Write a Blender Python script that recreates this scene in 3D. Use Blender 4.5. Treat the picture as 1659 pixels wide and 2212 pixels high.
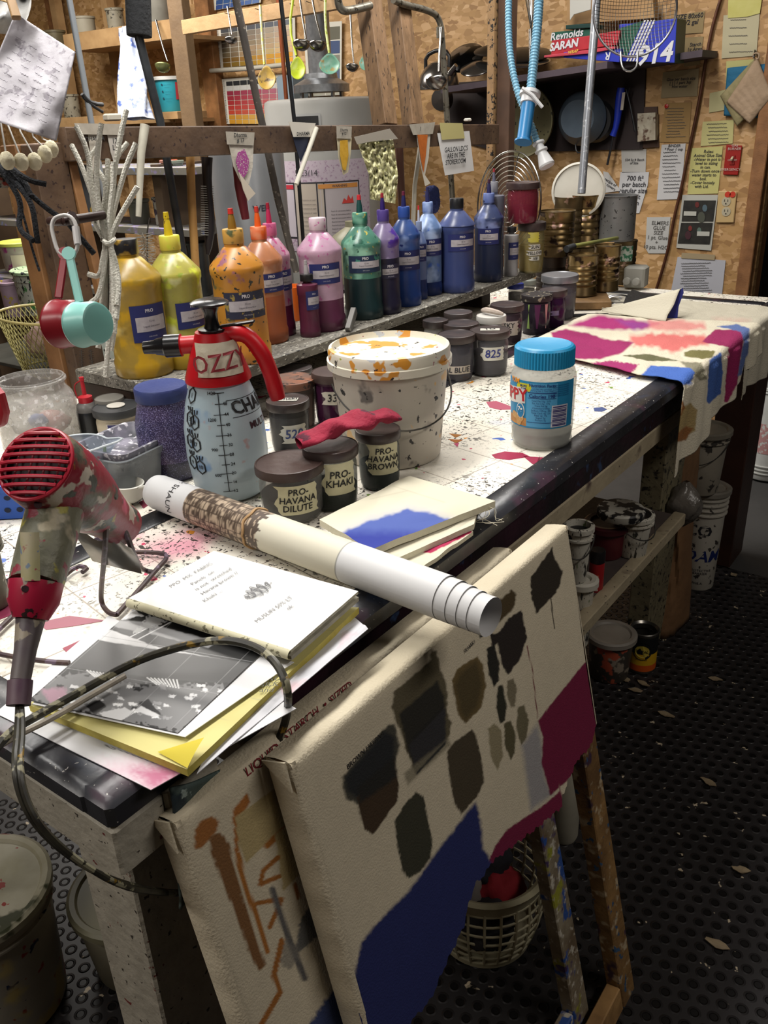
import bpy, math, random
import numpy as np
from mathutils import Vector, Matrix, Euler, noise
random.seed(7); rng = np.random.default_rng(5)
PI = math.pi
for o in list(bpy.data.objects): bpy.data.objects.remove(o)
scn = bpy.context.scene
COL = scn.collection

# ---------------------------------------------------------------- camera
F_PX = 1842.07
PIT, ROL, YAW = math.radians(24.8175), math.radians(-2.4801), math.radians(37.0489)
CAM = np.array([0.528, -0.294, 1.42])
fw = np.array([-math.sin(YAW)*math.cos(PIT), math.cos(YAW)*math.cos(PIT), -math.sin(PIT)])
_r = np.array([math.cos(YAW), math.sin(YAW), 0.0]); _u = np.cross(_r, fw)
rt = _r*math.cos(ROL)+_u*math.sin(ROL); up = -_r*math.sin(ROL)+_u*math.cos(ROL)
cd = bpy.data.cameras.new('camera'); cam = bpy.data.objects.new('camera', cd); COL.objects.link(cam)
cd.sensor_fit = 'VERTICAL'; cd.sensor_height = 24.0; cd.lens = 24.0*F_PX/2212.0
cd.clip_start = 0.02
cam.matrix_world = Matrix(((rt[0], up[0], -fw[0], CAM[0]), (rt[1], up[1], -fw[1], CAM[1]), (rt[2], up[2], -fw[2], CAM[2]), (0, 0, 0, 1)))
scn.camera = cam
# ---------------------------------------------------------------- view, world, room lights
scn.view_settings.view_transform = 'Standard'; scn.view_settings.look = 'None'
scn.view_settings.exposure = 0.45; scn.view_settings.gamma = 1.0
scn.view_settings.use_curve_mapping = False
W = bpy.data.worlds.new('world'); scn.world = W; W.use_nodes = True
W.node_tree.nodes['Background'].inputs[0].default_value = (0.75, 0.85, 1.0, 1)
W.node_tree.nodes['Background'].inputs[1].default_value = 0.06
def area_light(name, loc, size, sizey, power, color, target=None):
    l = bpy.data.lights.new(name, 'AREA'); l.shape = 'RECTANGLE'; l.size = size; l.size_y = sizey
    l.energy = power; l.color = color
    o = bpy.data.objects.new(name, l); COL.objects.link(o); o.location = loc
    if target is not None:
        d = Vector(target)-Vector(loc); o.rotation_euler = d.to_track_quat('-Z', 'Y').to_euler()
    return o
area_light('ceiling_lamp', (-0.62, 0.45, 2.38), 0.25, 1.25, 26, (1.0, 0.975, 0.93))
area_light('ceiling_lamp', (-0.75, 2.0, 2.38), 0.25, 1.25, 22, (1.0, 0.97, 0.92))
area_light('ceiling_lamp', (-2.9, 2.0, 2.45), 1.6, 0.6, 62, (1.0, 0.95, 0.88))
area_light('ceiling_lamp', (-0.7, -1.3, 2.45), 1.4, 0.4, 19, (1.0, 0.95, 0.88))
area_light('ceiling_lamp', (1.5, 0.9, 2.45), 0.3, 1.2, 15, (1.0, 0.93, 0.85))

# ---------------------------------------------------------------- pixel -> world measuring helpers
def ray(x, y): return fw+rt*(x-829.5)/F_PX-up*(y-1106)/F_PX
def onz(x, y, z): d = ray(x, y); return CAM+d*(z-CAM[2])/d[2]
def ony(x, y, Y): d = ray(x, y); return CAM+d*(Y-CAM[1])/d[1]
def onx(x, y, X): d = ray(x, y); return CAM+d*(X-CAM[0])/d[0]
def at(x, y, z): return CAM+ray(x, y)*z
def pr(P):
    v = np.asarray(P, float)-CAM; z = v@fw
    return 829.5+F_PX*(v@rt)/z, 1106-F_PX*(v@up)/z, z
def zat(cx, cy, py):
    lo, hi = -1.0, 3.5
    for _ in range(40):
        m = (lo+hi)/2
        if pr((cx, cy, m))[1] > py: lo = m
        else: hi = m
    return (lo+hi)/2
def stand(px, pyb, w, pyt, z=0.9):
    """centre, radius and height of an upright round thing from its base front, width and top centre"""
    P = onz(px, pyb, z)
    for _ in range(3):
        dep = (P-CAM)@fw; r = w*dep/F_PX/2
        h = fw[:2]/np.linalg.norm(fw[:2]); d2 = P[:2]-CAM[:2]; d2 = d2/np.linalg.norm(d2)
        P0 = onz(px, pyb, z); P = np.array([P0[0]+d2[0]*r, P0[1]+d2[1]*r, z])
    return (P[0], P[1], z), r, zat(P[0], P[1], pyt)-z

# ---------------------------------------------------------------- colour and materials
def lin(c): c = c/255.0; return c/12.92 if c <= 0.04045 else ((c+0.055)/1.055)**2.4
def col(h):
    if isinstance(h, str):
        h = h.lstrip('#'); return tuple(lin(int(h[i:i+2], 16)) for i in (0, 2, 4))
    return tuple(h)[:3]
_mc = {}
def M(base, rough=0.55, metal=0.0, var=None, vs=8.0, vamt=0.5, spots=(), bump=0.0, bs=60.0, alpha=1.0, trans=0.0, emit=0.0, stretch=None, name=None, coat=0.0, ior=1.45, sheen=0):
    key = (str(base), rough, metal, str(var), vs, vamt, str(spots), bump, bs, alpha, trans, emit, str(stretch), coat)
    if key in _mc: return _mc[key]
    m = bpy.data.materials.new(name or 'surface'); m.use_nodes = True
    nt = m.node_tree; N = nt.nodes; L = nt.links; p = N['Principled BSDF']
    p.inputs['Roughness'].default_value = rough; p.inputs['Metallic'].default_value = metal
    p.inputs['Transmission Weight'].default_value = trans; p.inputs['IOR'].default_value = ior
    p.inputs['Coat Weight'].default_value = coat
    c = col(base) if base != 'attr' else (.5, .5, .5); cur = None
    tc = N.new('ShaderNodeTexCoord'); mp = N.new('ShaderNodeMapping'); L.new(tc.outputs['Object'], mp.inputs[0])
    if stretch: mp.inputs['Scale'].default_value = stretch
    if base == 'attr':
        a = N.new('ShaderNodeAttribute'); a.attribute_name = 'paint'; cur = a.outputs['Color']
    def noise_mask(scale, lo, hi, detail=4.0, off=0.0):
        n = N.new('ShaderNodeTexNoise'); n.inputs['Scale'].default_value = scale; n.inputs['Detail'].default_value = detail
        if off:
            mp2 = N.new('ShaderNodeMapping'); mp2.inputs['Location'].default_value = (off, off*1.7, -off); L.new(mp.outputs[0], mp2.inputs[0]); L.new(mp2.outputs[0], n.inputs['Vector'])
        else: L.new(mp.outputs[0], n.inputs['Vector'])
        r = N.new('ShaderNodeMapRange'); r.inputs[1].default_value = lo; r.inputs[2].default_value = hi; L.new(n.outputs[0], r.inputs[0])
        return r.outputs[0]
    def mix(fac, a, b, facmul=1.0):
        mx = N.new('ShaderNodeMix'); mx.data_type = 'RGBA'
        if facmul != 1.0:
            k = N.new('ShaderNodeMath'); k.operation = 'MULTIPLY'; k.inputs[1].default_value = facmul; L.new(fac, k.inputs[0]); fac = k.outputs[0]
        L.new(fac, mx.inputs[0])
        for i, v in ((6, a), (7, b)):
            if isinstance(v, tuple): mx.inputs[i].default_value = (*v, 1)
            else: L.new(v, mx.inputs[i])
        return mx.outputs[2]
    if cur is None: cur = c
    if var is not None:
        cur = mix(noise_mask(vs*1.6, 0.36, 0.64, 6), cur, col(var), vamt)
    for i, s in enumerate(spots):
        sc, scale, th = s[0], s[1]*(3 if s[1] < 40 else 1.4), .5+(s[2]-.5)*.66
        soft = s[3] if len(s) > 3 else 0.03
        cur = mix(noise_mask(scale, th, th+soft, s[4] if len(s) > 4 else 3.0, 3.1+7.7*i), cur, col(sc))
    if isinstance(cur, tuple): p.inputs['Base Color'].default_value = (*cur, 1)
    else: L.new(cur, p.inputs['Base Color'])
    if emit:
        p.inputs['Emission Color'].default_value = (*c, 1); p.inputs['Emission Strength'].default_value = emit
    if bump:
        n = N.new('ShaderNodeTexNoise'); n.inputs['Scale'].default_value = bs; n.inputs['Detail'].default_value = 5; L.new(mp.outputs[0], n.inputs['Vector'])
        b = N.new('ShaderNodeBump'); b.inputs['Strength'].default_value = bump; b.inputs['Distance'].default_value = 0.01
        L.new(n.outputs[0], b.inputs['Height']); L.new(b.outputs[0], p.inputs['Normal'])
    if alpha < 1:
        t = N.new('ShaderNodeBsdfTransparent'); t.inputs[0].default_value = (min(1, c[0]*.5+.5), min(1, c[1]*.5+.5), min(1, c[2]*.5+.5), 1)
        mx = N.new('ShaderNodeMixShader'); mx.inputs[0].default_value = alpha
        L.new(t.outputs[0], mx.inputs[1]); L.new(p.outputs[0], mx.inputs[2]); L.new(mx.outputs[0], N['Material Output'].inputs[0])
    _mc[key] = m
    return m

# ---------------------------------------------------------------- scene graph helpers
ORG = {}
def thing(name, label, cat, loc=(0, 0, 0), group=None, kind=None):
    o = bpy.data.objects.new(name, None); COL.objects.link(o); o.location = loc
    o.empty_display_size = 0.05
    ORG[o] = np.array(loc, float); o['label'] = label; o['category'] = cat
    if group: o['group'] = group
    if kind: o['kind'] = kind
    return o
def tag(o, label, cat, group=None, kind=None):
    o['label'] = label; o['category'] = cat
    if group: o['group'] = group
    if kind: o['kind'] = kind
    return o

def frame_from(axis, ref=(0, 0, 1)):
    a = np.array(axis, float); a /= np.linalg.norm(a)
    r = np.array(ref, float)
    if abs(a@r) > 0.95: r = np.array([1.0, 0, 0])
    x = np.cross(r, a); x /= np.linalg.norm(x); y = np.cross(a, x)
    return x, y, a

class MB:
    def __init__(s): s.v = []; s.f = []; s.m = []; s.c = None
    def add(s, vs, fs, mi=0):
        n = len(s.v); s.v += [tuple(map(float, q)) for q in vs]; s.f += [tuple(n+i for i in q) for q in fs]; s.m += [mi]*len(fs); return s
    def box(s, c, sz, mi=0, rot=None, bev=0.0):
        hx, hy, hz = sz[0]/2, sz[1]/2, sz[2]/2
        b = min(bev, hx*.9, hy*.9, hz*.9)
        if b <= 0:
            vs = [(x, y, z) for x in (-hx, hx) for y in (-hy, hy) for z in (-hz, hz)]
            fs = [(0, 1, 3, 2), (4, 6, 7, 5), (0, 4, 5, 1), (2, 3, 7, 6), (0, 2, 6, 4), (1, 5, 7, 3)]
        else:
            vs = []; fs = []
            lay = [(-hz, b), (-hz+b, 0), (hz-b, 0), (hz, b)]
            for z, i in lay:
                X, Y = hx-i, hy-i
                vs += [(-X, -Y+b, z), (-X+b, -Y, z), (X-b, -Y, z), (X, -Y+b, z), (X, Y-b, z), (X-b, Y, z), (-X+b, Y, z), (-X, Y-b, z)]
            fs.append(tuple(range(7, -1, -1))); fs.append(tuple(24+i for i in range(8)))
            for k in range(3):
                for i in range(8): fs.append((k*8+i, k*8+(i+1) % 8, k*8+8+(i+1) % 8, k*8+8+i))
        V = np.array(vs)
        if rot is not None:
            R = np.array(rot) if not isinstance(rot, (tuple, list)) or len(rot) == 3 and hasattr(rot[0], '__len__') else np.array(Euler(rot).to_matrix())
            V = V@R.T
        return s.add(V+np.array(c, float), fs, mi)
    def beam(s, a, b, w, t, mi=0, ref=(0, 0, 1), bev=0.0):
        a = np.array(a, float); b = np.array(b, float); x, y, z = frame_from(b-a, ref)
        return s.box((a+b)/2, (w, t, np.linalg.norm(b-a)), mi, rot=np.stack([x, y, z], 1), bev=bev)
    def lathe(s, prof, c=(0, 0, 0), n=32, mi=0, axis=(0, 0, 1), cap=True, mats=None, sx=1.0, sy=1.0, ref=(0, 0, 1)):
        """prof: [(r, h)...] ; mats: material index per segment"""
        x, y, z = frame_from(axis, ref) if tuple(axis) != (0, 0, 1) else (np.array([1., 0, 0]), np.array([0, 1., 0]), np.array([0, 0, 1.]))
        c = np.array(c, float); vs = []; base = len(s.v)
        for r, h in prof:
            for k in range(n):
                t = 2*PI*k/n; vs.append(c+x*r*sx*math.cos(t)+y*r*sy*math.sin(t)+z*h)
        s.v += [tuple(q) for q in vs]
        for i in range(len(prof)-1):
            for k in range(n):
                a = base+i*n+k; b = base+i*n+(k+1) % n
                s.f.append((a, b, b+n, a+n)); s.m.append(mats[i] if mats else mi)
        if cap:
            if prof[0][0] > 1e-5: s.f.append(tuple(base+k for k in range(n-1, -1, -1))); s.m.append(mats[0] if mats else mi)
            if prof[-1][0] > 1e-5: s.f.append(tuple(base+(len(prof)-1)*n+k for k in range(n))); s.m.append(mats[-1] if mats else mi)
        return s
    def tube(s, pts, r, n=8, mi=0, closed=False, smooth=0):
        P = [np.array(p, float) for p in pts]
        for _ in range(smooth):
            Q = [] if closed else [P[0]]
            m = len(P)
            for i in range(m if closed else m-1):
                a, b = P[i], P[(i+1) % m]; Q += [a*.75+b*.25, a*.25+b*.75]
            if not closed: Q.append(P[-1])
            P = Q
        m = len(P); rr = r if hasattr(r, '__len__') else None
        base = len(s.v); xp = None
        for i in range(m):
            if closed: t = P[(i+1) % m]-P[i-1]
            else: t = P[min(i+1, m-1)]-P[max(i-1, 0)]
            nt_ = np.linalg.norm(t)
            t = t/nt_ if nt_ > 1e-9 else np.array([0, 0, 1.])
            if xp is None: x, y, _ = frame_from(t)
            else:
                x = xp-t*(xp@t); x /= max(1e-9, np.linalg.norm(x)); y = np.cross(t, x)
            xp = x
            R = np.interp(i/(max(1, m-1)), np.linspace(0, 1, len(rr)), rr) if rr is not None else r
            for k in range(n):
                a = 2*PI*k/n; s.v.append(tuple(P[i]+(x*math.cos(a)+y*math.sin(a))*R))
        for i in range(m if closed else m-1):
            for k in range(n):
                a = base+i*n+k; b = base+i*n+(k+1) % n; j = ((i+1) % m)*n-i*n
                s.f.append((a, b, b+j, a+j)); s.m.append(mi)
        if not closed:
            s.f.append(tuple(base+k for k in range(n-1, -1, -1))); s.m.append(mi)
            s.f.append(tuple(base+(m-1)*n+k for k in range(n))); s.m.append(mi)
        return s
    def slab(s, poly, t, nrm=None, mi=0, mi_side=None):
        """3-D polygon thickened by t along nrm (downwards/backwards)"""
        P = np.array(poly, float)
        if nrm is None:
            nrm = np.cross(P[1]-P[0], P[2]-P[0]); nrm = nrm/np.linalg.norm(nrm)
        Q = P-np.array(nrm)*t; n = len(P)
        s.add(list(P)+list(Q), [tuple(range(n)), tuple(range(2*n-1, n-1, -1))], mi)
        b = len(s.v)-2*n
        for i in range(n):
            j = (i+1) % n; s.f.append((b+j, b+i, b+n+i, b+n+j)); s.m.append(mi if mi_side is None else mi_side)
        return s
    def grid(s, G, mi=0, close_u=False):
        """G: array nu x nv x 3"""
        G = np.asarray(G); nu, nv = G.shape[:2]; b = len(s.v)
        s.v += [tuple(q) for q in G.reshape(-1, 3)]
        for i in range(nu if close_u else nu-1):
            i2 = (i+1) % nu
            for j in range(nv-1): s.f.append((b+i*nv+j, b+i2*nv+j, b+i2*nv+j+1, b+i*nv+j+1)); s.m.append(mi)
        return s
    def build(s, name, mats, parent=None, smooth=True, label=None, cat=None, group=None, kind=None, ang=40, origin=None, solid=None, bevel=None, top=False):
        if not isinstance(mats, (list, tuple)): mats = [mats]
        V = np.array(s.v)
        if parent is not None: org = ORG[parent]
        elif origin is not None: org = np.array(origin, float)
        else: org = np.array([(V[:, 0].min()+V[:, 0].max())/2, (V[:, 1].min()+V[:, 1].max())/2, V[:, 2].min()])
        me = bpy.data.meshes.new(name); me.from_pydata((V-org).tolist(), [], s.f)
        for m in mats: me.materials.append(m)
        me.polygons.foreach_set('material_index', s.m)
        me.validate(); me.update()
        if smooth:
            try:
                me.polygons.foreach_set('use_smooth', [True]*len(me.polygons)); me.set_sharp_from_angle(angle=math.radians(ang))
            except Exception: pass
        if s.c is not None:
            a = me.color_attributes.new('paint', 'FLOAT_COLOR', 'POINT')
            cc = np.ones((len(V), 4)); cc[:, :3] = s.c; a.data.foreach_set('color', cc.ravel())
        o = bpy.data.objects.new(name, me); COL.objects.link(o)
        if parent is not None: o.parent = parent
        else: o.location = org
        ORG[o] = org
        if solid:
            md = o.modifiers.new('thickness', 'SOLIDIFY'); md.thickness = solid; md.offset = -1
        if bevel:
            md = o.modifiers.new('soft_edges', 'BEVEL'); md.width = bevel; md.segments = 2; md.limit_method = 'ANGLE'
        if label: o['label'] = label
        if cat: o['category'] = cat
        if group: o['group'] = group
        if kind: o['kind'] = kind
        return o

# ---------------------------------------------------------------- lettering
_tc = {}
def glyphs(body, size, bold=0.0):
    key = (body, size, bold)
    if key in _tc: return _tc[key]
    cu = bpy.data.curves.new('lettering', 'FONT'); cu.body = body; cu.size = size; cu.offset = bold*size
    cu.align_x = 'CENTER'; cu.align_y = 'CENTER'; cu.resolution_u = 2; cu.space_line = 0.9
    o = bpy.data.objects.new('lettering', cu); COL.objects.link(o)
    dg = bpy.context.evaluated_depsgraph_get(); dg.update()
    me = bpy.data.meshes.new_from_object(o.evaluated_get(dg))
    v = [tuple(q.co) for q in me.vertices]; f = [tuple(p.vertices) for p in me.polygons]
    bpy.data.objects.remove(o); bpy.data.curves.remove(cu); bpy.data.meshes.remove(me)
    _tc[key] = (v, f); return v, f
def text_plane(mb, body, size, o, U, V, lift=0.0006, mi=0, bold=0.0, rot=0.0, slant=0.0, wob=0.0):
    v, f = glyphs(body, size, bold)
    U = np.array(U, float); U /= np.linalg.norm(U); V = np.array(V, float); V /= np.linalg.norm(V); n = np.cross(U, V)
    c, s_ = math.cos(rot), math.sin(rot); out = []
    for x, y, _ in v:
        x += slant*y; y += wob*math.sin(x*40)
        out.append(np.array(o)+U*(x*c-y*s_)+V*(x*s_+y*c)+n*lift)
    mb.add(out, f, mi)
def text_cyl(mb, body, size, c, r, ang, h, mi=0, lift=0.0008, bold=0.0, slant=0.0, rot=0.0, rfun=None):
    v, f = glyphs(body, size, bold); out = []
    cr, sr = math.cos(rot), math.sin(rot)
    for x, y, _ in v:
        x += slant*y; x, y = x*cr-y*sr, x*sr+y*cr
        rr = (rfun(h+y) if rfun else r)+lift
        a = ang+x/rr
        out.append((c[0]+rr*math.cos(a), c[1]+rr*math.sin(a), c[2]+h+y))
    mb.add(out, f, mi)
def patch_cyl(mb, c, r, ang, h0, h1, w, mi=0, lift=0.0004, n=12, rfun=None, skew=0.0, cut=None, nv=2):
    G = np.zeros((n+1, nv, 3))
    for i in range(n+1):
        for j in range(nv):
            u = -w/2+w*i/n; h = h0+(h1-h0)*j/(nv-1)
            if cut: u += cut(i/n, j/(nv-1))
            rr = (rfun(h) if rfun else r)+lift; a = ang+u/rr
            G[i, j] = (c[0]+rr*math.cos(a), c[1]+rr*math.sin(a), c[2]+h+skew*u)
    mb.grid(G, mi)
def facing(c):  # angle around a vertical axis that looks to the camera's spot
    return math.atan2(CAM[1]-c[1], CAM[0]-c[0])

# ---------------------------------------------------------------- painted cloth and paper (pattern in a colour attribute)
def sdist(P, poly):
    """signed distance (px) of points to polygon, inside positive"""
    poly = np.array(poly, float); n = len(poly); d = np.full(len(P), 1e9); ins = np.zeros(len(P), bool)
    for i in range(n):
        a, b = poly[i], poly[(i+1) % n]; e = b-a; w = P-a
        t = np.clip((w@e)/(e@e+1e-12), 0, 1); q = w-np.outer(t, e); d = np.minimum(d, (q**2).sum(1))
        c1 = (a[1] <= P[:, 1]) & (b[1] > P[:, 1]); c2 = (b[1] <= P[:, 1]) & (a[1] > P[:, 1])
        cr = e[0]*w[:, 1]-e[1]*w[:, 0]
        ins ^= (c1 & (cr > 0)) | (c2 & (cr < 0))
    return np.sqrt(d)*np.where(ins, 1, -1)
def seg_dist(P, pts):
    d = np.full(len(P), 1e9)
    for a, b in zip(pts[:-1], pts[1:]):
        a = np.array(a, float); b = np.array(b, float); e = b-a; w = P-a
        t = np.clip((w@e)/(e@e+1e-12), 0, 1); q = w-np.outer(t, e); d = np.minimum(d, (q**2).sum(1))
    return np.sqrt(d)
def vnoise(P, s, seed=0):
    """cheap value noise on 2-D points"""
    r = np.random.default_rng(seed+11); T = r.random((64, 64))
    q = P/s; i = np.floor(q).astype(int); f = q-i; f = f*f*(3-2*f)
    g = lambda a, b: T[(i[:, 0]+a) % 64, (i[:, 1]+b) % 64]
    return (g(0, 0)*(1-f[:, 0])+g(1, 0)*f[:, 0])*(1-f[:, 1])+(g(0, 1)*(1-f[:, 0])+g(1, 1)*f[:, 0])*f[:, 1]
def paint(P, base, layers):
    """layers: ('p', polygon, colour, soft, jag, jagscale[, amount]) or ('l', points, colour, halfwidth, soft[, amount])"""
    C_ = np.tile(np.array(col(base)), (len(P), 1))
    for L in layers:
        if L[0] == 'p':
            d = sdist(P, L[1])+(vnoise(P, L[5], 3)-.5)*1.2*L[4]
            a = np.clip(d/max(L[3], 2.4)+.5, 0, 1); amt = L[6] if len(L) > 6 else 1.0
        else:
            d = L[3]-seg_dist(P, L[1]); a = np.clip(d/max(L[4], .3)+.5, 0, 1); amt = L[5] if len(L) > 5 else 1.0
        a = (a*amt)[:, None]; C_ = C_*(1-a)+np.array(col(L[2]))*a
    return C_
def pix(V):
    v = np.asarray(V)-CAM; z = v@fw
    return np.stack([829.5+F_PX*(v@rt)/z, 1106-F_PX*(v@up)/z], 1)
# ================================================================= THE ROOM
def osb_material():
    m = bpy.data.materials.new('oriented_strand_board'); m.use_nodes = True; nt = m.node_tree; N = nt.nodes; L = nt.links; p = N['Principled BSDF']
    tc = N.new('ShaderNodeTexCoord')
    nz = N.new('ShaderNodeTexNoise'); nz.inputs['Scale'].default_value = 3.0; L.new(tc.outputs['Object'], nz.inputs['Vector'])
    cols = []
    for rot, sc in ((0.6, 1.3), (-0.75, 1.5), (1.5, 1.2)):
        mp = N.new('ShaderNodeMapping'); mp.inputs['Rotation'].default_value = (0, rot, 0); mp.inputs['Scale'].default_value = (20*sc, 14, 38*sc)
        L.new(tc.outputs['Object'], mp.inputs[0])
        v = N.new('ShaderNodeTexVoronoi'); v.inputs['Scale'].default_value = 1.0; L.new(mp.outputs[0], v.inputs['Vector'])
        s = N.new('ShaderNodeSeparateColor'); L.new(v.outputs['Color'], s.inputs[0]); cols.append(s)
    a = N.new('ShaderNodeMath'); a.operation = 'GREATER_THAN'; a.inputs[1].default_value = .5; L.new(cols[0].outputs[1], a.inputs[0])
    mx = N.new('ShaderNodeMix'); L.new(a.outputs[0], mx.inputs[0]); L.new(cols[1].outputs[0], mx.inputs[2]); L.new(cols[2].outputs[0], mx.inputs[3])
    mx2 = N.new('ShaderNodeMix'); mx2.inputs[0].default_value = .4; L.new(mx.outputs[0], mx2.inputs[2]); L.new(nz.outputs[0], mx2.inputs[3])
    r = N.new('ShaderNodeValToRGB'); L.new(mx2.outputs[0], r.inputs[0])
    e = r.color_ramp.elements; e[0].position = .12; e[0].color = (*col('#85603a'), 1); e[1].position = .9; e[1].color = (*col('#c9a67c'), 1)
    k = e.new(.45); k.color = (*col('#a5804f'), 1); k = e.new(.7); k.color = (*col('#b58f62'), 1)
    L.new(r.outputs[0], p.inputs['Base Color']); p.inputs['Roughness'].default_value = .6
    b = N.new('ShaderNodeBump'); b.inputs['Strength'].default_value = .25; b.inputs['Distance'].default_value = .004; L.new(mx2.outputs[0], b.inputs['Height']); L.new(b.outputs[0], p.inputs['Normal'])
    return m
OSB = osb_material()
def wood(a, b, s=1.0, rough=.65, spots=()):
    return M(a, rough, var=b, vs=14*s, vamt=.8, stretch=(1, 1, 1), bump=.15, bs=90, spots=spots)
WY = 3.3
MB().box((-3.05, WY+.02, 1.35), (5.45, .04, 2.7)).build('wall_back', OSB, kind='structure')
MB().box((-5.8, 1.2, 1.35), (.05, 4.2, 2.7)).build('wall_left', OSB, kind='structure')
dk = M('#1c1b1c', .8, var='#0c0c0e', vs=3)
MB().box((-1.2, 6.0, 1.35), (9.4, .05, 2.7)).build('wall_far', dk, kind='structure')
MB().box((3.5, 2.0, 1.35), (.05, 8.0, 2.7)).build('wall_right', dk, kind='structure')
MB().box((-1.2, -2.0, 1.35), (9.4, .05, 2.7)).build('wall_front', M('#6a5a48', .8), kind='structure')
MB().box((-1.2, 2.0, 2.72), (9.5, 8.1, .05)).build('ceiling', M('#8a8478', .9), kind='structure')
MB().box((-1.2, 2.0, -.035), (9.5, 8.1, .05)).build('floor', M('#4a4948', .7, var='#353434', vs=3, bump=.1), kind='structure')
# end stud of the board wall
MB().box((-.355, WY+.045, 1.35), (.05, .17, 2.7), bev=.003).build('trim_1', wood('#8a5f3a', '#6b4526'), kind='structure')
MB().box((-4.43, WY-.03, 1.35), (.09, .06, 2.7), bev=.003).build('trim_2', wood('#7c5330', '#5a3a20'), kind='structure')
MB().box((-3.17, WY-.03, 1.35), (.10, .06, 2.7), bev=.003).build('trim_3', wood('#8c5f36', '#64421f'), kind='structure')
# perforated rubber mat
def mat_material():
    m = bpy.data.materials.new('perforated_rubber'); m.use_nodes = True; nt = m.node_tree; N = nt.nodes; L = nt.links; p = N['Principled BSDF']
    tc = N.new('ShaderNodeTexCoord'); sp = N.new('ShaderNodeSeparateXYZ'); L.new(tc.outputs['Object'], sp.inputs[0])
    P = .0315; Q = P*math.sqrt(3)
    def mth(op, *a):
        n = N.new('ShaderNodeMath'); n.operation = op
        for i, v in enumerate(a):
            if isinstance(v, (int, float)): n.inputs[i].default_value = v
            else: L.new(v, n.inputs[i])
        return n.outputs[0]
    # rotate the lattice a little
    X = mth('ADD', mth('MULTIPLY', sp.outputs[0], .94), mth('MULTIPLY', sp.outputs[1], .34)); Y = mth('SUBTRACT', mth('MULTIPLY', sp.outputs[1], .94), mth('MULTIPLY', sp.outputs[0], .34))
    def lat(ox, oy):
        a = mth('SUBTRACT', mth('PINGPONG', mth('ADD', X, ox+50*P), P/2), 0.0)
        b = mth('PINGPONG', mth('ADD', Y, oy+50*Q), Q/2)
        return mth('SQRT', mth('ADD', mth('MULTIPLY', a, a), mth('MULTIPLY', b, b)))
    d = mth('MINIMUM', lat(0, 0), lat(P/2, Q/2))
    hole = N.new('ShaderNodeMapRange'); hole.inputs[1].default_value = .0062; hole.inputs[2].default_value = .0082; L.new(d, hole.inputs[0])
    rim = N.new('ShaderNodeMapRange'); rim.inputs[1].default_value = .0085; rim.inputs[2].default_value = .0115; rim.inputs[3].default_value = 1.0; rim.inputs[4].default_value = .55; L.new(d, rim.inputs[0])
    hgt = mth('MULTIPLY', hole.outputs[0], rim.outputs[0])
    nz = N.new('ShaderNodeTexNoise'); nz.inputs['Scale'].default_value = 38; nz.inputs['Detail'].default_value = 3; L.new(tc.outputs['Object'], nz.inputs['Vector'])
    deb = N.new('ShaderNodeMapRange'); deb.inputs[1].default_value = .70; deb.inputs[2].default_value = .72; L.new(nz.outputs[0], deb.inputs[0])
    n2 = N.new('ShaderNodeTexNoise'); n2.inputs['Scale'].default_value = 5; n2.inputs['Detail'].default_value = 6; L.new(tc.outputs['Object'], n2.inputs['Vector'])
    m1 = N.new('ShaderNodeMix'); m1.data_type = 'RGBA'; L.new(n2.outputs[0], m1.inputs[0]); m1.inputs[6].default_value = (*col('#1a1919'), 1); m1.inputs[7].default_value = (*col('#322f30'), 1)
    m2 = N.new('ShaderNodeMix'); m2.data_type = 'RGBA'; L.new(hole.outputs[0], m2.inputs[0]); m2.inputs[6].default_value = (*col('#0d0b0b'), 1); L.new(m1.outputs[2], m2.inputs[7])
    m3 = N.new('ShaderNodeMix'); m3.data_type = 'RGBA'; L.new(deb.outputs[0], m3.inputs[0]); L.new(m2.outputs[2], m3.inputs[6]); m3.inputs[7].default_value = (*col('#b5a78f'), 1)
    L.new(m3.outputs[2], p.inputs['Base Color']); p.inputs['Roughness'].default_value = .46; p.inputs['Specular IOR Level'].default_value = .3
    b = N.new('ShaderNodeBump'); b.inputs['Strength'].default_value = 1.0; b.inputs['Distance'].default_value = .006; L.new(hgt, b.inputs['Height']); L.new(b.outputs[0], p.inputs['Normal'])
    return m
MB().box((.45, .9, -.008), (3.2, 3.0, .012)).build('rubber_mat', mat_material(), label='black perforated rubber anti-fatigue mat covering the floor beside the workbench', cat='mat')

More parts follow.
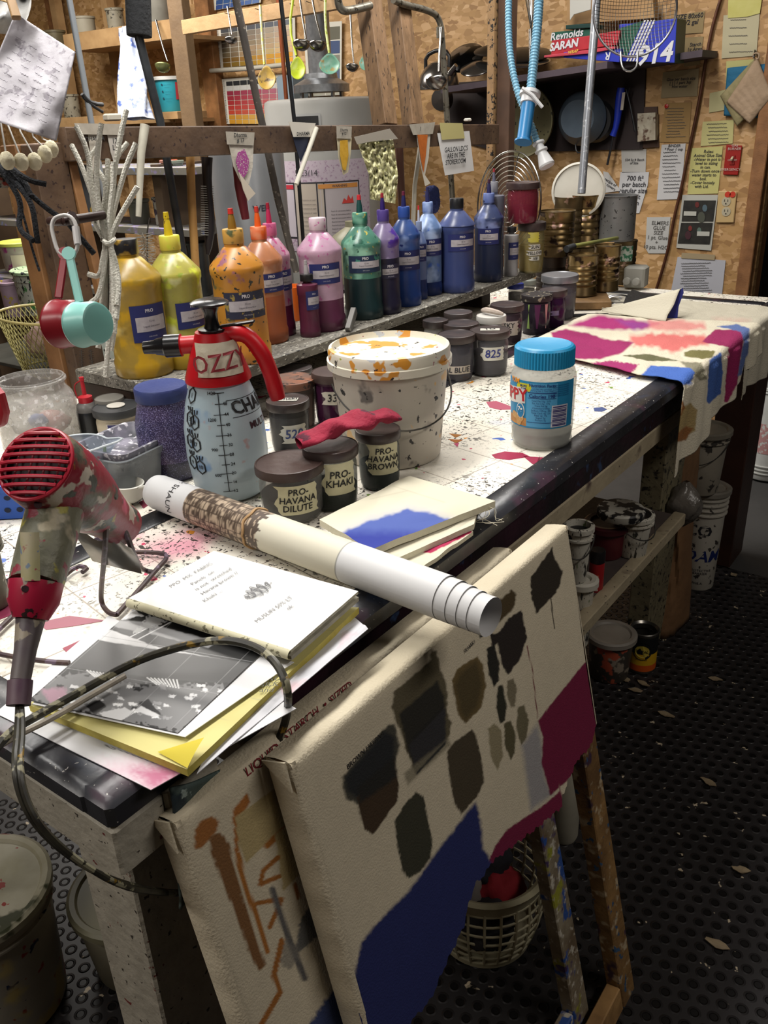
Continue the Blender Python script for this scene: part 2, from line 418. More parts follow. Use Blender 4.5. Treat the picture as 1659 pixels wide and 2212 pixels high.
# ================================================================= WORKBENCH
def tabletop_material():
    m = bpy.data.materials.new('paint_flecked_table_cover'); m.use_nodes = True; nt = m.node_tree; N = nt.nodes; L = nt.links; p = N['Principled BSDF']
    tc = N.new('ShaderNodeTexCoord'); mp = N.new('ShaderNodeMapping'); mp.inputs['Rotation'].default_value = (0, 0, math.radians(10.5)); L.new(tc.outputs['Object'], mp.inputs[0])
    sp = N.new('ShaderNodeSeparateXYZ'); L.new(mp.outputs[0], sp.inputs[0])
    def mth(op, *a):
        n = N.new('ShaderNodeMath'); n.operation = op
        for i, v in enumerate(a):
            if isinstance(v, (int, float)): n.inputs[i].default_value = v
            else: L.new(v, n.inputs[i])
        return n.outputs[0]
    def mix(f, a, b):
        x = N.new('ShaderNodeMix'); x.data_type = 'RGBA'; L.new(f, x.inputs[0])
        for i, v in ((6, a), (7, b)):
            if isinstance(v, tuple): x.inputs[i].default_value = (*v, 1)
            else: L.new(v, x.inputs[i])
        return x.outputs[2]
    def nz(scale, lo, hi, det=3, off=0, st=(1, 1, 1)):
        q = N.new('ShaderNodeMapping'); q.inputs['Location'].default_value = (off, off, off); q.inputs['Scale'].default_value = st; L.new(tc.outputs['Object'], q.inputs[0])
        n = N.new('ShaderNodeTexNoise'); n.inputs['Scale'].default_value = scale; n.inputs['Detail'].default_value = det; L.new(q.outputs[0], n.inputs['Vector'])
        r = N.new('ShaderNodeMapRange'); r.inputs[1].default_value = lo; r.inputs[2].default_value = hi; L.new(n.outputs[0], r.inputs[0]); return r.outputs[0]
    c = mix(nz(2.5, .4, .7, 4), col('#e9e4d8'), col('#d6cfc0'))
    g = 0.115
    for ax in (0, 1):
        d = mth('PINGPONG', mth('ADD', sp.outputs[ax], 10.03), g/2)
        ln = N.new('ShaderNodeMapRange'); ln.inputs[1].default_value = .0014; ln.inputs[2].default_value = .0006; L.new(d, ln.inputs[0])
        c = mix(mth('MULTIPLY', ln.outputs[0], .8), c, col('#86786a'))
    # faint dye clouds and crisp spots
    for i, (cc, s, t, soft) in enumerate((('#d98aa2', 5, .62, .12), ('#9fb4d6', 4, .64, .12), ('#c6cf9c', 5, .66, .12))):
        c = mix(mth('MULTIPLY', nz(s, t, t+soft, 6, 4+i*9), .8), c, col(cc))
    for i, (cc, s, t) in enumerate((('#c22a55', 22, .715), ('#3c62b4', 26, .73), ('#d08a2c', 30, .735), ('#6d8f3a', 34, .745), ('#c22a55', 60, .72))):
        c = mix(nz(s, t, t+.01, 2, 13+i*5), c, col(cc))
    reg = nz(3.2, .42, .55, 3, 31)
    for i, (s, t, st) in enumerate(((150, .655, (1, .55, 1)), (95, .68, (.6, 1, 1)), (260, .64, (1, 1, 1)))):
        c = mix(mth('MULTIPLY', nz(s, t, t+.02, 1, 50+i*5, st), mth('ADD', reg, .12)), c, col('#3a3631'))
    L.new(c, p.inputs['Base Color']); p.inputs['Roughness'].default_value = .38; p.inputs['Specular IOR Level'].default_value = .4
    b = N.new('ShaderNodeBump'); b.inputs['Strength'].default_value = .15; b.inputs['Distance'].default_value = .003; L.new(nz(40, 0, 1, 5), b.inputs['Height']); L.new(b.outputs[0], p.inputs['Normal'])
    return m
TZ = 0.9
bench = thing('workbench', 'long wooden workbench with a white paint-flecked top and black taped edge', 'workbench', (-.6, 1.22, 0))
blk = M('#1d1d20', .33, var='#34343a', vs=9, bump=.12, bs=25, spots=(('#4d3040', 3, .62, .15), ('#2a3850', 3, .64, .15), ('#b9b6b0', 150, .80, .02)))
cream = M('#a99c82', .6, var='#8b7f68', vs=9, bump=.2, spots=(('#4c3a36', 5, .70, .12), ('#38322d', 60, .78, .03)))
white_wood = M('#a8a294', .6, var='#8e887b', vs=18, bump=.3, bs=70, stretch=(1, 1, 1), spots=(('#3b352f', 38, .76, .02), ('#6c2f2c', 22, .82, .02)))
MB().box((-.635, 1.22, .888), (1.17, 2.36, .02)).build('table_cover', tabletop_material(), bench)
# black strips round the edge and one along the left of the working field
MB().box((-.027, 1.22, .885), (.054, 2.44, .032), bev=.006).build('edge_strip', blk, bench)
MB().box((-.427, .92, .896), (.042, 1.80, .0096), bev=.002).build('inner_strip', blk, bench)
MB().box((-.62, .03, .887), (1.18, .065, .029), bev=.006).build('end_strip', blk, bench)
MB().box((-.62, 2.3, .896), (1.14, .035, .011), bev=.003).build('cross_strip', blk, bench)
MB().box((-.60, .028, .845), (1.2, .056, .055), bev=.003).box((-.0205, .09, .845), (.041, .066, .055), bev=.003).build('end_rail', white_wood, bench)
MB().box((-.04, 1.30, .84), (.03, 2.2, .062), bev=.002).build('side_apron', M('#171316', .4, var='#3a1c2a', vs=5, vamt=.8, bump=.2, spots=(('#30405e', 7, .66, .05),)), bench)
MB().box((-.065, 1.3, .782), (.07, 2.2, .042), bev=.003).build('side_rail', cream, bench)
MB().box((-1.2, 1.22, .83), (.04, 2.3, .09), bev=.003).build('side_rail', cream, bench)
MB().box((-.085, .076, .41), (.088, .09, .82), bev=.003).build('leg', white_wood, bench)
MB().box((-1.14, .076, .41), (.088, .09, .82), bev=.003).build('leg', white_wood, bench)
MB().box((-.135, 1.835, .385), (.06, .19, .77), bev=.003).build('leg', M('#7a7259', .6, var='#4a4334', vs=6, bump=.2, spots=(('#25211d', 14, .6, .1), ('#1d1a17', 70, .68, .03))), bench)
MB().box((-.115, 2.47, .40), (.11, .15, .80), bev=.003).build('leg', M('#3a2218', .5, var='#1c1210', vs=5, bump=.1), bench)
MB().box((-1.14, 2.36, .41), (.09, .09, .82), bev=.003).build('leg', cream, bench)
MB().box((-.47, 1.13, .455), (.80, 1.2, .02), 0).box((-.055, 1.13, .455), (.03, 1.22, .03), 1, bev=.002).build('lower_shelf', [M('#4d4440', .6, var='#2e2727', vs=6, bump=.1), cream], bench)
MB().beam((-.10, .13, .30), (-.85, .75, .30), .035, .08, bev=.003).build('brace', cream, bench)
for px_, cc_ in (([(1062, 982), (1090, 975), (1128, 978), (1145, 986), (1100, 993), (1070, 990)], '#b5375c'), ([(1130, 985), (1175, 988), (1212, 1000), (1190, 1008), (1150, 1002)], '#bb4264'), ([(970, 936), (998, 939), (984, 945)], '#b8782c'), ([(968, 948), (1000, 950), (985, 957)], '#c2752a'), ([(980, 958), (992, 956), (988, 965)], '#d0507c'), ([(1282, 881), (1300, 879), (1312, 884), (1300, 889), (1284, 888)], '#56679c'),
    ([(1050, 868), (1072, 866), (1100, 876), (1112, 884), (1080, 885), (1058, 880)], '#c56a80'), ([(1310, 900), (1318, 898), (1322, 910), (1316, 908)], '#a8304c'), ([(300, 1085), (345, 1060), (352, 1068), (310, 1098)], '#a84a62'), ([(-20, 1318), (40, 1290), (70, 1300), (20, 1330), (-20, 1345)], '#b04a6c'), ([(80, 1345), (150, 1330), (230, 1340), (160, 1352), (100, 1360)], '#c07a8a'), ([(135, 1400), (190, 1375), (205, 1385), (150, 1415)], '#b5586c'), ([(1165, 985), (1175, 1040), (1130, 1055), (1155, 1010)], '#d5a8b0')):
    m = MB(); m.slab([onz(x, y, .8986 if x > 345 or x < 290 or True else 0) for x, y in px_][::-1], .0005, (0, 0, 1)); m.build('paint_stain', M(cc_, .4, alpha=.6), bench, smooth=False)
# ================================================================= LEANING CANVASES
LD = np.array([.206, 0, -.978]); LD /= np.linalg.norm(LD); LN = np.array([.978, 0, .206]); LN /= np.linalg.norm(LN)
def onp(x, y, O, n):
    d = ray(x, y); return CAM+d*(((np.array(O)-CAM)@n)/(d@n))
def Z3(*a): return [(360+x/1.728, 1100+y/1.728) for x, y in a]
cloth_cream = '#cdc2aa'
def clothmat(b=.25): return M('attr', .85, bump=b, bs=420, var=None)
attr_cloth = clothmat()
plain_cream = M('#cdc2aa', .85, var='#bdb198', vs=7, bump=.25, bs=300)
def leaning(name, label, O, y0, y1, L_, bottom_px, layers, t, texts=(), nu=230, nv=300, cat='canvas', frame_m=None, frame_m2=None, base=cloth_cream):
    O = np.array(O, float)
    th = thing(name, label, cat, (O[0]+LD[0]*L_/2, (y0+y1)/2, 0))
    # fabric front as a fine sheet, its pattern in the colour attribute
    bl = [onp(x, y, O, LN) for x, y in bottom_px]; by = np.array([b[1] for b in bl]); bs_ = np.array([(b-O)@LD for b in bl])
    k = np.argsort(by); by = by[k]; bs_ = bs_[k]
    us = np.linspace(0, 1, nu); G = np.zeros((nu, nv, 3))
    for i, u in enumerate(us):
        y = y0+(y1-y0)*u; sm = np.interp(y, by, bs_)+.002*math.sin(y*240)+.0015*math.sin(y*531)
        s_ = np.linspace(0, sm, nv)
        edge = np.minimum(u, 1-u)*(y1-y0)
        dep = 0.0012*np.sin(s_*17+y*9)-.005*np.exp(-edge/.004)-.005*np.exp(-s_/.004)
        G[i] = (O+LN*0)[None]+np.outer(s_, LD)+np.outer(dep, LN); G[i, :, 1] = y
    mb = MB(); mb.grid(G)
    C1 = paint(pix(G.reshape(-1, 3)), base, layers)
    nn = vnoise(G.reshape(-1, 3)[:, 1:]*1000, 9, 1)*.06+.97
    C1 = C1*nn[:, None]
    mb.c = C1
    mb.build('painted_fabric', attr_cloth, th, ang=180)
    # turned edges of the fabric, round the stretcher
    e = MB(); w = y1-y0
    def slabp(a, b, c_, d): e.slab([a, b, c_, d], .0015)
    P = lambda y, s_, q: np.array([O[0], y, O[2]])+LD*s_+LN*q
    n_ = 40
    for (ya, yb, horiz) in ((y0, y1, True),):
        Gt = np.zeros((n_, 5, 3))
        for i in range(n_):
            y = y0+w*i/(n_-1); b = .0012*math.sin(i*1.3)
            for j, (s_, q) in enumerate(((.006, -.0005), (.0015, -.0015), (-.001+b, -.006), (-.0015+b, -t*.6), (0, -t))): Gt[i, j] = P(y, s_, q)
        e.grid(Gt)
    for ys, sg in ((y0, -1), (y1, 1)):
        smx = float(np.interp(ys, by, bs_)); Gt = np.zeros((60, 5, 3))
        for i in range(60):
            s_ = smx*i/59; b = .0012*math.sin(i*.9)
            for j, (dy, q) in enumerate(((-.006, -.0005), (-.0015, -.0015), (.001+b, -.006), (.0015+b, -t*.6), (0, -t))): Gt[i, j] = P(ys+sg*dy, s_, q)
        e.grid(Gt)
    # folded corner
    e.slab([P(y0-.003, -.003, -.004), P(y0-.004, .03, -.004), P(y0-.004, .001, -t)], .002)
    e.build('wrapped_edge', plain_cream, th, ang=60)
    fm = frame_m or wood('#a07c4e', '#6d5030')
    for ys, nm in ((y0+.026, 0), (y1-.026, 1)):
        MB().beam(P(ys, .008, -t*.55), P(ys, L_-.004, -t*.55), t*.78, .048, 0, ref=(0, 1, 0), bev=.002).build('stretcher_bar', (frame_m2 if nm and frame_m2 else fm), th)
    for s_ in (.03, L_-.03):
        MB().beam(P(y0+.05, s_, -t*.55), P(y1-.05, s_, -t*.55), .05, t*.7, 0, ref=LN, bev=.002).build('stretcher_bar', fm, th)
    for body, size, (px, py), ang, colr in texts:
        q = onp(px, py, O, LN); tm = MB()
        U = np.array([0, 1., 0])
        text_plane(tm, body, size, q, U, -LD, lift=.001, rot=ang, bold=.01)
        tm.build('handwriting', M(colr, .8), th, smooth=False)
    return th
paint_bar = M('#8d8470', .6, var='#5d4c38', vs=9, vamt=.9, bump=.3, spots=(('#2c4c8e', 9, .6, .05), ('#8c8c30', 7, .66, .05), ('#b8b2a4', 22, .6, .1), ('#43335a', 8, .7, .05)))
brown_bar = M('#8a6a40', .6, var='#5a4126', vs=8, vamt=.9, bump=.3, spots=(('#a9987c', 15, .6, .1), ('#3c2a3c', 6, .66, .05), ('#35506e', 40, .72, .02)))
DKO = '#27251f'; BR = '#3a3122'; OL = '#4f4328'; BL = '#232b62'; CR = '#6f1138'
c1_layers = [
 ('p', Z3((1325, 880), (1385, 800), (1405, 900), (1412, 1000), (1440, 1062), (1360, 1125), (1345, 1020)), '#8a8a93', 12, 3, 6, .8),
 ('p', Z3((1385, 790), (1560, 572), (1640, 560), (1650, 900), (1540, 960), (1500, 1010), (1432, 1068), (1420, 1020), (1400, 950), (1405, 850)), CR, 1.5, 1.5, 6),
 ('p', Z3((1195, 1330), (1225, 1260), (1270, 1195), (1400, 1110), (1470, 1050), (1500, 1110), (1480, 1250), (1260, 1400)), CR, 1.5, 1.5, 5),
 ('p', Z3((725, 1620), (790, 1540), (900, 1430), (1000, 1290), (1155, 1090), (1175, 1180), (1180, 1260), (1212, 1315), (1260, 1390), (1300, 1560), (1100, 1800), (980, 1990), (800, 2300), (600, 2300)), BL, 7, 3, 7),
 ('p', Z3((1360, 255), (1395, 205), (1440, 140), (1450, 190), (1478, 230), (1468, 290), (1420, 350), (1380, 388), (1360, 330)), '#2c251b', 1.5, 3, 7),
 ('l', Z3((1435, 335), (1440, 390), (1448, 445)), '#2c251b', 1.3, 1), ('p', Z3((1215, 400), (1220, 360), (1290, 300), (1305, 320), (1300, 365), (1240, 420), (1222, 432)), '#4b3d24', 4, 4, 5),
 ('p', Z3((1155, 390), (1185, 380), (1193, 420), (1190, 470), (1170, 482), (1160, 450)), '#1c1e1e', 1.5, 2, 5),
 ('p', Z3((1205, 462), (1235, 465), (1280, 405), (1325, 375), (1345, 480), (1320, 560), (1275, 618), (1255, 590), (1235, 500), (1215, 510)), '#271f1b', 1.5, 2.5, 6),
 ('p', Z3((1195, 520), (1225, 505), (1242, 580), (1240, 640), (1222, 665), (1200, 610)), '#211f19', 1.5, 2, 6),
 ('l', Z3((1345, 510), (1365, 600), (1385, 780)), '#6c2430', .9, 1), ('p', Z3((1235, 660), (1255, 655), (1270, 740), (1262, 790), (1245, 800), (1230, 740)), '#2b2a1e', 1.5, 2, 5),
 ('p', Z3((1270, 640), (1295, 630), (1308, 670), (1300, 735), (1285, 740), (1272, 700)), '#79705a', 2.5, 2, 5), ('p', Z3((1310, 740), (1335, 730), (1352, 790), (1345, 850), (1325, 880), (1305, 820)), '#6b644c', 2.5, 2, 5),
 ('p', Z3((1260, 800), (1285, 788), (1302, 840), (1300, 910), (1285, 935), (1262, 880)), '#575138', 2.5, 2, 5), ('p', Z3((1200, 820), (1225, 798), (1250, 830), (1255, 920), (1235, 975), (1208, 920)), '#8f8569', 3, 2, 5),
 ('p', Z3((1065, 640), (1085, 595), (1160, 548), (1180, 580), (1192, 660), (1175, 740), (1115, 802), (1090, 770), (1075, 700)), '#6c5a36', 1.5, 2, 7), ('p', Z3((1075, 660), (1095, 610), (1155, 565), (1172, 600), (1180, 660), (1160, 740), (1115, 790), (1095, 760), (1085, 700)), OL, 14, 2, 7),
 ('p', Z3((838, 740), (850, 680), (900, 640), (985, 560), (985, 525), (1005, 530), (1025, 600), (1048, 670), (1045, 760), (1065, 800), (1055, 850), (930, 985), (905, 930), (880, 850), (850, 770)), '#5c543f', 4, 4, 8),
 ('p', Z3((868, 765), (1010, 640), (1035, 700), (1040, 790), (1040, 870), (930, 985), (900, 900)), DKO, 6, 2, 8), ('p', Z3((905, 880), (1040, 740), (1042, 870), (930, 985)), '#302f33', 3, 2, 8, .8),
 ('p', Z3((920, 850), (1040, 725), (1040, 735), (925, 862)), '#1b1a1b', 3, 1, 8, .5), ('p', Z3((885, 985), (1050, 855), (1062, 880), (900, 1030)), '#7c7561', 7, 2, 6, .8), ('p', Z3((930, 985), (1045, 860), (1040, 880), (935, 990)), '#2b2c2b', 3, 1, 6),
 ('p', Z3((655, 1000), (700, 950), (820, 810), (850, 800), (870, 880), (855, 930), (850, 1000), (712, 1100), (670, 1080), (658, 1040)), '#45433a', 5, 3, 7), ('p', Z3((665, 1000), (705, 955), (815, 830), (850, 850), (850, 1000), (712, 1080), (672, 1050)), '#232527', 9, 2, 7),
 ('p', Z3((710, 1075), (850, 930), (868, 1040), (860, 1090), (770, 1215), (740, 1195), (718, 1130)), '#40301f', 2.5, 2, 7), ('p', Z3((712, 1040), (850, 925), (860, 1000), (720, 1100)), '#22211e', 9, 2, 7),
 ('p', Z3((850, 1165), (890, 1100), (930, 1055), (960, 1075), (975, 1160), (992, 1240), (985, 1300), (950, 1350), (905, 1380), (880, 1350), (862, 1260)), '#38372a', 3, 2.5, 6), ('p', Z3((1045, 905), (1075, 870), (1140, 820), (1160, 860), (1180, 960), (1185, 1020), (1160, 1070), (1100, 1140), (1075, 1100), (1055, 1000)), '#453c2c', 3, 2.5, 6),
]
O1 = (.066, 0, .866)
leaning('stretched_canvas', 'stretched canvas with dark brown dye swatches and wide blue and crimson bands, front one leaning', O1, .155, .765, .895,
        Z3((1640, 760), (1608, 800), (1580, 890), (1535, 935), (1500, 1015), (1478, 1075), (1478, 1110), (1380, 1195), (1210, 1320), (1190, 1360), (1150, 1400), (1125, 1480), (1108, 1560), (1040, 1700), (985, 1830), (900, 1922), (830, 2060), (740, 2250)), c1_layers, .036,
        texts=(('BROWN HAVANA', .008, (790, 1618), 0.02, '#2b2b2b'), ('KHAKI', .008, (1014, 1396), .05, '#2b2b2b')), frame_m2=brown_bar)
c2_layers = [
 ('p', Z3((505, 1960), (690, 1690), (820, 1800), (1000, 2300), (400, 2300)), '#39456f', 6, 5, 7),
 ('p', Z3((105, 1200), (125, 1165), (170, 1145), (195, 1165), (185, 1205), (130, 1265), (105, 1270)), '#9a6331', 3, 1, 7), ('p', Z3((160, 1225), (200, 1205), (235, 1250), (250, 1330), (300, 1500), (340, 1620), (370, 1700), (345, 1725), (310, 1660), (260, 1520), (200, 1370), (165, 1280)), '#7d5733', 3, 2, 6),
 ('p', Z3((250, 1120), (300, 1058), (312, 1090), (280, 1150), (262, 1200), (245, 1170)), '#a4672f', 3, 1, 6), ('l', Z3((258, 1190), (262, 1280)), '#a4672f', 4, 2), ('l', Z3((265, 1290), (290, 1400), (340, 1530), (375, 1650)), '#a66a2c', 6, 2),
 ('l', Z3((375, 1255), (490, 1140)), '#a66a2c', 7, 3), ('p', Z3((255, 1150), (480, 985), (510, 1120), (390, 1225), (295, 1325), (268, 1250)), '#b2a073', 1.5, 1, 5), ('p', Z3((405, 1215), (530, 1120), (560, 1300), (435, 1425)), '#b2a073', 1.5, 1, 5),
 ('l', Z3((415, 1300), (360, 1350), (350, 1400), (420, 1370)), '#9e642a', 5, 2), ('l', Z3((340, 1470), (430, 1455), (385, 1560)), '#9e642a', 5, 2), ('l', Z3((480, 1400), (490, 1450)), '#9e642a', 4, 2), ('p', Z3((535, 1330), (555, 1300), (590, 1410), (555, 1425)), '#9e642a', 3, 2, 5),
 ('p', Z3((480, 1640), (500, 1530), (560, 1460), (610, 1440), (625, 1530), (560, 1600), (490, 1660)), '#6a6a68', 3, 5, 6), ('l', Z3((395, 1420), (430, 1530), (470, 1640), (515, 1750)), '#5f5d5c', 7, 5), ('p', Z3((425, 1600), (500, 1640), (470, 1720), (430, 1700)), '#77736d', 5, 9, 4, .7),
 ('p', Z3((610, 1700), (622, 1600), (655, 1580), (695, 1680), (620, 1745)), '#2e2f1f', 3, 3, 5), ('l', Z3((430, 1610), (400, 1740), (425, 1800), (350, 1930)), '#9e642a', 6, 2),
 ('p', Z3((540, 880), (620, 780), (700, 690), (780, 588), (838, 588), (800, 640), (700, 740), (600, 830), (545, 900)), '#23231c', 2, 7, 4), ('p', Z3((1380, 1050), (1600, 1000), (1620, 1400), (1500, 1400)), CR, 1.5, 1.5, 6),
]
O2 = (.0235, 0, .857)
leaning('stretched_canvas', 'stretched canvas with ochre strokes and red lettering, leaning behind the swatch canvas', O2, .047, .672, .88,
        Z3((1560, 1330), (1522, 1350), (1490, 1180), (1462, 1060), (1200, 1150), (1050, 1500), (900, 1800), (830, 2200), (400, 2600)), c2_layers, .031,
        texts=(('LIQUID', .0145, (566, 1640), 0.0, '#7a1f28'), ('STARCH  •', .0145, (660, 1556), 0.0, '#7a1f28'), ('SIZED', .0145, (736, 1496), 0.0, '#7a1f28')), frame_m=paint_bar)

# ================================================================= BUCKETS AND CANS
def bucket(name, label, c, rb, rt_, h, mat, parts=(), rim=.006, n=40, cat='bucket', group=None, fill=None, fill_m=None, lid=None, handle=None, ribs=(), hang=2.2, lid_name='lid'):
    th = thing(name, label, cat, c, group=group); c = np.array(c)
    pf = [(rb*.96, 0), (rb, .004)]
    for f in sorted(ribs): r0 = rb+(rt_-rb)*f; pf += [(r0, h*f-.004), (r0+.006, h*f-.003), (r0+.006, h*f+.001), (r0, h*f+.002)]
    pf += [(rt_, h-rim*2), (rt_+.005, h-rim*1.9), (rt_+.005, h-.002), (rt_+.002, h), (rt_-.003, h), (rt_-.004, h-rim*2)]
    if lid is None: pf += [(rt_-.005, h*.6), (rb-.003, .006), (0.0001, .005)]
    MB().lathe(pf, c, n).build('body', mat, th)
    if fill is not None: MB().lathe([(0.0001, h*fill), (rb+(rt_-rb)*fill-.004, h*fill), (rb+(rt_-rb)*fill-.004, h*fill-.004)], c, n, cap=False).build('contents', fill_m, th)
    if lid is not None: MB().lathe([(rt_+.004, h-.012), (rt_+.009, h-.011), (rt_+.009, h+.001), (rt_+.003, h+.005), (rt_-.006, h+.004), (rt_-.010, h-.001), (0.0001, h-.001)], c, n, cap=False).build(lid_name, lid, th)
    if handle is not None:
        a0, drop, hm = handle; pts = []
        ax = np.array([math.cos(a0), math.sin(a0), 0]); ou = np.array([math.sin(a0), -math.cos(a0), 0])
        rh = rb+(rt_-rb)*.85+.004
        for k in range(17):
            t = PI*k/16; pts.append(c+ax*math.cos(t)*(rh+.002)+ou*math.sin(t)*(rh+.010)+np.array([0, 0, h*.84-drop*math.sin(t)]))
        MB().tube(pts, .0016, 6).build('handle', hm, th)
    return th
wire = M('#6b6966', .35, .9)
def dirty(base, spots=(('#2d2b28', 9, .63, .05), ('#3a3733', 30, .68, .05), ('#5c6a3c', 8, .76, .03)), st=(3, 3, 1), rough=.5): return M(base, rough, var='#8d887c', vs=6, spots=spots, stretch=st, bump=.1)
def camhand(c): return facing(c)+PI/2
def bucketpx(label, px, pyb, w, pyt, z, taper, mat, wtop=None, **k):
    c, r, h = stand(px, pyb, w, pyt, z); rb = r; rt_ = r*taper
    return bucket(k.pop('name', 'bucket'), label, c, rb, rt_, h, mat, **k), c, rb, h
SZ = .467
darkfill = M('#101012', .5)
_, c, r, h = bucketpx('white bucket of dark paint, lower of the two-high stack on the lower shelf', 1247, 1400, 44, 1252, SZ-.10, 1.2, dirty('#bdb8aa'), lid=M('#b8b4a8', .5))
bucketpx('dripped white bucket with wire handle, upper of the two-high stack below the table', 1243, 1262, 44, 1133, c[2]+h+.006, 1.25, dirty('#c4c0b4'), fill=.9, fill_m=darkfill, handle=(camhand(c), .04, wire), ribs=(.8,))
_, cb, rb_, hb = bucketpx('paint-dripped white bucket full of black paint standing on the lower shelf', 1362, 1208, 62, 1108, SZ, 1.2, dirty('#c4c0b4'), fill=.97, fill_m=darkfill, ribs=(.82,), handle=(camhand(c)+.6, .03, wire))
MB().lathe([(.052, 0), (.054, .003), (.054, .016), (.05, .02), (.02, .021), (.0001, .021)], (cb[0]-.02, cb[1]-.035, cb[2]+hb+.003), 36).build('round_cover', M('#a9a69c', .5, spots=(('#1a1a1c', 12, .45, .05),)), label='round white and black cover lying on the black paint bucket', cat='cover')
bucketpx('dark maroon plastic tub in shade behind the red bottle on the lower shelf', 1305, 1212, 74, 1128, SZ, 1.1, M('#5a1a22', .4, var='#34141a', vs=5), name='tub', cat='tub', lid=M('#42161c', .4))
c, r, h = stand(1284, 1296, 32, 1190, SZ-.02)
th = thing('bottle', 'red squat bottle with a black cap on the lower shelf', 'bottle', c)
MB().lathe([(r*.95, 0), (r, .004), (r, h*.75), (r*.8, h*.85), (r*.5, h*.9)], c, 28).build('body', M('#8c1a1e', .35), th)
MB().lathe([(r*1.02, h*.78), (r*1.02, h*.99), (r*.9, h*1.03), (.0001, h*1.03)], c, 28, cap=False).build('cap', M('#161416', .4), th)
MB2 = MB(); patch_cyl(MB2, c, r, facing(c), h*.2, h*.55, r*.7); MB2.build('label', M('#c9beb2', .6, spots=(('#b5452a', 60, .55, .03),)), th)
bucketpx('grey-brown lidded bucket with a salmon drip standing on the floor under the bench', 1312, 1478, 82, 1368, 0, 1.12, M('#4a443e', .5, var='#27231f', vs=7, spots=(('#9b8f80', 9, .62, .05), ('#b5553c', 5, .68, .02))), lid=M('#8b857c', .5, var='#5e5850', vs=9))
c, r, h = stand(1382, 1456, 60, 1356, 0)
th = thing('paint_can', 'open metal can with a yellow and black label on the floor under the bench', 'can', c)
cm = M('#7d7a74', .3, .9)
MB().lathe([(r, 0), (r*1.02, .003), (r, .006), (r, h-.01), (r*1.05, h-.008), (r*1.05, h-.002), (r*.98, h), (r*.84, h-.006), (r*.84, h-.02), (r*.96, h-.025), (r*.96, .05), (.0001, .05)], c, 40, cap=False).build('body', cm, th)
m_ = MB(); m_.lathe([(r+.0008, .008), (r+.0008, h*.22), (r+.0008, h*.5), (r+.0008, h*.52), (r+.0008, h-.012)], c, 40, cap=False, mats=[0, 1, 2, 2])
m_.build('label', [M('#c2551c', .45), M('#c69a1c', .45), M('#17181a', .45)], th)
m_ = MB(); f_ = facing(c); rf = lambda q: r+.0012
for ri, mi in ((.027, 0), (.019, 1)):
    n_ = 28; ctr = (f_, h*.58); vs = []
    for k in range(n_):
        a = 2*PI*k/n_; aa = f_+ri*math.cos(a)/r; rr = r+.0016+.0003*mi; vs.append((c[0]+rr*math.cos(aa), c[1]+rr*math.sin(aa), h*.58+ri*math.sin(a)))
    m_.add(vs, [tuple(range(n_))], mi)
m_.build('emblem', [M('#17181a', .5), M('#b9a545', .5)], th, smooth=False)
m_ = MB(); text_cyl(m_, 'TOTAL', .011, c, r, f_, h*.58, lift=.0026, bold=.01); text_cyl(m_, 'STRONG', .008, c, r, f_, h*.38, lift=.0022); m_.build('label_text', M('#17181a', .5), th, smooth=False)
# floor: foam bucket with bucket on top, paper bag, far bucket
tb, cF, rF, hF = bucketpx('tall white bucket lettered FOAM standing on the floor beside the dark leg', 1503, 1276, 66, 1052, 0, 1.16, M('#b5b0a5', .45, var='#8a857a', vs=5, spots=(('#3b3733', 14, .66, .03),)), ribs=(.93, .88, .83, .78), lid=M('#8b867b', .5, var='#4b4640', vs=10))
f_ = facing(cF); m_ = MB(); rfn = lambda q: rF*(1+.16*q/hF)
text_cyl(m_, 'FOAM', .055, cF, rF, f_-.12, hF*.36, rfun=rfn, bold=.02, slant=.2)
m_.build('lettering', M('#16245c', .5), tb, smooth=False)
m_ = MB(); text_cyl(m_, 'SCO', .055, cF, rF, f_-.5, hF*.62, rfun=rfn, bold=.02); m_.build('lettering', M('#23242a', .5), tb, smooth=False); m_ = MB(); text_cyl(m_, 'PROTECTIVE\nBARRIER', .012, cF, rF, f_+.1, hF*.2, rfun=rfn); text_cyl(m_, 'PHILA', .012, cF, rF, f_, hF*.08, rfun=rfn)
m_.build('lettering', M('#23242a', .5), tb, smooth=False)
bucketpx('stained white bucket with wire handle stacked on the tall FOAM bucket', 1507, 1072, 78, 925, hF+.006, 1.22, M('#9b9486', .5, var='#746d60', vs=6, spots=(('#3b3733', 12, .62, .04),)), ribs=(.94, .86), handle=(camhand(cF)-.3, .06, wire), lid=M('#7b766a', .5, var='#5b5448', vs=10))
tb, cW, rW, hW = bucketpx('clean white bucket on the grey floor beyond the far end of the bench', 1650, 1040, 82, 828, 0, 1.12, M('#c9cac6', .4, var='#a9aaa6', vs=4), ribs=(.08, .12, .16, .95))
m_ = MB(); patch_cyl(m_, cW, rW, facing(cW)-.3, hW*.3, hW*.62, .09, rfun=lambda q: rW*(1+.12*q/hW), lift=.001); m_.build('label', M('#b98a88', .6, spots=(('#c9cac6', 40, .5, .05),)), tb)
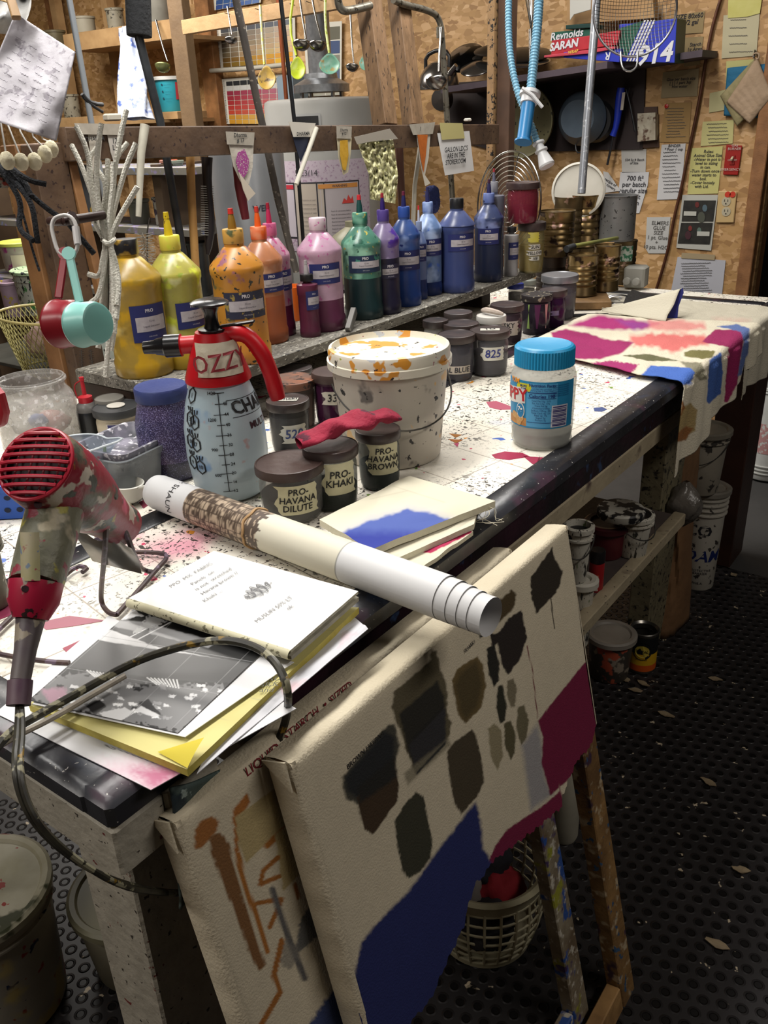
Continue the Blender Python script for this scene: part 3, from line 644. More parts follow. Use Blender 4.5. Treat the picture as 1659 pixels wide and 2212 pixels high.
# brown paper bag between the legs
m_ = MB(); cx, cy = onz(1440, 1385, 0)[:2]; nb = 28; G = np.zeros((nb, 26, 3))
for j in range(26):
    z = .60*j/25; k = z/.60
    for i in range(nb):
        t = 2*PI*i/nb; sx, sy = .035*(1-.35*k), .085*(1-.3*k)
        q = 1+.10*math.sin(3*t+6*k)+.06*math.sin(7*t+17*k)
        G[i, j] = (cx-.02+sx*q*np.sign(math.cos(t))*abs(math.cos(t))**.6-.02*k, cy+.10+sy*q*np.sign(math.sin(t))*abs(math.sin(t))**.6, z+.001)
m_.grid(G, close_u=True); m_.build('paper_bag', M('#7a5a3c', .75, var='#5b412a', vs=6, bump=.5, bs=18), label='crumpled brown paper bag standing between the bench leg and the FOAM bucket', cat='bag', solid=.001)
# plastic bag knot hanging above it
m_ = MB(); G = np.zeros((20, 14, 3)); q0 = at(1478, 1085, 2.25)
for i in range(20):
    for j in range(14):
        t = 2*PI*i/20; k = j/13; R = .045*math.sin(PI*min(.98, max(.03, k)))**.8*(1+.18*math.sin(4*t+9*k)); G[i, j] = (q0[0]+R*math.cos(t), q0[1]+R*math.sin(t), q0[2]+.06-.13*k)
m_.grid(G, close_u=True); m_.build('plastic_bag', M('#77716a', .25, var='#3c3834', vs=9, alpha=.75, bump=.6, bs=30), label='bunched grey plastic bag hanging beside the bench leg', cat='bag')
# laundry basket
def lattice_basket():
    c, r, h = stand(1063, 2104, 205, 1856, 0); c = (c[0]-.02, c[1], 0); rb = r; rt_ = r*1.2
    th = thing('laundry_basket', 'round white plastic lattice basket on the floor under the leaning canvases', 'basket', c)
    m = MB(); c = np.array(c)
    n = 24
    for k in range(n):
        a = 2*PI*k/n; p = [(c[0]+(rb+(rt_-rb)*q+.01*math.sin(PI*q))*math.cos(a), c[1]+(rb+(rt_-rb)*q+.01*math.sin(PI*q))*math.sin(a), .01+(h-.03)*q) for q in np.linspace(0, 1, 7)]
        m.tube(p, .0028, 5)
    for q in np.linspace(0.02, .92, 7):
        R = rb+(rt_-rb)*q+.01*math.sin(PI*q)
        m.tube([(c[0]+R*math.cos(2*PI*k/48), c[1]+R*math.sin(2*PI*k/48), .01+(h-.03)*q) for k in range(48)], .0024, 5, closed=True)
    bm_ = M('#b9b294', .5, var='#8c866c', vs=8)
    m.build('lattice', bm_, th)
    MB().lathe([(rt_-.006, h-.028), (rt_+.002, h-.03), (rt_+.008, h-.006), (rt_+.012, h), (rt_+.002, h+.002), (rt_-.006, h-.004)], c, 48, cap=False).build('rim', bm_, th)
    MB().lathe([(rb, 0), (rb+.002, .012), (rb-.004, .012), (.0001, .008)], c, 48).build('base', bm_, th)
    return c, rb, h
bc, br, bh = lattice_basket()
def lump(name, label, cat, c, s, mat, seed=0, group=None, amp=.25):
    m = MB(); G = np.zeros((28, 16, 3))
    for i in range(28):
        for j in range(16):
            t = 2*PI*i/28; p = PI*j/15; d = np.array([math.sin(p)*math.cos(t), math.sin(p)*math.sin(t), math.cos(p)])
            q = 1+amp*(noise.noise(Vector(d*1.8+seed*3.1))+.5*noise.noise(Vector(d*4+seed)))
            G[i, j] = np.array(c)+d*np.array(s)*q
    m.grid(G, close_u=True); return m.build(name, mat, label=label, cat=cat, group=group, ang=180)
for i, (dx, dy, dz, s, cc, lb) in enumerate(((.02, .02, .09, .05, '#8c1c26', 'bright red crumpled rag inside the lattice basket'), (-.04, -.04, .10, .06, '#7d7670', 'grey crumpled rag low inside the lattice basket'), (.03, -.05, .08, .05, '#2c2a2c', 'black crumpled rag at the front of the lattice basket'), (-.03, .04, .12, .055, '#1c1b22', 'black crumpled rag on top inside the lattice basket'))):
    lump('rag', lb, 'rag', (bc[0]+dx, bc[1]+dy, dz), (s, s, s*.8), M(cc, .85, bump=.4, bs=40), i)
# white jug behind the basket
c, r, h = stand(1262, 1868, 64, 1655, 0); c = (c[0]-.06, c[1]+.02, 0)
th = thing('jug', 'tall white plastic jug standing behind the lattice basket under the bench', 'jug', c)
MB().lathe([(r*.9, 0), (r, .01), (r, h*.7), (r*.8, h*.82), (r*.45, h*.9), (r*.4, h)], c, 32).build('body', M('#aaa595', .5, var='#6c675c', vs=6), th)
MB().lathe([(r*.44, h*.93), (r*.44, h+.01), (.0001, h+.012)], c, 32).build('cap', M('#8b8678', .5), th)
# five gallon buckets at lower left
c5 = onz(-30, 2235, 0)
c = onz(-58, 1925, .27); r = 150*((c-CAM)@fw)/F_PX; h = .27; c = (c[0], c[1], 0)
th = bucket('bucket', 'big white bucket with yellowed rim and smeared lid, nearest on the floor at lower left', c, r*.86, r, h, M('#a29c8e', .5, var='#6c675c', vs=4, spots=(('#8e2f26', 7, .7, .02), ('#26304c', 9, .74, .01), ('#b5a46c', 3, .62, .08))), ribs=(.86,), lid=M('#8d886e', .45, var='#c9c4b4', vs=5, spots=(('#3c3f2a', 5, .6, .05), ('#8e2f26', 9, .72, .01))))
m_ = MB(); q = (c[0], c[1], h)
m_.tube([(c[0]+.02, c[1], h+.003), (c[0]+.03, c[1]+.0, h+.05), (c[0]+.055, c[1]+.01, h+.085), (c[0]+.05, c[1]-.0, h+.13), (c[0]-.01, c[1]-.01, h+.17)], .004, 8, smooth=2); m_.build('wire_hook', M('#1d1c1e', .4), th)
c = np.array(c); c2 = c+np.array([.13, .20, 0]); bucket('bucket', 'second white bucket with a stained rim, standing just behind the nearest at lower left', c2, .085, .10, .17, M('#8d8875', .5, var='#57523f', vs=5), ribs=(.9,), lid=M('#77735c', .5, var='#4f4c3a', vs=5))
# green stained apron hanging over the bench edge
m_ = MB(); G = np.zeros((30, 26, 3))
for i in range(30):
    for j in range(26):
        u = i/29; v = j/25; p_ = onx(364+130*u*(1-v)+62*u*v+20*v, 1700-40*u+(262-10*u)*v, .006); G[i, j] = p_+np.array([.003*math.sin(9*v+5*u), 0, 0])
m_.grid(G); m_.build('work_apron', M('#3b4a48', .7, var='#55605a', vs=9, spots=(('#1f2c33', 7, .58, .05), ('#8c9a94', 26, .66, .04)), bump=.3), label='dark green paint-stiff cloth hanging over the bench edge near its front corner', cat='cloth', solid=.003, ang=180)
for k, (x, y) in enumerate(((1372, 1492), (1352, 1470), (1390, 1478), (1440, 1545), (1546, 1468), (1585, 1242), (1530, 1690), (1548, 2040), (1600, 1880), (1470, 1330), (1225, 2100))):
    q = onz(x, y, 0); a = k*1.3; m = MB(); pts = [q+np.array([.016*math.cos(a+t)*(1+.5*math.sin(2*t+k)), .010*math.sin(a+t), .0015+.003*abs(math.sin(t+k))]) for t in np.linspace(0, 2*PI, 9, endpoint=False)]
    m.slab(pts, .0014, (0, 0, 1)); m.build('paint_flake', M('#8c7c62', .7, var='#5c4c3a', vs=30), label='curled tan paint flake lying on the black rubber mat', cat='flake', group='paint flakes scattered on the rubber mat', smooth=False)
# ================================================================= JARS ON THE BENCH
BRN = '#2f2422'
def clearm(tint='#c9cccb', a=.28, rough=.08): return M(tint, rough, alpha=a)
def writing(parent, body, size, c, r, ang, h, colr='#1b1a1c', rot=0.0, bold=.015, lift=.0016, rfun=None, slant=.1):
    m = MB(); text_cyl(m, body, size, c, r, ang, h, lift=lift, bold=bold, rot=rot, slant=slant, rfun=rfun)
    return m.build('handwriting', M(colr, .7), parent, smooth=False)
def ragged(seed, amp=.004):
    return lambda u, v: amp*math.sin(v*9+seed)*(1 if u < .5 else 0)*(1-u*2 if u < .5 else 0)+amp*.6*math.sin(v*23+seed)*(1 if u in (0, 1) else 0)
def pot(label, px, pyb, w, pyt, z=.9, fill='#1a1a1d', fl=.6, lid=BRN, lidm=None, tape=None, tint='#a9a7a2', a=.35, body=None, lidr=1.09, name='jar', group=None, lidtape=None, streak=None, hh=None):
    c, r, h = stand(px, pyb, w, pyt, z)
    if hh: h = hh
    th = thing(name, label, 'jar', c, group=group)
    lh = max(.014, h*.16)
    bm = body or clearm(tint, a)
    MB().lathe([(r*.86, 0), (r*.93, .004), (r*.95, h*.12), (r*.97, h*.14), (r, h*.5), (r, h-lh-.012), (r*.96, h-lh-.006), (r*.96, h-.004)], c, 40).build('jar_body', bm, th)
    if body is None:
        MB().lathe([(r*.82, .003), (r*.9, .006), (r*.965, h*fl), (.0001, h*fl)], c, 40, cap=True).build('contents', M(fill, .45, var='#000000', vs=20, vamt=.15), th)
    lm = lidm or M(lid, .42, var='#463834', vs=16, vamt=.7, bump=.1)
    R = r*lidr
    L0 = MB().lathe([(R*.98, h-lh), (R, h-lh+.001), (R*1.005, h-.004), (R*.985, h-.0005), (R*.95, h), (R*.93, h-.0012), (.0001, h-.0012)], c, 48, cap=False)
    lo = L0.build('lid', lm, th)
    if tape:
        for t in (tape if isinstance(tape, list) else [tape]):
            body_t, size, da, h0, h1, wd = t[:6]; tc_ = t[6] if len(t) > 6 else '#c9c3a0'; ic = t[7] if len(t) > 7 else '#1b1a1c'
            m = MB(); patch_cyl(m, c, r, facing(c)+da, h*h0, h*h1, wd, lift=.0008, cut=ragged(len(label)), nv=9)
            tp = m.build('tape_label', M(tc_, .7, var='#a9a283', vs=30, vamt=.3), th, ang=180)
            if body_t: writing(tp, body_t, size, c, r, facing(c)+da, h*(h0+h1)/2, ic)
    if lidtape:
        m = MB(); U = -rt.copy(); U[2] = 0; U /= np.linalg.norm(U); V = np.cross((0, 0, 1), U); q = np.array([c[0], c[1], c[2]+h])
        U = -U; V = np.cross((0, 0, 1), U)
        m.slab([q-U*R*.5-V*R*.2, q+U*R*.45-V*R*.3, q+U*R*.5+V*R*.15, q-U*R*.45+V*R*.25], .0006)
        tp = m.build('tape_label', M('#b9b6ac', .7), th)
        if lidtape is not True:
            m = MB(); text_plane(m, lidtape, R*.4, q+np.array([0, 0, .0004]), U, V, lift=.0006, bold=.02); m.build('handwriting', M('#1b1a1c', .7), th, smooth=False)
    if streak:
        for da, wd, cc in streak:
            m = MB(); patch_cyl(m, c, r, facing(c)+da, h*.16, h*.78, wd, lift=.0007, nv=8, cut=lambda u, v: .006*(1-v)*(1 if u < .5 else -1)*abs(u-.5)*2); m.build('dye_streak', M(cc, .5), th, ang=180)
    return th, c, r, h
G1 = 'screw-top jars standing on the bench'
pot('brown-lidded jar nearest the paper roll, taped PRO-HAVANA DILUTE', 637, 1138, 134, 996, fill='#141416', fl=.45, lid='#3a2b27', tape=('PRO-\nHAVANA\nDILUTE', .0135, .18, .22, .75, .062), group=G1, a=.25)
pot('brown-lidded jar taped PRO-KHAKI, middle of the three taped jars', 723, 1108, 108, 960, fill='#15151a', fl=.35, lid='#2f2523', tape=('PRO-\nKHAKI', .015, .32, .3, .82, .05), group=G1, tint='#4f554f')
pot('brown-lidded jar taped PRO-HAVANA BROWN, right of the three under the red rag', 822, 1062, 88, 925, fill='#0f1420', fl=.42, lid='#2d2422', tape=('PRO-\nHAVANA\nBROWN', .0135, .25, .3, .86, .052), group=G1, tint='#5a625f')
pot('grey-filled jar marked 520 behind the pump sprayer', 632, 985, 84, 862, fill='#4d4b4c', fl=.72, lid='#2c2625', tape=('520', .022, .2, .25, .6, .045, '#b9b7ad', '#33406c'), group=G1, lidtape='Khaki', tint='#6c6b69')
pot('jar with a worn orange-stained lid between the sprayer grip and the 33 jar', 640, 932, 92, 817, fill='#6b5148', fl=.7, lidm=M('#5c4a42', .5, var='#9a5b38', vs=18, spots=(('#28211f', 20, .58, .05),)), group=G1, tint='#8b7f78')
pot('plum jar marked 33 just left of the white bucket', 727, 925, 84, 800, fill='#3f1732', fl=.85, lidm=M('#4a3a36', .5, var='#2b2221', vs=14), tape=('33', .02, -.1, .45, .7, .035, '#b5b0a4'), group=G1, tint='#46203c', a=.6)
pot('jar with a plain dark lid behind the sprayer grip, under the shelf edge', 645, 880, 66, 793, fill='#2b2024', lid='#373233', group=G1)
pot('black-lidded jar tucked under the shelf just left of the sprayer', 438, 895, 62, 797, fill='#1d1c1e', lid='#26221f', group=G1)
pot('dark jar with a flat black lid in shade under the shelf edge', 942, 790, 50, 690, fill='#17161a', lid='#1c1a1b', group=G1)
pot('jar marked AL BLUE with black lid just right of the white bucket', 986, 826, 74, 720, fill='#3a383c', fl=.75, lid='#241e1f', tape=('AL BLUE', .0155, .05, .18, .36, .062, '#a79c93', '#27262c'), group=G1, tint='#55535a', a=.5)
pot('jar marked 825, its brown lid with paper stuck on, right of the bucket', 1057, 815, 78, 711, fill='#454347', fl=.5, lid='#2d2523', tape=('825', .024, .2, .38, .68, .05, '#c3c0b6', '#2c3270'), group=G1, lidtape='TO', tint='#77757a')
pot('black-lidded jar directly behind the AL BLUE jar', 996, 795, 70, 697, fill='#222026', lid='#262122', group=G1)
pot('dark jar with peeled lid at the back under the shelf, behind the AL BLUE pair', 990, 768, 56, 673, fill='#1c1a1e', lid='#3a3636', group=G1)
_, cc_, rr_, hh_ = pot('jar with a white lid holding a folded scrap, behind the 825 jar', 1060, 778, 58, 680, fill='#55505a', lidm=M('#b9b6b0', .5), group=G1)
m = MB(); q = np.array([cc_[0], cc_[1], .9+hh_+.002]); m.tube([q+(-.03, .01, .004), q+(-.01, .0, .008), q+(.02, -.005, .006), q+(.033, -.004, .003)], [.004, .007, .006, .003], 8, smooth=1)
m.build('paper_scrap', M('#b5a79b', .8, var='#8c7f74', vs=40), label='twisted beige paper scrap lying on the white-lidded jar', cat='scrap')
pot('jar marked SKY 5 with a dark lid, in front of the end of the shelf', 1094, 746, 66, 656, fill='#2c2430', fl=.8, lid='#2f2628', tape=('SKY\n#5', .016, .12, .25, .62, .05, '#a79c97'), group=G1, tint='#4c3f47', a=.6)
pot('purple-filled jar with splashed black lid, pink and green drips down it', 1156, 724, 62, 634, fill='#26202c', fl=.8, lidm=M('#241f20', .5, spots=(('#8d8470', 30, .66, .03),)), group=G1, tint='#3c3540', a=.5, streak=((.1, .016, '#4c1540'), (.75, .01, '#c58f8f'), (-.5, .004, '#8fae5c')))
pot('deep purple jar with a dull lid, between the splashed jar and the silver-lid jar', 1192, 710, 54, 624, fill='#35123a', fl=.85, lid='#3a3437', tape=('', .01, .2, .35, .48, .02, '#8c7fae'), group=G1, tint='#4b2850', a=.5)
pot('clear plastic jar with a wide silver lid, rearmost by the tin cans', 1205, 693, 72, 592, fill='#3c3640', fl=.6, lidm=M('#9b9ba0', .35, .7), group=G1, tint='#77757c', a=.45)
pot('small bottle with a blue cap under the end of the shelf', 1112, 665, 30, 612, fill='#26262c', lidm=M('#27358c', .45), group=G1, lidr=1.2)
pot('small jar with a grey-green cap under the end of the shelf', 1140, 655, 28, 604, fill='#3b3f38', lidm=M('#8f938c', .45), group=G1, lidr=1.2)
th, c, r, h = pot('cream jar with black lid and purple label beside the blue-lidded glitter jar', 268, 975, 92, 876, body=M('#b5aa94', .45), lidm=M('#3c3d3e', .5, var='#1c1c1d', vs=9), group=G1)
f_ = facing(c)
m = MB(); patch_cyl(m, c, r, f_+.35, h*.12, h*.7, .075, lift=.0008); lb = m.build('label', M('#b9b2a8', .6), th)
m = MB(); patch_cyl(m, c, r, f_+.35, h*.52, h*.68, .070, lift=.0012); patch_cyl(m, c, r, f_+.35, h*.14, h*.30, .070, lift=.0012); m.build('label_band', M('#25275c', .5), lb)
writing(lb, 'PRO', .009, c, r, f_+.35, h*.6, '#c9c5bd'); writing(lb, 'THICKENER', .0075, c, r, f_+.35, h*.42, '#4c4648')
m = MB(); m.lathe([(.0001, h+.0012), (.016, h+.0012), (.016, h)], c, 24, cap=False); m.build('paper_dot', M('#bdb8ae', .7), th)
pot('white-lidded jar mostly hidden behind the cream THICKENER jar', 253, 955, 56, 858, fill='#8b857a', lidm=M('#77746d', .5), group=G1)
# glittery purple jar
c, r, h = stand(378, 1044, 126, 832)
th = thing('jar', 'wide jar of purple glitter with a blue lid, left of the sprayer', 'jar', c, group=G1)
gl = M('#2c2c4f', .35, var='#5a3a62', vs=9, spots=(('#8a86b5', 420, .62, .03), ('#b9b3d0', 600, .68, .02)))
MB().lathe([(r*.9, 0), (r*.97, .006), (r*.98, h*.2), (r, h*.22), (r, h*.6), (r*.86, h*.78), (r*.8, h*.84), (r*.8, h*.95)], c, 48, mats=[0, 0, 0, 1, 1, 1, 1]).build('jar_body', [M('#1c1c33', .3, spots=(('#6f6c95', 420, .66, .03),)), gl], th)
MB().lathe([(r*.85, h*.86), (r*.86, h*.87), (r*.86, h*.985), (r*.83, h), (r*.78, h*.995), (.0001, h*.995)], c, 48, cap=False).build('lid', M('#2b3566', .5, var='#3a4678', vs=14, bump=.1, bs=200), th)
# big clear jar without a lid
c, r, h = stand(103, 990, 165, 815)
th = thing('glass_jar', 'large clear lidless jar with scraps inside at the left of the bench', 'jar', c)
prof = [(r*.9, 0), (r, .01), (r, h*.62), (r*.95, h*.74), (r*.84, h*.82), (r*.80, h*.86), (r*.80, h*.93), (r*.86, h*.94), (r*.86, h*.97), (r*.82, h*.98), (r*.82, h), (r*.78, h), (r*.77, h*.86), (r*.93, h*.7), (r*.97, h*.6), (r*.97, .014), (.0001, .012)]
MB().lathe(prof, c, 56, cap=False).build('jar_body', M('#d5d3cf', .12, alpha=.32, var='#8f8b86', vs=16, spots=(('#ffffff', 30, .62, .05),)), th)
c2 = (c[0], c[1], c[2]+.02)
for i, (dx, dy, dz, s, cc, lb) in enumerate(((.02, .01, .035, .03, '#c58f8c', 'pink crumpled scrap in the lidless clear jar'), (-.02, -.01, .03, .028, '#a7a39c', 'grey crumpled scrap in the lidless clear jar'), (.03, -.02, .05, .016, '#6a7bb5', 'blue crumpled scrap in the lidless clear jar'))):
    lump('scrap', lb, 'scrap', (c[0]+dx, c[1]+dy, .91+dz), (s, s, s*.7), M(cc, .8, var='#d5cfc5', vs=30), i+7)
# red-capped squeeze bottle
c, r, h = stand(203, 958, 46, 820)
th = thing('squeeze_bottle', 'small squeeze bottle of black ink with a red spout beside the cream jar', 'bottle', c)
MB().lathe([(r, 0), (r*1.02, .004), (r*1.02, h*.42), (r*1.02, h*.5), (r*.9, h*.6), (r*.5, h*.66)], c, 32, mats=[0, 0, 0, 1, 1]).build('body', [M('#141518', .3), M('#6f6c69', .3, alpha=.7)], th)
MB().lathe([(r*.62, h*.62), (r*.64, h*.63), (r*.64, h*.73), (r*.5, h*.74), (r*.2, h*.76), (r*.17, h*.98), (r*.22, h*.985), (r*.22, h*1.04), (.0001, h*1.05)], c, 24, cap=False).build('cap', M('#b01f2b', .4), th)
m = MB(); m.tube([(c[0]-.004, c[1], c[2]+h*.98), (c[0]-.02, c[1]-.006, c[2]+h*.9), (c[0]-.018, c[1]-.004, c[2]+h*.68)], .0012, 6, smooth=2); m.build('cap_strap', M('#b01f2b', .4), th)
# red clamp handle at the far left edge
m = MB(); q = at(-2, 885, 1.0); m.tube([q+(-.03, 0, .02), q+(.01, 0, .03), q+(.012, 0, -.01), q+(-.03, 0, -.025)], .006, 8, smooth=1); m.build('clamp', M('#9c1f2c', .35), label='red plastic clamp at the left edge of the view beside the clear jar', cat='clamp')

# ---- measuring pitcher
c, r, h = stand(188, 1092, 118, 960)
th = thing('measuring_pitcher', 'translucent measuring pitcher with red scale behind the hair dryer', 'pitcher', c)
ap = math.atan2(rt[1], rt[0]); pm = M('#c3cdd6', .2, alpha=.45, var='#9fb4cf', vs=7)
G = np.zeros((48, 12, 3))
for i in range(48):
    t = 2*PI*i/48; sp = math.exp(-((((t-ap+PI) % (2*PI))-PI)/.28)**2)
    for j in range(12):
        k = j/11; R = r*(.92+.16*k)+sp*.028*k**6; G[i, j] = (c[0]+R*math.cos(t), c[1]+R*math.sin(t), c[2]+h*k+sp*.006*k**6)
m = MB(); m.grid(G, close_u=True); m.lathe([(.0001, .002), (r*.92, .002)], c, 48, cap=False); m.build('body', pm, th, ang=180)
m = MB(); m.tube([G[i, 11] for i in range(48)], .0016, 6, closed=True); m.build('rim', M('#d0d8dc', .2, alpha=.8), th)
f_ = facing(c); rf = lambda q: r*(.92+.16*q/h)
m = MB()
for k in range(7): text_cyl(m, str(1000-100*k)+'ml' if k == 0 else str(1000-100*k), .0075, c, r, f_+.72, h*(.82-.11*k), lift=.001, rfun=rf)
m.build('scale_text', M('#c43a50', .6), th, smooth=False)
m = MB()
for k in range(7): patch_cyl(m, c, r, f_+.42, h*(.82-.11*k)-.0005, h*(.82-.11*k)+.0005, .016, lift=.001, rfun=rf, n=3)
m.build('scale_marks', M('#c43a50', .6), th, smooth=False)
m = MB(); patch_cyl(m, c, r, ap-.1, h*.78, h*.95, .012, lift=.001, rfun=rf); m.build('paint_mark', M('#7f9a4c', .6), th)
# ---- rectangular food tub with cups in it
def rounded_box(cx, cy, z0, z1, hx0, hy0, hx1, hy1, ang, rr=.02, t=.0015, n=8, floor_=True, rim=0.004):
    ca, sa = math.cos(ang), math.sin(ang)
    def ring(hx, hy, z):
        P = []
        for qx, qy, a0 in ((1, 1, 0), (-1, 1, PI/2), (-1, -1, PI), (1, -1, 3*PI/2)):
            for k in range(n):
                a = a0+PI/2*k/(n-1); x = qx*(hx-rr)+rr*math.cos(a); y = qy*(hy-rr)+rr*math.sin(a)
                P.append((cx+x*ca-y*sa, cy+x*sa+y*ca, z))
        return P
    rings = [ring(hx0, hy0, z0), ring(hx1, hy1, z1-.012), ring(hx1+rim*.4, hy1+rim*.4, z1-.011), ring(hx1+rim, hy1+rim, z1), ring(hx1-t, hy1-t, z1), ring(hx0-t, hy0-t, z0+t)]
    m = MB(); G = np.array(rings).transpose(1, 0, 2); m.grid(G, close_u=True)
    if floor_: m.add(rings[0], [tuple(range(len(rings[0])-1, -1, -1))]); m.add(rings[-1], [tuple(range(len(rings[0])))])
    return m
P = onz(285, 1040, .9); ang = math.radians(8)
tb = rounded_box(P[0], P[1], .9, .966, .052, .062, .060, .070, ang).build('food_tub', M('#a9adb0', .15, alpha=.42, var='#7d8286', vs=6), label='clear rectangular food tub holding a white cup, between the pitcher and glitter jar', cat='tub')
inn = rounded_box(P[0], P[1]+.002, .953, .975, .046, .055, .054, .064, ang).build('tray', M('#53555a', .35, alpha=.9, var='#b9b3c4', vs=18, spots=(('#d5d2d8', 30, .58, .05),)), label='grey smeared tray resting inside the top of the clear food tub', cat='tray')
q = onz(278, 1078, .905); m = MB(); m.lathe([(.018, 0), (.026, .006), (.029, .026), (.031, .028), (.029, .029), (.026, .024), (.022, .006), (.0001, .004)], (q[0], q[1], .904), 36, cap=False, sy=.8)
cup = m.build('measuring_cup', M('#bdbbb2', .45), label='small white oval measuring cup inside the clear food tub', cat='cup')
m = MB(); m.tube([(q[0]+.028, q[1], .93), (q[0]+.045, q[1]+.006, .934), (q[0]+.047, q[1]+.018, .934), (q[0]+.03, q[1]+.018, .931)], .0025, 8, smooth=2); m.build('handle', M('#bdbbb2', .45), cup)
# ---- blue perforated basket and paint cup at the left edge
P = onz(5, 1130, .9); bb = rounded_box(P[0]-.03, P[1]+.035, .9, .955, .055, .032, .06, .036, math.radians(38), rr=.008)
bo = bb.build('storage_basket', M('#1c4fa8', .45), label='blue perforated plastic basket at the left edge beneath the hair dryer', cat='basket')
m = MB(); 
for ix in range(6):
    for iz in range(2):
        a = math.radians(38); u = -.045+.018*ix; base = np.array([P[0]-.03, P[1]+.035, .915+.02*iz]); ex = np.array([math.cos(a), math.sin(a), 0]); ny = np.array([math.sin(a), -math.cos(a), 0]); R = .005
        cq = base+ex*(u+.004*iz)+ny*(.0345+.0012*iz)
        m.add([cq+ex*R*math.cos(t)+np.array([0, 0, R*.8*math.sin(t)]) for t in np.linspace(0, 2*PI, 12, endpoint=False)], [tuple(range(12))])
m.build('hole', M('#0c1730', .7), bo, smooth=False, kind='stuff')
bucketpx('paint-crusted white cup of brushes rinse, cut off by the left edge below the basket', -12, 1322, 74, 1160, .9, 1.12, M('#6d6a5c', .5, var='#2d3326', vs=9, spots=(('#b5b0a0', 18, .6, .04), ('#8c2f44', 7, .66, .04))), name='plastic_cup', cat='cup', ribs=(.84,))

# ================================================================= PUMP SPRAYER
c, r, h = stand(506, 1090, 160, 648)
th = thing('pump_sprayer', 'red and clear hand pump sprayer with tape lettered OZZY on its collar', 'sprayer', c)
hb = zat(c[0], c[1], 812)-.9; ht = zat(c[0], c[1], 715)-.9
rs = lambda q: np.interp(q/hb, [0, .03, .1, .35, .6, .8, .95, 1.0], [r*.80, r*.9, r*.97, r*1.06, r*1.04, r*.92, r*.76, r*.70])
tank = MB().lathe([(float(rs(k*hb)), k*hb) for k in (0, .03, .1, .2, .35, .5, .6, .7, .8, .88, .95, 1.0)], c, 56).build('tank', M('#a9bdc8', .3, var='#c3cdd2', vs=5, spots=(('#7f9fc4', 6, .64, .08), ('#b99fa0', 9, .72, .04))), th)
f_ = facing(c); ink = M('#1e1f22', .5)
m = MB(); mk = [(1420, .93), (1200, .73), (900, .49), (600, .27)]
patch_cyl(m, c, r, f_-.08, hb*.12, hb*.93, .0012, rfun=rs, lift=.001, n=2, nv=14)
for k in range(11): patch_cyl(m, c, r, f_-.08+.0, hb*(.12+.081*k)-.0005, hb*(.12+.081*k)+.0005, .012 if k % 2 else .018, rfun=rs, lift=.001, n=3)
m.build('scale_marks', ink, tank, smooth=False)
m = MB()
for k in range(10): text_cyl(m, str(12+4*k), .0065, c, r, f_+.09, hb*(.12+.081*k), rfun=rs, lift=.001, bold=.02)
for t, k in ((600, .27), (900, .49), (1200, .73), (1420, .93)): text_cyl(m, str(t), .0065, c, r, f_-.30, hb*k, rfun=rs, lift=.001, bold=.02)
text_cyl(m, 'ML', .0065, c, r, f_-.26, hb*.985, rfun=rs, lift=.001, bold=.02); text_cyl(m, 'OZ.', .0065, c, r, f_+.04, hb*.985, rfun=rs, lift=.001, bold=.02)
m.build('scale_text', ink, tank, smooth=False)
m = MB(); text_cyl(m, 'CHAPIN', .026, c, r, f_+1.12, hb*.8, rfun=rs, lift=.0012, bold=.03, slant=-.1); m.build('brand_lettering', ink, tank, smooth=False)
m = MB(); patch_cyl(m, c, r, f_+1.12, hb*.73, hb*.735, .10, rfun=rs, lift=.001); patch_cyl(m, c, r, f_+1.12, hb*.865, hb*.87, .10, rfun=rs, lift=.001); m.build('brand_border', ink, tank, smooth=False)
m = MB(); text_cyl(m, 'MULTI', .014, c, r, f_+1.0, hb*.64, rfun=rs, lift=.0012, bold=.03); m.build('brand_lettering', M('#3a1c28', .5), tank, smooth=False)
for k, (da, hh, n_) in enumerate(((-1.02, .9, '1'), (-1.0, .72, '3'), (-.82, .70, '4'), (-1.0, .54, '6'), (-.8, .52, '7'), (-1.0, .36, '9'), (-.74, .33, '10'))):
    m = MB()
    for ri in (0,):
        pts = []
        for q in range(7):
            a = PI/6+q*PI/3; hq = hb*hh+.011*math.sin(a); rq = rs(hq)+.001; aa = f_+da+.009*math.cos(a)/rq; pts.append((c[0]+rq*math.cos(aa), c[1]+rq*math.sin(aa), c[2]+hq))
        m.tube(pts, .0011, 5)
    text_cyl(m, n_, .009, c, r, f_+da, hb*hh, rfun=rs, lift=.001, bold=.02); hq = hb*hh+.015; 
    for q in (-1, 0, 1): rq = rs(hq)+.001; aa = f_+da+q*.004/rq; m.tube([(c[0]+rq*math.cos(aa), c[1]+rq*math.sin(aa), c[2]+hq-.003), (c[0]+rq*math.cos(aa+q*.03), c[1]+rq*math.sin(aa+q*.03), c[2]+hq+.003)], .0009, 5)
    m.build('pictogram', ink, tank, smooth=False)
red = M('#b5121d', .35, var='#9c1019', vs=8)
rc = lambda q: np.interp((q-hb+.004)/(ht-hb+.004), [0, .04, .1, .6, .85, 1], [r*.84, r*.86, r*.82, r*.62, r*.50, r*.44])
col_ = MB().lathe([(float(rc(q)), q) for q in np.linspace(hb-.004, ht, 12)], c, 48).build('collar', red, th)
L_ = (ht-hb)
m = MB(); G = np.zeros((20, 10, 3))
for i in range(20):
    for j in range(10):
        k = j/9; hq = hb+L_*(.16+.68*k); u = (-.50+1.0*i/19)+.012*math.sin(k*11+i); rq = float(rc(hq))+.0028; aa = f_+.12+u*(.072/rq); G[i, j] = (c[0]+rq*math.cos(aa), c[1]+rq*math.sin(aa), c[2]+hq)
m.grid(G); tp = m.build('tape_label', M('#b5aa96', .5, var='#c9c0ad', vs=15, bump=.3, bs=40), th, ang=180)
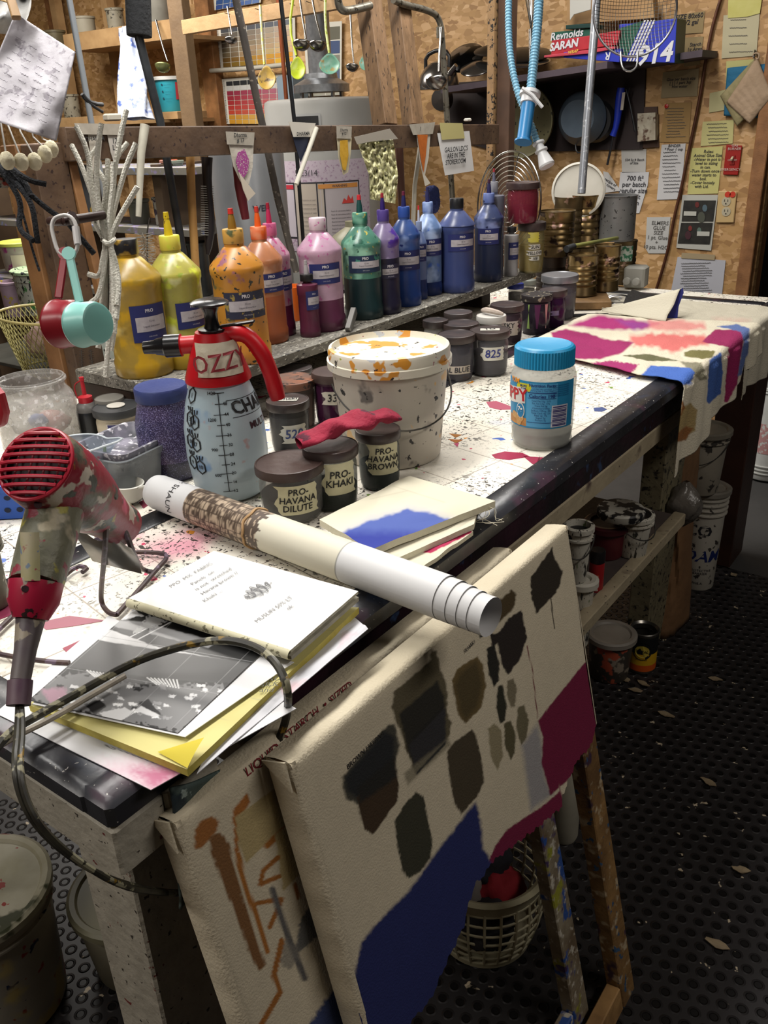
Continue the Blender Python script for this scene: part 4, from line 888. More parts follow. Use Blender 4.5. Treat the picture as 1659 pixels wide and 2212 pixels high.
m = MB(); text_cyl(m, 'OZZY', .033, c, r, f_+.14, hb+L_*.44, rfun=rc, lift=.0065, bold=.01, rot=.06); m.build('handwriting', M('#7a1822', .6), tp, smooth=False)
# grip on the right, nozzle on the left, plunger on top
Ur = rt.copy(); Ur[2] = 0; Ur /= np.linalg.norm(Ur); cz = np.array(c)
gp = [cz+Ur*.008+np.array([0, 0, ht-.008]), cz+Ur*.045+np.array([0, 0, ht-.002]), cz+Ur*.066+np.array([0, 0, ht-.03]), cz+Ur*.077+np.array([0, 0, ht-.06]), cz+Ur*.085+np.array([0, 0, ht-.105])]
m = MB(); m.tube(gp, [.012, .013, .012, .0125, .012, .0125, .011], 12, smooth=2); m.build('grip', red, th)
bk = M('#141416', .25)
nz0 = cz-Ur*.025+np.array([0, 0, ht-.018]); nd = -Ur*.99+np.array([0, 0, -.03]); nd /= np.linalg.norm(nd)
MB().lathe([(.013, 0), (.013, .022), (.0165, .023), (.0165, .046), (.0135, .049), (.0115, .06), (.010, .062), (.009, .078), (.0075, .078), (.0075, .074), (.0001, .072)], nz0, 24, axis=nd, cap=False, mats=[0, 0, 1, 1, 1, 1, 1, 1, 1, 1]).build('nozzle', [red, bk], th)
kz = h-(ht)
MB().lathe([(.034*.6, ht), (.021, ht+.004), (.012, ht+.005), (.0095, ht+kz*.3), (.0095, ht+kz*.6), (.013, ht+kz*.78), (.026, ht+kz*.86), (.0275, ht+kz*.93), (.022, ht+kz), (.0001, ht+kz*1.01)], c, 36, cap=False).build('plunger', bk, th)
m = MB(); m.beam(cz+Ur*.012+np.array([0, 0, ht+.006]), cz+Ur*.062+np.array([0, 0, ht+.012]), .010, .004, ref=(0, 0, 1), bev=.001); m.build('trigger', bk, th)

# ================================================================= WHITE BUCKET WITH HANDLE
c, r, h = stand(850, 1016, 206, 744)
wsm = M('#b9b1a4', .45, var='#a39c90', vs=6, spots=(('#6a6560', 7, .66, .06), ('#2c2a2a', 45, .73, .02), ('#c9a26a', 8, .74, .03)))
lidm_ = M('#d8d3c4', .4, var='#c9c1a8', vs=6, spots=(('#c98b34', 6, .69, .015), ('#c4532b', 7, .76, .01), ('#b9bcc0', 16, .70, .015), ('#2c2a2a', 55, .78, .01), ('#8c3244', 16, .80, .01), ('#9fb04c', 20, .82, .01)))
th = thing('bucket', 'paint-splattered white lidded bucket with a wire handle in the middle of the bench', 'bucket', c)
rb2 = r; rt2 = r*1.18
MB().lathe([(rb2*.97, 0), (rb2, .004), (rt2*.985, h*.80), (rt2*.99, h*.86)], c, 64).build('body', wsm, th)
MB().lathe([(rt2*1.0, h*.83), (rt2*1.055, h*.835), (rt2*1.06, h*.90), (rt2*1.03, h*.905), (rt2*1.035, h*.975), (rt2*1.015, h), (rt2*.965, h+.0015), (rt2*.945, h*.97), (rt2*.93, h*.955), (.0001, h*.96)], c, 64, cap=False).build('lid', lidm_, th)
a0 = facing(c)+PI/2+.35; ax = np.array([math.cos(a0), math.sin(a0), 0]); ou = np.array([math.sin(a0), -math.cos(a0), 0]); pts = []
if (np.array(c)+ou-CAM)@(np.array(c)+ou-CAM) > (np.array(c)-ou-CAM)@(np.array(c)-ou-CAM): ou = -ou
for k in range(25):
    t = PI*k/24; RR = rt2*1.0; pts.append(np.array(c)+ax*math.cos(t)*(RR+.004)+ou*math.sin(t)*(RR+.006)+np.array([0, 0, h*.72-.062*math.sin(t)**.9]))
m = MB(); m.tube(pts, .0015, 6); m.build('handle', wire, th)

# ================================================================= PEANUT BUTTER JAR
c, r, h = stand(1168, 976, 130, 740)
th = thing('peanut_butter_jar', 'clear plastic peanut butter jar with a bright blue lid near the bench edge', 'jar', c)
rk = lambda q: np.interp(q/h, [0, .02, .06, .1, .14, .18, .62, .70, .74, .80], [r*.88, r*.95, r*.99, r*.97, r*.985, r*1.0, r*1.04, r*1.04, r*1.0, r*.92])
MB().lathe([(float(rk(q*h)), q*h) for q in (0, .01, .03, .06, .1, .14, .18, .3, .45, .62, .70, .73, .76, .80)], c, 56).build('jar_body', M('#cfd0cb', .08, alpha=.38), th)
MB().lathe([(r*.85, .004), (r*.93, .01), (r*.97, h*.15), (.0001, h*.155)], c, 48).build('contents', M('#8c8d85', .25, alpha=.6), th)
lg = MB(); n_ = 120; R = r*.93
prof = [(0, h*.80), (1, h*.802), (1, h*.965), (-.0, h*.985)]
G = np.zeros((n_, 4, 3))
for i in range(n_):
    for j, (k, hq) in enumerate(prof): rr = R+(.0014 if (i % 2 and j in (1, 2)) else 0)-(.002 if j == 3 else 0); G[i, j] = (c[0]+rr*math.cos(2*PI*i/n_), c[1]+rr*math.sin(2*PI*i/n_), c[2]+hq)
lg.grid(G, close_u=True); lg.lathe([(R-.002, h*.985), (R-.006, h*.995), (R*.8, h*.99), (.0001, h*.985)], c, 48, cap=False); lg.build('lid', M('#1f86b4', .4, bump=.05), th, ang=30)
f_ = facing(c); LA = f_-.28
m = MB(); patch_cyl(m, c, r, LA, h*.235, h*.70, .150, rfun=rk, lift=.0008, n=30, nv=6); lab = m.build('label', M('#2680ae', .45), th)
m = MB(); patch_cyl(m, c, r, f_-.03, h*.25, h*.685, .052, rfun=rk, lift=.0011, n=12, nv=4); m.build('nutrition_panel', M('#4f9cc9', .5), lab)
m = MB(); patch_cyl(m, c, r, f_+.55, h*.25, h*.47, .030, rfun=rk, lift=.0014, n=8, nv=3); m.build('barcode_panel', M('#c9c9d2', .5), lab)
m = MB()
for k in range(13): patch_cyl(m, c, r, f_+.55, h*(.262+.0155*k), h*(.262+.0155*k)+(.0012 if k % 3 else .002), .026, rfun=rk, lift=.0018, n=6)
m.build('barcode_bars', M('#3b3870', .5), lab, smooth=False)
nav = M('#17306e', .5)
m = MB(); text_cyl(m, 'Nutrition Facts', .0072, c, r, f_-.03, h*.665, rfun=rk, lift=.0018, bold=.02); text_cyl(m, 'Calories 190', .0085, c, r, f_-.03, h*.56, rfun=rk, lift=.0018, bold=.02)
for k in range(9): text_cyl(m, ('Total Fat 16g  21%', 'Sat. Fat 3.5g  17%', 'Trans Fat 0g', 'Cholesterol 0mg', 'Sodium 125mg  5%', 'Total Carb. 6g  2%', 'Fiber 2g  7%', 'Sugars 3g', 'Protein 7g')[k], .0042, c, r, f_-.05, h*(.515-.024*k), rfun=rk, lift=.0018)
text_cyl(m, 'servings per container\nServing size 2 Tbsp (32g)', .0036, c, r, f_-.03, h*.625, rfun=rk, lift=.0018)
patch_cyl(m, c, r, f_-.03, h*.59, h*.597, .048, rfun=rk, lift=.0018); patch_cyl(m, c, r, f_-.03, h*.537, h*.541, .048, rfun=rk, lift=.0018); patch_cyl(m, c, r, f_-.03, h*.295, h*.30, .048, rfun=rk, lift=.0018)
for k in range(6): text_cyl(m, 'INGREDIENTS ROASTED', .0028, c, r, f_+.56, h*(.665-.02*k), rfun=rk, lift=.0018)
m.build('nutrition_text', nav, lab, smooth=False)
m = MB(); patch_cyl(m, c, r, f_-.62, h*.60, h*.675, .030, rfun=rk, lift=.0012, n=8, cut=lambda u, v: .006*abs(v-.5)*(1 if u == 0 else (-1 if u == 1 else 0)), nv=3); m.build('label_flash', M('#c9c22c', .5), lab)
m = MB(); text_cyl(m, 'MORE\nYUM', .005, c, r, f_-.62, h*.637, rfun=rk, lift=.0016, bold=.02); m.build('label_text', nav, lab, smooth=False)
m = MB(); patch_cyl(m, c, r, f_-1.02, h*.46, h*.62, .052, rfun=rk, lift=.0014, n=12, nv=3, skew=.12); m.build('name_panel', M('#d5d3cf', .5), lab)
m = MB(); text_cyl(m, 'SKIPPY', .029, c, r, f_-1.24, h*.54, rfun=rk, lift=.002, bold=.02, rot=.05); m.build('name_lettering', M('#b71c26', .5), lab, smooth=False)
m = MB(); text_cyl(m, 'YUM', .011, c, r, f_-.98, h*.685, rfun=rk, lift=.0018, bold=.04); m.build('slogan_text', M('#d98a1c', .5), lab, smooth=False)
def disc_cyl(m, da, hq, ru, rv, lift, n=20):
    vs = []
    for k in range(n):
        a = 2*PI*k/n; hh = h*hq+rv*math.sin(a); rr = float(rk(hh))+lift; aa = f_+da+ru*math.cos(a)/rr; vs.append((c[0]+rr*math.cos(aa), c[1]+rr*math.sin(aa), c[2]+hh))
    m.add(vs, [tuple(range(n))])
m = MB(); disc_cyl(m, -.72, .40, .0088, .0135, .0018); m.build('badge', M('#e0e0dc', .5), lab, smooth=False)
m = MB(); disc_cyl(m, -.72, .40, .0073, .0118, .0022); m.build('badge', M('#2a78a8', .5), lab, smooth=False)
m = MB(); text_cyl(m, '7g', .010, c, r, f_-.72, h*.415, rfun=rk, lift=.0026, bold=.03); m.build('badge_text', M('#e8e8e2', .5), lab, smooth=False)
m = MB(); patch_cyl(m, c, r, f_-.92, h*.25, h*.33, .045, rfun=rk, lift=.0012, n=10); m.build('label_picture', M('#a9743e', .5, var='#c9985c', vs=60), lab)
m = MB()
for da, hq, a_, b_ in ((-.85, .33, .0075, .006), (-.72, .325, .007, .0065), (-.78, .295, .006, .0085), (-1.0, .34, .007, .006)): disc_cyl(m, da, hq, a_, b_, .0018)
m.build('peanut_picture', M('#c9a06a', .5, var='#a97c48', vs=200), lab, smooth=False)

# ================================================================= RED RAG over the jar lids
def sheet_from_px(rows, zs, nu=60, nv=24, wav=.002, seed=0):
    """rows: list of (left px, right px) with a z each; interpolated to a grid"""
    A = np.array([onz(l[0], l[1], z) for (l, r_), z in zip(rows, zs)]); B = np.array([onz(r_[0], r_[1], z) for (l, r_), z in zip(rows, zs)])
    t = np.linspace(0, len(rows)-1, nu); ai = np.array([[np.interp(q, range(len(rows)), A[:, k]) for k in range(3)] for q in t]); bi = np.array([[np.interp(q, range(len(rows)), B[:, k]) for k in range(3)] for q in t])
    G = np.zeros((nu, nv, 3))
    for j in range(nv):
        v = j/(nv-1); G[:, j] = ai*(1-v)+bi*v
        G[:, j, 2] += np.array([wav*noise.noise(Vector((i*.25+seed, j*.3, seed))) for i in range(nu)])
    return G
m = MB(); pts = [onz(645, 958, 1.006), onz(700, 930, 1.018), onz(755, 912, 1.022), onz(810, 900, 1.022), onz(858, 898, 1.018)]
G = np.zeros((44, 20, 3)); P0 = np.array(pts)
for i in range(44):
    q = i/43*(len(pts)-1); cc = np.array([np.interp(q, range(5), P0[:, k]) for k in range(3)]); d = P0[-1]-P0[0]; d /= np.linalg.norm(d); s_ = np.cross(d, (0, 0, 1)); s_ /= np.linalg.norm(s_)
    e_ = math.sin(PI*min(1, max(0, (i+1)/45)))**.25
    for j in range(20):
        a = 2*PI*j/20; w_ = .026+.005*math.sin(i*.31); hh = .010+.004*math.sin(i*.5+1)
        k = 1+.12*math.sin(3*a+i*.35)
        G[i, j] = cc+s_*w_*math.cos(a)*k*e_+np.array([0, 0, hh*math.sin(a)*k*e_])
m.grid(G.transpose(1, 0, 2), close_u=True); m.build('rag', M('#8f1432', .85, var='#6a1228', vs=16, bump=.3, bs=150, spots=(('#4a1226', 12, .64, .05),)), label='crimson rolled rag lying across the lids of the taped jars', cat='rag', ang=180)

# ================================================================= PAPER ROLL
RR = .0262
e0 = onz(346, 1066, .9+RR); e1 = onz(963, 1294, .9+RR); dx = e1-e0; dx[2] = 0; Lr = np.linalg.norm(dx); dx /= Lr; e0[2] = e1[2] = .9+RR+.0015
th = thing('paper_roll', 'long rolled drawing held by a rubber band, lying across the bench edge', 'paper roll', (e0+e1)/2)
sd = np.cross(dx, (0, 0, 1)); white = M('#c9c9ca', .55)
def rp(l, a, R): return e0+dx*l+(sd*math.cos(a)+np.array([0, 0, 1.])*math.sin(a))*R
n_ = 300; NA = 90; G = np.zeros((n_, NA, 3)); st = []
for i in range(n_):
    for j in range(NA):
        l = Lr*i/(n_-1); a = 2*PI*j/(NA-1); G[i, j] = rp(l, a, RR*(1.0+.05*(1-abs(2*i/n_-1))*0))
P_ = pix(G.reshape(-1, 3)); LL = np.repeat(np.linspace(0, 1, n_), NA); AA = np.tile(np.linspace(0, 2*PI, NA), n_)
Cc = np.tile(np.array(col('#cfcfd0')), (len(LL), 1))
uv = np.stack([LL*Lr*1000, AA*RR*1000], 1)
jag = (vnoise(uv, 5, 4)-.5)*.02
brown = (LL > .165) & (LL < .455+jag*1.2)
b1, b2, b3 = np.array(col('#4d3f34')), np.array(col('#8a7765')), np.array(col('#b5a28c'))
cell = np.floor(uv/np.array([11, 13])).astype(int); fr = uv/np.array([11, 13])-cell; off = (cell[:, 1] % 2)*.5
w1 = vnoise(uv*np.array([1, .35]), 2.2, 5); w2 = vnoise(uv, 6, 6); ln = (np.abs(((uv[:, 0]*.5+uv[:, 1]*.28*np.sign(np.sin(uv[:, 0]*.2))) % 6)-3) < .8)
mot = np.clip((w1*.7+w2*.5-.45)*3.2, 0, 1)
edge = ((fr[:, 0]+off) % 1 < .12) | (fr[:, 1] < .14)
bc = b1*(1-mot[:, None])+b3*mot[:, None]; bc[edge] = b1; plain = LL > .40; bc[plain & (mot < .9)] = np.array(col('#54483f'))
Cc[brown] = bc[brown]
cre = (LL >= .455+jag*1.2) & (LL < .72); Cc[cre] = np.array(col('#d0cbb9'))
ln1 = np.abs(LL-.722) < .0012; Cc[ln1] = np.array(col('#8b8a84'))
m = MB(); m.grid(G); m.c = Cc; m.build('outer_sheet', M('attr', .5), th, ang=180)
# inner turns telescoping out at the right-hand end, and hollow ends
for k, (dl, f) in enumerate(((.016, .965), (.030, .93), (.043, .895), (.060, .86))):
    m = MB(); G = np.zeros((2, 49, 3))
    q0 = Lr-.01
    GG = np.zeros((3, 49, 3))
    for j in range(49):
        a = 2*PI*j/48; R = RR*f; sh = np.array([0, 0, -(RR-R)*.9])
        GG[0, j] = rp(q0, a, R)+sh; GG[1, j] = rp(Lr+dl, a, R)+sh; GG[2, j] = rp(Lr+dl-.10, a, R-.0007)+sh
    m.grid(GG); m.build('inner_turn', white, th, ang=60)
m = MB(); GG = np.zeros((3, 49, 3))
for j in range(49):
    a = 2*PI*j/48; GG[0, j] = rp(0.02, a, RR*.95); GG[1, j] = rp(-.008, a, RR*.95); GG[2, j] = rp(.12, a, RR*.92)
m.grid(GG); m.build('inner_turn', white, th, ang=60)
m = MB(); m.tube([rp(Lr*.405+.002*math.sin(k), 2*PI*k/40, RR+.0008) for k in range(40)], .0021, 6, closed=True); m.build('rubber_band', M('#b08d63', .6), th)
m = MB(); v, f = glyphs('DES: SHAUN', .0145, 0); out = []
for x, y, _ in v:
    a = 1.15-x/RR; out.append(rp(Lr*.10+y*1.0, a, RR+.0006))
m.add(out, f); m.build('printed_text', M('#3a3a3c', .6), th, smooth=False)

# ================================================================= PAPERS, PADS, PHOTOGRAPH
def flat_sheet(name, label, cat, quad, z, base, layers, nu=120, nv=120, t=.0008, curl=0.0, parent=None, side=None, rough=.6, wave=0.0, seed=0, tag_=True, zc=None):
    zc = zc or (0, 0, 0, 0)
    A, B, C_, D = [onz(x, y, z+q) for (x, y), q in zip(quad, zc)]
    G = np.zeros((nu, nv, 3)); U = np.linspace(0, 1, nu)[:, None, None]; V = np.linspace(0, 1, nv)[None, :, None]
    G = (A*(1-U)+B*U)*(1-V)+(D*(1-U)+C_*U)*V
    if wave:
        for i in range(nu):
            for j in range(0, nv): G[i, j, 2] += wave*max(0, noise.noise(Vector((i/nu*3+seed, j/nv*3, 0))))
    if curl: G[:, :, 2] += curl*(np.linspace(0, 1, nu)[:, None]**3*np.linspace(0, 1, nv)[None, :]**3)
    m = MB(); m.grid(G); Cc = paint(pix(G.reshape(-1, 3)), base, layers); m.c = Cc
    if t:
        H = G.copy(); H[:, :, 2] -= t
        n0 = len(m.v)
        loop = [(i, 0) for i in range(nu)]+[(nu-1, j) for j in range(1, nv)]+[(i, nv-1) for i in range(nu-2, -1, -1)]+[(0, j) for j in range(nv-2, 0, -1)]
        vs = [H[i, j] for i, j in loop]; idx = [i*nv+j for i, j in loop]; L2 = len(loop)
        m.v += [tuple(q) for q in vs]
        for k in range(L2): a, b = idx[k], idx[(k+1) % L2]; m.f.append((b, a, n0+k, n0+(k+1) % L2)); m.m.append(0 if side is None else 1)
        m.f.append(tuple(n0+k for k in range(L2))); m.m.append(0 if side is None else 1)
        m.c = np.vstack([Cc, np.tile(np.array(col(base)), (L2, 1))])
    mats = [M('attr', rough)]+([side] if side is not None else [])
    o = m.build(name, mats, parent, ang=50, label=label if parent is None else None, cat=cat if parent is None else None)
    return o, (A, B, C_, D)
def ZQ(*a): return [(x/4.1475, 1500+y/4.1475) for x, y in a]
yel = M('#b5a64a', .7, var='#d0c268', vs=60)
# bottom white sheets
flat_sheet('drawing_sheet', 'white drawing sheet with pink spray at its corner, lowest at the front bench corner', 'paper', [(-10, 1540), (235, 1330), (640, 1530), (326, 1706)], .903, '#d6d6d8',
           [('p', [(210, 1660), (290, 1640), (400, 1650), (430, 1670), (340, 1712), (300, 1690), (240, 1680)], '#b8487c', 60, 12, 6, .45), ('p', [(290, 1665), (360, 1650), (420, 1660), (330, 1712)], '#a82a64', 34, 14, 4, .7), ('l', [(225, 1608), (338, 1650), (345, 1642)], '#6b6b70', .6, .6), ('l', [(228, 1611), (245, 1619), (262, 1614)], '#6b6b70', .6, .6)], nu=200, nv=120, zc=(0, 0, .001, .0))
flat_sheet('paper_sheet', 'loose white sheet sticking out to the right below the yellow pad', 'paper', [(560, 1400), (762, 1330), (795, 1358), (425, 1672)], .9045, '#c8c8ce', [('p', [(600, 1480), (660, 1470), (620, 1510)], '#c98a92', 12, 4, 5, .5), ('p', [(740, 1365), (770, 1368), (730, 1400)], '#c9a0ac', 10, 4, 5, .4)], wave=.004, zc=(0, 0, .001, .0))
pad, (A, B, C_, D) = flat_sheet('legal_pad', 'yellow ruled legal pad under the black-and-white photograph', 'notepad', [(62, 1522), (330, 1290), (775, 1312), (404, 1662)], .913, '#c9c07c', [('l', [(404+(775-404)*k/14, 1662-(1662-1312)*k/14), (62+(330-62)*k/14+120*0, 1522-(1522-1290)*k/14)], '#9c9a7a', .5, .6, .6) for k in range(1, 14)], t=.008, side=yel, nu=150, nv=150, zc=(0, 0, 0, 0), curl=.0)
m = MB(); G = np.zeros((16, 10, 3)); A_, B_, C2 = onz(340, 1625, .914), onz(405, 1660, .914), onz(445, 1618, .914)
for i in range(16):
    for j in range(10): u = i/15; v = j/9; p = A_*(1-u)+B_*u; q = A_*(1-u)+C2*u; G[i, j] = p*(1-v)+q*v; G[i, j, 2] += .0005+.018*v*u*(1-.3*v)
m.grid(G); m.build('curled_page', M('#cdbb36', .6), pad, ang=180)
# white torn-edged page and the photograph on it
flat_sheet('torn_page', 'white torn-edged page between the photograph and yellow pad', 'paper', [(70, 1520), (300, 1305), (635, 1430), (400, 1592)], .9165, '#d8d8da', [('l', [(636, 1434), (402, 1592)], '#b9b06a', 3, 3, .5)], zc=(0, 0, 0, .001))
L1, L2, L3, L4 = '#c9c9ca', '#8a8a8b', '#4a4a4b', '#19191a'
ph = [('p', [(180, 1372), (240, 1360), (330, 1395), (560, 1440), (540, 1462), (330, 1410), (225, 1385)], L1, 2, 2, 8), ('p', [(225, 1338), (330, 1345), (300, 1365), (230, 1350)], L2, 3, 2, 8), ('p', [(330, 1350), (470, 1385), (450, 1400), (320, 1368)], L2, 3, 2, 8),
      ('p', [(240, 1325), (290, 1318), (310, 1330), (250, 1340)], L1, 2, 3, 6), ('l', [(245, 1395), (360, 1335)], L1, 1.2, 1), ('l', [(262, 1400), (380, 1338)], L1, 1.2, 1), ('p', [(320, 1330), (385, 1325), (340, 1352), (290, 1368)], '#9c9c9c', 2, 8, 4),
      ('p', [(200, 1382), (540, 1432), (548, 1478), (380, 1470), (220, 1450), (130, 1440)], '#39393a', 3, 2, 8), ('p', [(110, 1460), (180, 1455), (300, 1480), (480, 1480), (540, 1500), (440, 1560), (390, 1580), (250, 1555), (90, 1520), (70, 1505)], '#6f6f70', 4, 14, 5, .9)]
for k in range(9): ph.append(('l', [(188+7*k, 1448+1.2*k), (205+6*k, 1462+1.2*k)], '#d5d5d5', 1.5, 1)); ph.append(('l', [(318+8*k, 1464+.6*k), (338+6*k, 1478+1.0*k)], '#d5d5d5', 1.5, 1))
for k in range(60):
    x, y = 90+random.random()*420, 1470+random.random()*85
    if y < 1500+ (x-90)*.2: ph.append(('p', [(x, y), (x+6+random.random()*16, y+2), (x+8+random.random()*10, y+8), (x-2, y+6)], random.choice([L1, L1, L2, L4, '#e0e0e0']), 1, 3, 3))
ph += [('p', [(180, 1520), (215, 1512), (230, 1525), (205, 1545)], L4, 2, 2, 4), ('p', [(215, 1540), (270, 1528), (290, 1540), (240, 1570)], L1, 2, 2, 4), ('p', [(300, 1520), (320, 1510), (350, 1545), (330, 1548)], L4, 2, 2, 4), ('p', [(305, 1525), (345, 1545), (335, 1550), (290, 1535)], L1, 1, 1, 4),
       ('p', [(90, 1490), (140, 1485), (150, 1510), (110, 1520)], '#b07c93', 8, 5, 4, .6), ('p', [(395, 1570), (440, 1545), (560, 1440), (590, 1425), (450, 1560), (400, 1590)], '#2a2a2b', 2, 1, 5)]
for a, b in (((300, 1310), (105, 1480)), ((385, 1330), (190, 1520)), ((465, 1365), (280, 1545)), ((545, 1400), (370, 1575)), ((125, 1440), (480, 1500)), ((200, 1370), (560, 1432))): ph.append(('l', [a, b], '#8c8c8d', .6, .5, .7))
flat_sheet('photograph_print', 'black-and-white street market photograph print with pencil grid lines', 'photograph', [(62, 1512), (292, 1312), (574, 1402), (384, 1583)], .9185, L4, ph, nu=330, nv=300, rough=.35)
# folded ruled pad on top with handwriting
nb, (A, B, C_, D) = flat_sheet('notebook', 'white ruled pad folded open with pencil handwriting, topmost of the paper pile', 'notepad', [(278, 1292), (462, 1190), (774, 1277), (628, 1404)], .934, '#dcdcda', [('l', [(280, 1297), (630, 1409)], '#c9c7b4', 4, 3, .6)], t=.0035, nu=90, nv=90, side=M('#c9c5ae', .7, var='#8c8878', vs=60), zc=(0, -.002, -.001, 0))
def quadpt(u, v): return (A*(1-u)+B*u)*(1-v)+(D*(1-u)+C_*u)*v
dn = np.array([0, 0, -.006])
lower = [quadpt(.02, .0)+dn, quadpt(1, .02)+dn, quadpt(1.0, .98)+dn*1.0, quadpt(.0, .97)+dn*1.0]
m = MB(); m.slab([p+np.array([0, 0, 0]) for p in (A+dn*1.1, B+dn*1.2, C_+dn*1.3, D+dn*1.3)], .005, (0, 0, 1)); m.build('under_pages', M('#b5b09c', .7, var='#77736a', vs=40), nb)
m = MB(); G = np.zeros((40, 9, 3))
for i in range(40):
    p = A*(1-i/39)+D*(i/39); o_ = (A-B); o_[2] = 0; o_ /= np.linalg.norm(o_)
    for j in range(9): a = PI/2+PI*j/8; G[i, j] = p+np.array([0, 0, -.0058])-o_*.0058*math.cos(a)+np.array([0, 0, .0058*math.sin(a)])
m.grid(G); m.build('folded_edge', M('#c6c1a4', .7, spots=(('#77735c', 120, .62, .03),)), nb, ang=180)
U = (D-A); U[2] = 0; U /= np.linalg.norm(U); V = (B-A); V[2] = 0; V /= np.linalg.norm(V); pc = M('#8d8d90', .7)
U2, V2 = (C_-D)/np.linalg.norm(C_-D), None
# the writing runs up to the right in the photograph: along A->B
W1 = (B-A); W1[2] = 0; W1 /= np.linalg.norm(W1); W2 = np.cross((0, 0, 1), W1)
m = MB()
for body, sz, u, v, in (('PPO  MX  FABRIC', .009, .55, .10), ('Panels  on', .009, .55, .18), ('is not  stretched', .009, .58, .24), ('Havana brown //', .009, .55, .30), ('Khaki ...', .009, .35, .36), ('MUSLIN 50% LT', .009, .42, .72), ('ok', .009, .5, .78)):
    text_plane(m, body, sz, quadpt(u, v), W1, W2, lift=.0009, slant=.2)
for k in range(3):
    m.tube([quadpt(.45+.3*t+.03*math.sin(t*30+k), .52+.05*math.cos(t*30+k)*math.sin(PI*t)+.01*k)+np.array([0, 0, .0012]) for t in np.linspace(0, 1, 46)], .00035, 4)
m.build('handwriting', pc, nb, smooth=False)
m = MB(); q = onz(583, 1480, .9145); text_plane(m, 'PRO\nSILK\nand', .010, q, W1*0+np.array([.8, .6, 0]), np.array([-.6, .8, 0]), lift=.001, slant=.2); m.build('handwriting', M('#55564f', .7), pad, smooth=False)
# ---- folded painter's canvas beside the roll
fb = ('#cfc9b4')
def soft_fold(name, label, quad, z, t, layers, base=fb, wave=.005, seed=1, edge=None):
    o, q = flat_sheet(name, label, 'cloth', quad, z, base, layers, t=t, nu=110, nv=90, wave=wave, seed=seed, side=M(base, .85, bump=.3, bs=120), rough=.85)
    return o
soft_fold('folded_canvas', 'crimson-striped cloth fold, lowest of the folded canvas pile by the paper roll', [(800, 1215), (1010, 1130), (1022, 1148), (905, 1232)], .9065, .006, [('p', [(900, 1190), (1010, 1135), (1020, 1150), (930, 1195)], '#a3224c', 2, 2, 6)], seed=3)
soft_fold('folded_canvas', 'cream cloth fold with a rolled edge, middle of the folded canvas pile', [(780, 1190), (1035, 1085), (1024, 1132), (860, 1205)], .915, .008, [], seed=5)
soft_fold('folded_canvas', 'cream folded canvas with a royal blue patch, topmost of the pile beside the paper roll', [(690, 1122), (885, 1028), (1070, 1082), (800, 1188)], .927, .010,
          [('p', [(735, 1152), (800, 1125), (880, 1100), (925, 1108), (980, 1126), (960, 1150), (880, 1185), (790, 1190)], '#27348c', 6, 4, 8), ('p', [(720, 1148), (800, 1112), (880, 1090), (935, 1100), (990, 1125), (960, 1150)], '#6f87c0', 22, 4, 8, .35), ('l', [(800, 1078), (880, 1060)], '#b5ae98', 1, 2, .5), ('l', [(850, 1050), (960, 1085)], '#b5ae98', 1, 2, .5)], seed=9)
m = MB()
for k in range(6):
    p = onz(1048, 1092, .922); m.tube([p+np.array([0, 0, 0]), p+np.array([.012+.006*math.sin(k), .012*math.cos(k*1.7), .004*math.sin(k*2.1)-.004]), p+np.array([.02*math.cos(k), .018*math.sin(k*2.3)-.008, -.018]), p+np.array([.022+.01*math.sin(k*3), .012*math.cos(k), -.0195])], .0004, 5, smooth=2)
m.build('loose_thread', M('#cfc9b4', .8), label='tangle of loose cream threads at the corner of the folded canvas', cat='thread')

# ================================================================= HAIR DRYER ON ITS WIRE STAND
gr = M('#8c1b2e', .38, var='#6d1f2c', vs=9, spots=(('#5c5a49', 6, .56, .08, 6), ('#a3912f', 9, .68, .03), ('#b9aea0', 13, .68, .03), ('#43463c', 14, .66, .03), ('#c04a68', 7, .70, .06)), bump=.15)
hd = M('#6f6d5a', .5, var='#49493c', vs=14, vamt=.9, spots=(('#9c9436', 13, .62, .04), ('#a39a84', 10, .6, .05), ('#7a2836', 18, .67, .03)), bump=.25)
Gp = at(78, 1002, .775); Np = at(262, 1135, .925); ax = Np-Gp; Lh = np.linalg.norm(ax); ax /= Lh
th = thing('hair_dryer', 'old red hair dryer crusted with paint, held in a wire stand', 'hair dryer', (Gp[0], Gp[1], .9))
x_, y_, _ = frame_from(ax)
R0 = .036
MB().lathe([(R0*.86, .002), (R0, 0), (R0*1.06, .008), (R0*1.1, .03), (R0*1.08, .06), (R0*.95, .09), (R0*.78, .115), (R0*.68, .14), (R0*.66, Lh), (R0*.6, Lh), (R0*.6, Lh-.02), (.0001, Lh-.03)], Gp, 48, axis=ax, cap=False).build('barrel', gr, th)
MB().lathe([(.0001, .008), (R0*.98, .008), (R0*.98, .012)], Gp, 40, axis=ax, cap=False).build('intake_mesh', M('#261a1c', .8), th)
m = MB(); 
vup = up-ax*(up@ax); vup /= np.linalg.norm(vup); vrt = np.cross(ax, vup)
for k in range(9):
    t = -.86+1.72*k/8; w_ = math.sqrt(max(0, 1-t*t))*R0*.95
    m.tube([Gp+vup*t*R0*.95+vrt*w_*q-ax*(.007*math.sqrt(max(0, 1-q*q*.9))*math.sqrt(max(0, 1-t*t))) for q in np.linspace(-1, 1, 9)], .0019, 6)
m.build('grille', M('#9c1b30', .35), th)
m = MB()
for k in range(4):
    t = -.6+1.2*k/3; w_ = math.sqrt(max(0, 1-t*t))*R0*.93
    m.tube([Gp+vrt*t*R0+vup*w_*q+ax*.003 for q in np.linspace(-1, 1, 7)], .0012, 6)
m.build('grille_bars', M('#7a2430', .5), th)
